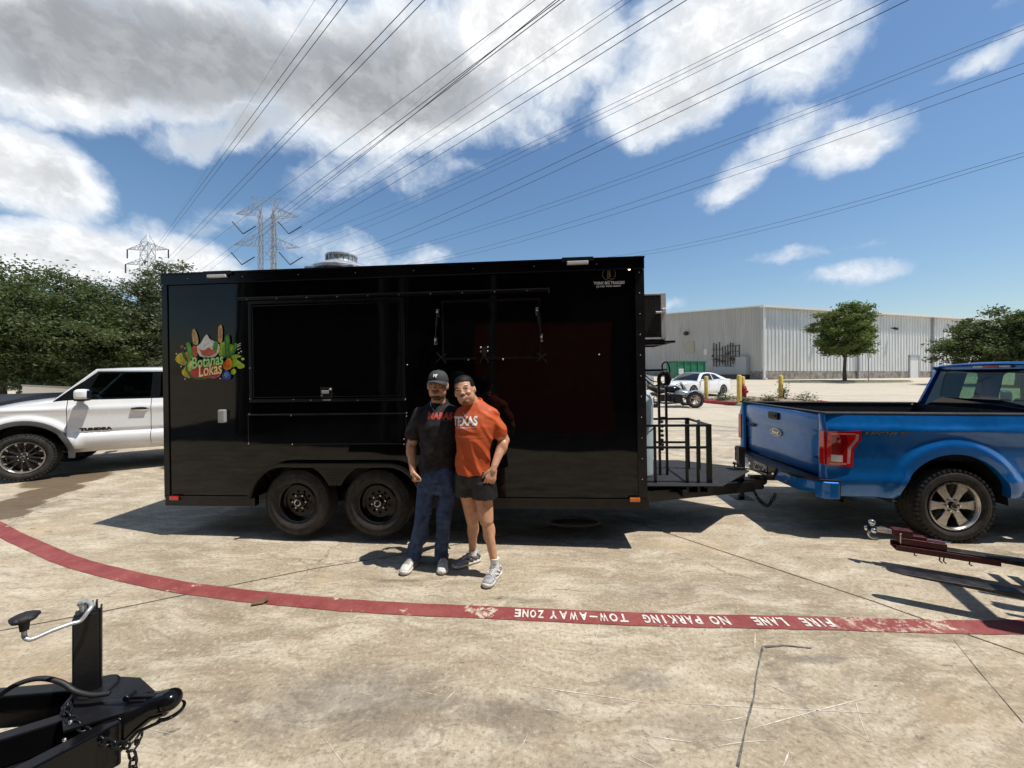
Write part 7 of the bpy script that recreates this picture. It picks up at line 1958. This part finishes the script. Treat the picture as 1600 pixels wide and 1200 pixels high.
def face_details(person, H, smile, s=1.0, brow=1.0):
    f = bpy.data.objects.new('face', None); COL.objects.link(f); f.parent = person
    f.matrix_local = H @ Matrix.Scale(s, 4)
    for sd in (-1, 1):
        mb = MB(); mb.ell((sd*.030, -.0735, .010), (.0135, .006, .0052), Euler((0, sd*.08, 0)), 14, 8); mb.build('eye', 'eye', f, smooth='all')
        mb = MB(); mb.tube([(sd*.046, -.070, .018), (sd*.032, -.078, .0195), (sd*.016, -.078, .014)], [.0022, .0034, .002], 6); mb.build('eyelid', 'skin', f, smooth='all')
        mb = MB(); mb.tube([(sd*.052, -.070, .028), (sd*.038, -.083, .0345), (sd*.018, -.086, .030)], [.0018, .0036, .0030], 6); mb.build('eyebrow', 'hair', f, smooth='all')
    mb = MB()
    for sd in (-1, 1): mb.ell((sd*.0075, -.1035, -.029), (.0032, .004, .0025), None, 8, 6)
    mb.build('nostril', 'eye', f, smooth='all')
    if smile:
        mb = MB(); rows = []
        for k in range(9):
            x = -.028+.056*k/8; u = abs(x)/.028; y = -.0985+.016*u*u
            rows.append([(x, y, -.046+.010*u*u), (x, y-.001, -.062+.020*u*u)])
        mb.grid(rows); mb.build('teeth', 'teeth', f, smooth='all')
        mb = MB(); mb.tube([(-.031, -.081, -.036), (-.014, -.095, -.044), (0, -.0985, -.046), (.014, -.095, -.044), (.031, -.081, -.036)], [.0014, .0024, .0028, .0024, .0014], 6); mb.tube([(-.030, -.081, -.038), (-.014, -.095, -.060), (0, -.098, -.066), (.014, -.095, -.060), (.030, -.081, -.038)], [.0014, .003, .0036, .003, .0014], 6); mb.build('lips', 'lip', f, smooth='all')
    else:
        mb = MB(); mb.tube([(-.025, -.080, -.053), (-.010, -.091, -.0545), (.010, -.091, -.0545), (.025, -.080, -.053)], [.002, .0045, .0045, .002], 6); mb.tube([(-.020, -.083, -.058), (0, -.0905, -.0645), (.020, -.083, -.058)], [.002, .005, .002], 6); mb.build('lips', 'lip', f, smooth='all')
    return f
def beard_mesh(person, body, H, s, zones, name='beard', off=.0015, material='beard'):
    """copy the faces of the head that lie inside face zones, set slightly proud"""
    Hi = (H @ Matrix.Scale(s, 4)).inverted(); me = body.data
    bm = bmesh.new(); bm.from_mesh(me)
    keep = []
    for f in bm.faces:
        q = Hi @ f.calc_center_median()
        if max(abs(q.x), abs(q.y), abs(q.z)) < .16 and zones(q): keep.append(f)
    ks = set(keep); bmesh.ops.delete(bm, geom=[f for f in bm.faces if f not in ks], context='FACES')
    for v in bm.verts: v.co += v.normal*(off(Hi @ v.co) if callable(off) else off)
    nm = bpy.data.meshes.new(name); bm.to_mesh(nm); bm.free(); nm.materials.clear(); nm.materials.append(M[material]); nm.shade_smooth()
    o = bpy.data.objects.new(name, nm); COL.objects.link(o); o.parent = person; return o
def fold(amp, sx, sy, sz, seed):
    def f(p, n):
        q = Vector((p.x*sx, p.y*sy, p.z*sz))+Vector((seed, 0, 0))
        a = mnoise.noise(q); b = mnoise.noise(q*2.3)
        return amp*(1-abs(a)*2.2)+amp*.4*b
    return f
def drape(me, target, y_from=-1.0, off=.003):
    """lay flat print geometry (x,z) onto the front of a garment"""
    bv = BVHTree.FromPolygons([v.co[:] for v in target.data.vertices], [p.vertices[:] for p in target.data.polygons])
    for v in me.vertices:
        h = v.co.y
        hit = bv.ray_cast(Vector((v.co.x, y_from, v.co.z)), Vector((0, 1, 0)))
        v.co.y = (hit[0].y if hit[0] is not None else -.1)-off+(h if abs(h) < .002 else 0)
    me.update(); return me
def shirt_text(person, target, txt, c, w, h, mt, rot=0.0, bold=.002, shear=0, off=.003, cuts=1):
    me = fit_width(text_mesh(txt, .1, 0.0, bold=bold, shear=shear), w, h)
    bm = bmesh.new(); bm.from_mesh(me); bmesh.ops.triangulate(bm, faces=bm.faces[:])
    for _ in range(5):
        le = [e for e in bm.edges if e.calc_length() > .009]
        if not le: break
        bmesh.ops.subdivide_edges(bm, edges=le, cuts=1); bmesh.ops.triangulate(bm, faces=bm.faces[:])
    bm.to_mesh(me); bm.free()
    me.transform(frame3((c[0], 0, c[1]), (math.cos(rot), 0, math.sin(rot)), (-math.sin(rot), 0, math.cos(rot))))
    for v in me.vertices: v.co.y = 0
    drape(me, target, off=.0018); return link('lettering', me, mt, person)
def shoe(person, heel, toe, material, sole_m, w=.048, hgt=.075, name='shoe', panels=None, lace='sole'):
    """heel and toe: ground points; builds sole, upper and laces"""
    a, b = Vector(heel), Vector(toe); d = (b-a).normalized(); L = (b-a).length; sd = Vector((0, 0, 1)).cross(d).normalized()
    def ringp(u, ww, z0, z1, n=16, e=2.6):
        out = []
        for k in range(n):
            t = 2*math.pi*k/n; ca, sa = math.cos(t), math.sin(t); x = ww*abs(ca)**(2/e)*(1 if ca > 0 else -1); z = (z0+z1)/2+(z1-z0)/2*abs(sa)**(2/e)*(1 if sa > 0 else -1)
            p = a+d*u*L+sd*x; out.append((p.x, p.y, a.z+z))
        return out
    sh = bpy.data.objects.new(name, None); COL.objects.link(sh); sh.parent = person
    mb = MB(); mb.loft([ringp(u, ww*w, 0.0+l, .030+.002*k_) for k_, (u, ww, l) in enumerate(((-.03, .35, .006), (0, .68, .001), (.12, .82, 0), (.35, .80, .001), (.55, .88, 0), (.75, 1.03, 0), (.90, .90, .003), (.98, .55, .008), (1.01, .3, .012)))]); mb.build('sole', sole_m, sh, smooth='all')
    mb = MB(); mb.loft([ringp(u, ww*w, .022, z1, e=2.2) for u, ww, z1 in ((-.015, .35, .085), (.03, .62, .095), (.15, .70, .100), (.30, .70, .098), (.42, .74, .092), (.55, .82, .080), (.72, .93, .066), (.88, .80, .054), (.96, .48, .044))]); up = mb.build('upper', material, sh, smooth='all')
    mb = MB()
    for k in range(6):
        u = .36+.055*k; z = interp(u, [(.30, .100), (.42, .094), (.55, .083), (.72, .069)])+.003; p = a+d*u*L; ww = .022
        for q in (-1, 1): mb.tube([p+sd*ww*q*1.1+Vector((0, 0, z-.010)), p+Vector((0, 0, z+.002)), p-sd*ww*q+d*.012+Vector((0, 0, z-.008))], .0028, 5)
    p = a+d*.34*L; mb.tube([p+Vector((0, 0, .102)), p+sd*.03+Vector((0, 0, .108)), p+sd*.045+d*.01+Vector((0, 0, .088)), p+Vector((0, 0, .10))], .0026, 5); mb.tube([p+Vector((0, 0, .102)), p-sd*.03+Vector((0, 0, .108)), p-sd*.04+d*.02+Vector((0, 0, .088)), p+Vector((0, 0, .10))], .0026, 5)
    mb.build('lace', lace, sh, smooth='all')
    if panels:
        mb = MB()
        for q in (-1, 1):
            for (u0, z0, u1, z1, rr_) in ((.15, .04, .40, .085, .007), (.30, .035, .55, .072, .007), (.50, .03, .75, .052, .006), (.80, .035, .96, .035, .006), (.02, .05, .15, .09, .007)):
                f0 = interp(u0, [(0, .6), (.3, .70), (.55, .82), (.72, .93), (.96, .5)])*w; f1 = interp(u1, [(0, .6), (.3, .70), (.55, .82), (.72, .93), (.96, .5)])*w
                mb.tube([a+d*u0*L+sd*q*f0+Vector((0, 0, z0)), a+d*u1*L+sd*q*f1*.86+Vector((0, 0, z1))], rr_, 6)
        mb.build('overlay_panel', panels, sh, smooth='all')
    return sh

HS = 1.13
# ---------- the man in the cap
D1 = 3.49; O1 = Vector(((668-800)/F*D1, D1, 0))
def m1(px, py, dy=0.0): return P(px, py, D1+dy)-O1
man1 = thing('person', 'man in black cap, charcoal T-shirt with red print, jeans and white shoes', 'person', O1)
H1 = Matrix.Translation(m1(684, 603.5, -.01)) @ Euler((R(-4), 0, R(-3))).to_matrix().to_4x4()
mb = MB()
head_parts(mb, H1, HS)
mb.caps(m1(685, 616, .02), m1(685, 638, .03), .060, .072, 20)
# torso core (hidden by the shirt)
RS[0] = .88
mb.loft([ring(m1(685, 738), .15, .095), ring(m1(685, 700), .15, .10), ring(m1(685, 660), .16, .10), ring(m1(685, 642, .02), .10, .07)])
RS[0] = 1.0
shR, shL = m1(653, 651, .01), m1(716, 648, .02)
elR, wrR = m1(642.5, 697, .03), m1(645, 734, -.06)
mb.caps(shR.lerp(elR, .22)+Vector((.012, 0, 0)), elR, .050, .046, 18); mb.caps(elR, wrR, .047, .029, 18); mb.ell(m1(642, 705, 0), (.044, .046, .07)); mb.ell(m1(645, 676, .01), (.050, .052, .07))
mb.caps(wrR, m1(646, 739, -.07), .027, .030, 12)
fingers(mb, m1(645, 735, -.06), (m1(650, 752, -.08)-m1(645, 735, -.06)), (.45, .9, 0), (.5, -.9, 0), curl=1.15, s=1.05)
elL, wrL = m1(728, 684, .20), m1(742, 700, .30)
mb.caps(shL.lerp(elL, .3), elL, .048, .045, 14); mb.caps(elL, wrL, .045, .03, 14); fingers(mb, wrL, (.7, -.1, -.2), (0, -1, 0), (0, 0, 1), curl=.4)
body1 = solid('body', mb, .0052, 3, 'skin', man1, head=H1)
face_details(man1, H1, False, HS)
def z1(q): return (q.y < -.055 and abs(q.x) < .034 and -.125 < q.z < -.078) or (abs(q.x) < .030 and -.044 < q.z < -.034 and q.y < -.06) or (-.112 < q.z < -.083 and q.y < -.01)
beard_mesh(man1, body1, H1, HS, z1)
# hair under the cap
mb = MB(); mb.T = H1 @ Matrix.Scale(HS, 4); mb.ell((0, .030, .022), (.0775, .088, .070), nu=24, nv=16); mb.T = Matrix.Identity(4); mb.build('hair', 'hair', man1, smooth='all')
# cap
capo = bpy.data.objects.new('cap', None); COL.objects.link(capo); capo.parent = man1; capo.matrix_local = H1 @ Matrix.Scale(HS*.97, 4)
mb = MB(); rows = []
for j in range(13):
    v = j/12; th = math.pi/2*v
    rows.append([(.0835*math.cos(th)**.72*math.cos(a), .016+.101*math.cos(th)**.72*math.sin(a), .040+.094*math.sin(th)-.012*(math.sin(a) > .3)*(1-v)) for a in [2*math.pi*k/36 for k in range(36)]])
mb.grid(rows, True); mb.build('crown', 'cap', capo, smooth='all')
mb = MB(); rt, rb = [], []
R0, R1 = [], []
rowsT = []
for k in range(19):
    a = math.pi+math.pi*(.06+.88*k/18); bx_ = .083*math.cos(a); by_ = .016+.1*math.sin(a)
    reach = .070*abs(math.sin(a))**.8; ox = .090*math.cos(a)*(1.0); oy = by_-reach
    drop = .020*abs(math.cos(a))**1.6
    rowsT.append([(bx_*.99, by_+.004, .044-drop*.3), ((bx_+ox)/2, (by_+oy)/2, .044-.004-drop*.8), (ox*.97, oy, .030-drop*1.2), (ox*.97, oy, .026-drop*1.2), ((bx_+ox)/2, (by_+oy)/2, .037-drop*.8), (bx_*.98, by_+.006, .039-drop*.3)])
mb.grid(rowsT); mb.build('brim', 'cap', capo, smooth=60)
mb = MB(); mb.ell((0, .016, .134), (.009, .009, .005), None, 10, 6); mb.build('button', 'cap', capo)
me = fit_width(text_mesh('N', .05, .002, bold=.002), .026, .030); me.transform(frame3((-.004, -.0835, .083), (1, 0, 0), (0, .42, 1))); link('lettering', me, 'print_white', capo)
me = fit_width(text_mesh('Y', .05, .002, bold=.002), .026, .030); me.transform(frame3((.006, -.0845, .079), (1, 0, 0), (0, .42, 1))); link('lettering', me, 'print_white', capo)
# T-shirt
mb_ = None
def ridge(p, ux, uz, across, along, seed):
    u = p.x*ux+p.z*uz; v = -p.x*uz+p.z*ux
    return 1-min(1, abs(mnoise.noise(Vector((u*along+seed, v*across, p.y*5))))*3.2)
def fold1(p, n):
    low = .35+.65*sm((1.25-p.z)/.25)
    return .013*ridge(p, -.75, -.66, 11, 2.6, 3)*low+.008*ridge(p, -.35, -.93, 15, 3, 9)-.007
mb = MB()
cx1 = 684.5
RS[0] = .955
mb.loft([ring(m1(cx1-1, 734.5, -.0), .168, .122, e=2.5), ring(m1(cx1-1, 722, -.0), .166, .120), ring(m1(cx1-.5, 700, -.005), .163, .122), ring(m1(cx1, 680, -.01), .180, .128), ring(m1(cx1, 662, -.005), .200, .130), ring(m1(cx1, 648, .01), .205, .118), ring(m1(cx1+.3, 638, .02), .175, .095), ring(m1(cx1+.6, 632, .025), .118, .082), ring(m1(cx1+.6, 628.5, .03), .086, .070)])
mb.caps(m1(659, 648, .01), m1(645.5, 676, .015), .082, .080, 20); mb.caps(m1(707, 648, .02), shL.lerp(elL, .55), .080, .074, 20)
RS[0] = 1.0
neckc = m1(684.6, 634, .015)
shirt1 = solid('t_shirt', mb, .007, 6, 'tee_black', man1, disp=fold1)
# jeans
mb = MB()
hip = m1(684, 742)
mb.loft([ring(m1(684, 727, .0), .150, .108), ring(m1(684, 742, 0), .166, .118), ring(m1(683, 757, .0), .172, .115), ring(m1(683, 768, .0), .165, .10)])
for (hx, kx, ax_, ad) in ((668, 660, 647.5, .0), (700, 693.5, 690, .0)):
    h_, k_, a_ = m1(hx, 758, 0), m1(kx, 808, -.03), m1(ax_, 866, .03)
    mb.caps(h_, k_, .092, .066, 20); mb.caps(k_, a_.lerp(k_, .12), .065, .056, 20); mb.ell(m1(kx-.3, 830, .02), (.060, .066, .12))
    mb.loft([ring(a_+Vector((0, 0, .10)), .056, .062), ring(a_+Vector((0, .0, .03)), .058, .066), ring(a_+Vector((0, -.005, -.035)), .062, .076)])
jeans = solid('jeans', mb, .007, 4, 'denim', man1, disp=lambda p, n: .004*mnoise.noise(Vector((p.x*14, p.y*14, p.z*9)))+.006*(1-abs(mnoise.noise(Vector((p.x*8, p.y*8, p.z*17)))*2))*(1 if (p.z < .22 or .38 < p.z < .52 or p.z > .72) else .35))
mb = MB(); mb.tube([m1(684.5, 733, -.125), m1(684.3, 745, -.128), m1(684.0, 757, -.12)], .003, 6)
for s_, x_ in ((-1, 659), (1, 707)): mb.tube([m1(x_, 738, -.115), m1(x_+s_*2, 748, -.10), m1(x_+s_*7, 752, -.06)], .0025, 5)
mb.build('seam', 'denim', jeans, smooth=True)
shoe(man1, m1(645.5, 874, .06)*Vector((1, 1, 0)) if False else Vector((m1(646, 870).x, .065, 0)), Vector((m1(637.5, 884).x-.0, -.175, 0)), 'shoe_white', 'sole', w=.052)
shoe(man1, Vector((m1(691, 870).x, .065, 0)), Vector((m1(696, 884).x, -.165, 0)), 'shoe_white', 'sole', w=.052)
shirt_text(man1, shirt1, 'MARAS', (m1(690.5, 648)).xz, .22, .062, 'print_red', rot=-.01, bold=.006, shear=.05)
shirt_text(man1, shirt1, 'TX 210', (m1(700, 655)).xz, .09, .010, 'print_grey', bold=.001, cuts=0)
# necklace and neckline
def on_front(px, py, target, off=.004):
    q = m1(px, py); me = bpy.data.meshes.new('q'); me.from_pydata([(q.x, 0, q.z)], [], []); drape(me, target, off=off); return Vector(me.vertices[0].co)
mb = MB(); pts = [m1(673, 627, -.02), on_front(675, 633, shirt1), on_front(679, 638, shirt1), on_front(685, 643.5, shirt1), on_front(691, 638, shirt1), on_front(695, 633, shirt1), m1(697.5, 627, -.02)]
mb.tube(smooth_path(pts), .0022, 6); mb.build('necklace', 'steel', man1, smooth=True)
nb = MB(); pts = []
for k in range(24):
    a = 2*math.pi*k/24; pts.append(m1(684.8, 629, .026)+Vector((.084*math.cos(a), .074*math.sin(a), .008+.026*math.sin(a))))
nb.tube(pts, .0065, 8, closed=True); nb.build('collar', 'tee_black', shirt1, smooth=True)

# ---------- the man in the orange jersey
D2 = 3.40; O2 = Vector(((748-800)/F*D2, D2, 0))
def m2(px, py, dy=0.0): return P(px, py, D2+dy)-O2
man2 = thing('person', 'smiling man in burnt orange jersey, black shorts and silver running shoes', 'person', O2)
H2 = Matrix.Translation(m2(726.5, 611.5, -.04)) @ (Euler((R(-7), 0, 0)).to_matrix() @ Euler((0, R(-14), 0)).to_matrix() @ Euler((0, 0, R(-9))).to_matrix()).to_4x4()
mb = MB()
head_parts(mb, H2, HS*.98)
mb.caps(m2(731, 617, .01), m2(739, 637, .03), .062, .078, 20)
RS[0] = .87
mb.loft([ring(m2(741, 742), .15, .10), ring(m2(742, 700), .155, .105), ring(m2(744, 665), .165, .105), ring(m2(742, 642, .03), .10, .075)])
RS[0] = 1.0
sL, sR = m2(770, 652, .01), m2(716, 650, .08)
eL, wL = m2(787.5, 688, .04), m2(772.5, 728, -.10)
mb.caps(sL.lerp(eL, .3), eL, .056, .050, 20); mb.ell(m2(780.5, 677, .02), (.056, .056, .075), Euler((0, -.35, 0))); mb.caps(eL, wL, .051, .030, 20); mb.ell(m2(784.5, 700, -.0), (.048, .048, .08), Euler((0, .35, 0)))
mb.caps(wL, m2(770, 735, -.11), .029, .031, 12)
fingers(mb, m2(771, 732, -.105), (m2(765.5, 752, -.125)-m2(771, 732, -.105)), (-.15, 1, 0), (-.95, -.3, 0), curl=.28, s=1.12, spread=1.1)
eR, wR = m2(706, 672, .26), m2(692, 668, .32)
mb.caps(sR.lerp(eR, .3), eR, .050, .046, 14); mb.caps(eR, wR, .044, .03, 14); fingers(mb, wR, (-1, 0, -.1), (0, -1, 0), (0, 0, 1), curl=.3)
# bare legs
def leg(h, k, a, hr=.086, kr=.058):
    mb.caps(h, k, hr, kr, 20)
    t = (a-k).normalized(); up = (h-k).normalized()
    mb.ell(k+Vector((0, -.016, .005)), (.048, .042, .052)); mb.ell(k+(a-k)*.30+Vector((0, .022, 0)), (.056, .056, .105)); mb.ell(h.lerp(k, .72)+Vector((.01, -.018, 0)), (.056, .05, .09))
    mb.caps(k, a, .051, .031, 18)
kB, aB = m2(738.5, 812, .08), m2(739, 862, .16)
kF, aF = m2(760, 812, -.08), m2(773, 881, -.10)
hB, hF = m2(730, 758, .04), m2(754, 758, -.02)
leg(hB, kB, aB, .086, .060); leg(hF, kF, aF, .090, .062)
mb.caps(aB, aB+Vector((0, 0, -.06)), .032, .035, 12); mb.caps(aF, aF+Vector((0, 0, -.06)), .032, .035, 12)
body2 = solid('body', mb, .0052, 3, 'skin2', man2, head=H2)
face_details(man2, H2, True, HS*.98)
def z2(q): return q.y < -.04 and ((abs(q.x) < .030 and -.040 < q.z < -.032 and q.y < -.06) or (abs(q.x) < .028 and -.112 < q.z < -.080))
beard_mesh(man2, body2, H2, HS*.98, z2, off=.001, material='stubble2')
# short black hair: cap of hair following the skull with a soft hairline
def z2h(q): return q.z > .056+.026*max(0, -q.y/.08)*(1-.3*abs(q.x)/.07) or (q.y > .012 and q.z > .005) or (abs(q.x) > .062 and q.z > .022 and q.y > -.035) or (q.y > .05 and q.z > -.05)
hb = beard_mesh(man2, body2, H2, HS*.98, z2h, 'hair', lambda q: .0025+.012*max(0, min(1, (q.z-.05)/.05)), 'hair')
# jersey
mb = MB()
RS[0] = .945
mb.loft([ring(m2(738, 740, -.01), .156, .118, e=2.4), ring(m2(738.5, 725, -.01), .156, .118), ring(m2(739.5, 705, -.01), .158, .122), ring(m2(741.5, 685, -.01), .176, .132), ring(m2(744, 664, -.0), .198, .135, tilt=-.02), ring(m2(744, 649, .015), .198, .122, tilt=-.03), ring(m2(742.5, 639, .025), .165, .100, tilt=-.0), ring(m2(740.5, 632, .03), .115, .084, tilt=.06), ring(m2(739.5, 628.5, .03), .088, .074, tilt=.08)])
mb.caps(m2(763, 649, .015), m2(779, 673, .02), .080, .079, 22); mb.caps(m2(722, 650, .06), sR.lerp(eR, .5), .080, .074, 20); mb.caps(m2(749, 633, .035), m2(768, 648, .025), .050, .075, 18); mb.caps(m2(733, 636, .035), m2(722, 648, .04), .040, .065, 18)
RS[0] = 1.0
def fold2(p, n):
    low = .3+.7*sm((1.28-p.z)/.22)
    return .016*ridge(p, .50, -.86, 10, 2.2, 5)*low+.009*ridge(p, .9, -.4, 12, 3, 1)*(1 if p.z > 1.2 else .4)-.008
jersey = solid('jersey', mb, .007, 5, 'tee_orange', man2, disp=fold2)
nb = MB(); pts = []
for k in range(24):
    a = 2*math.pi*k/24; pts.append(m2(739.5, 629, .028)+Vector((.078*math.cos(a), .066*math.sin(a), .002+.030*math.sin(a)+.012*math.cos(a))))
nb.tube(pts, .008, 8, closed=True); nb.build('collar', 'tee_orange', jersey, smooth=True)
def on2(px, py, off=.004):
    q = m2(px, py); me = bpy.data.meshes.new('q'); me.from_pydata([(q.x, 0, q.z)], [], []); drape(me, jersey, off=off); return Vector(me.vertices[0].co)
mb = MB(); mb.tube([on2(725, 643, .001), on2(727.5, 646, .001), on2(728, 649, .001)], .0016, 5); mb.tube([on2(734, 640, .001), on2(731, 643, .001), on2(728, 647, .001)], .0016, 5); mb.build('collar_trim', 'print_white', jersey, smooth=True)
shirt_text(man2, jersey, 'TEXAS', (m2(728, 656)).xz, .225, .080, 'print_white', rot=.06, bold=.004, shear=.06, off=.0045, cuts=2)
shirt_text(man2, jersey, 'LONGHORNS', (m2(730, 665.5)).xz, .165, .012, 'print_white', rot=.05, bold=.0008, off=.004, cuts=0)
# shorts
mb = MB()
mb.loft([ring(m2(739, 733, -.0), .150, .112), ring(m2(740, 745, 0), .165, .120), ring(m2(742, 757, 0), .172, .120)])
for h_, b_, r0, r1 in ((m2(729, 752, .03), m2(729.5, 772, .03), .108, .106), (m2(755, 752, -.02), m2(757, 776, -.045), .112, .112)):
    mb.loft([ring(h_+Vector((0, 0, .03)), r0*.8, r0*.8), ring(h_, r0, r0), ring(h_.lerp(b_, .5), (r0+r1)/2, (r0+r1)/2), ring(b_, r1, r1)])
solid('shorts', mb, .007, 4, 'shorts', man2, disp=lambda p, n: .007*(1-abs(mnoise.noise(Vector((p.x*11, p.y*11, p.z*6+3)))*2.2)))
# socks and running shoes
for a_, g in ((aB, m2(739, 875, .17)), (aF, m2(773, 893, -.10))):
    mb = MB(); top = Vector((a_.x, a_.y, a_.z-.002 if a_ is aB else a_.z)); mb.tube([(a_.x, a_.y, .075), (a_.x, a_.y, .11), (a_.x, a_.y, .150), (a_.x, a_.y, .168)], [.040, .037, .038, .040], 18)
    so = mb.build('sock', 'sock', man2, smooth=True)
    mb = MB(); mb.tube([(a_.x-.012, a_.y-.040, .128), (a_.x-.002, a_.y-.0415, .122), (a_.x+.014, a_.y-.040, .132)], .0028, 5); mb.build('sock_mark', 'eye', so)
g1 = aB; shoe(man2, Vector((g1.x+.055, g1.y+.035, 0)), Vector((m2(706, 885).x, g1.y-.125, 0)), 'shoe_grey', 'sole', w=.050, panels='shoe_dark', lace='print_white')
g2 = aF; shoe(man2, Vector((g2.x+.035, g2.y+.075, 0)), Vector((g2.x-.070, g2.y-.185, 0)), 'shoe_grey', 'sole', w=.052, panels='print_white', lace='print_white')
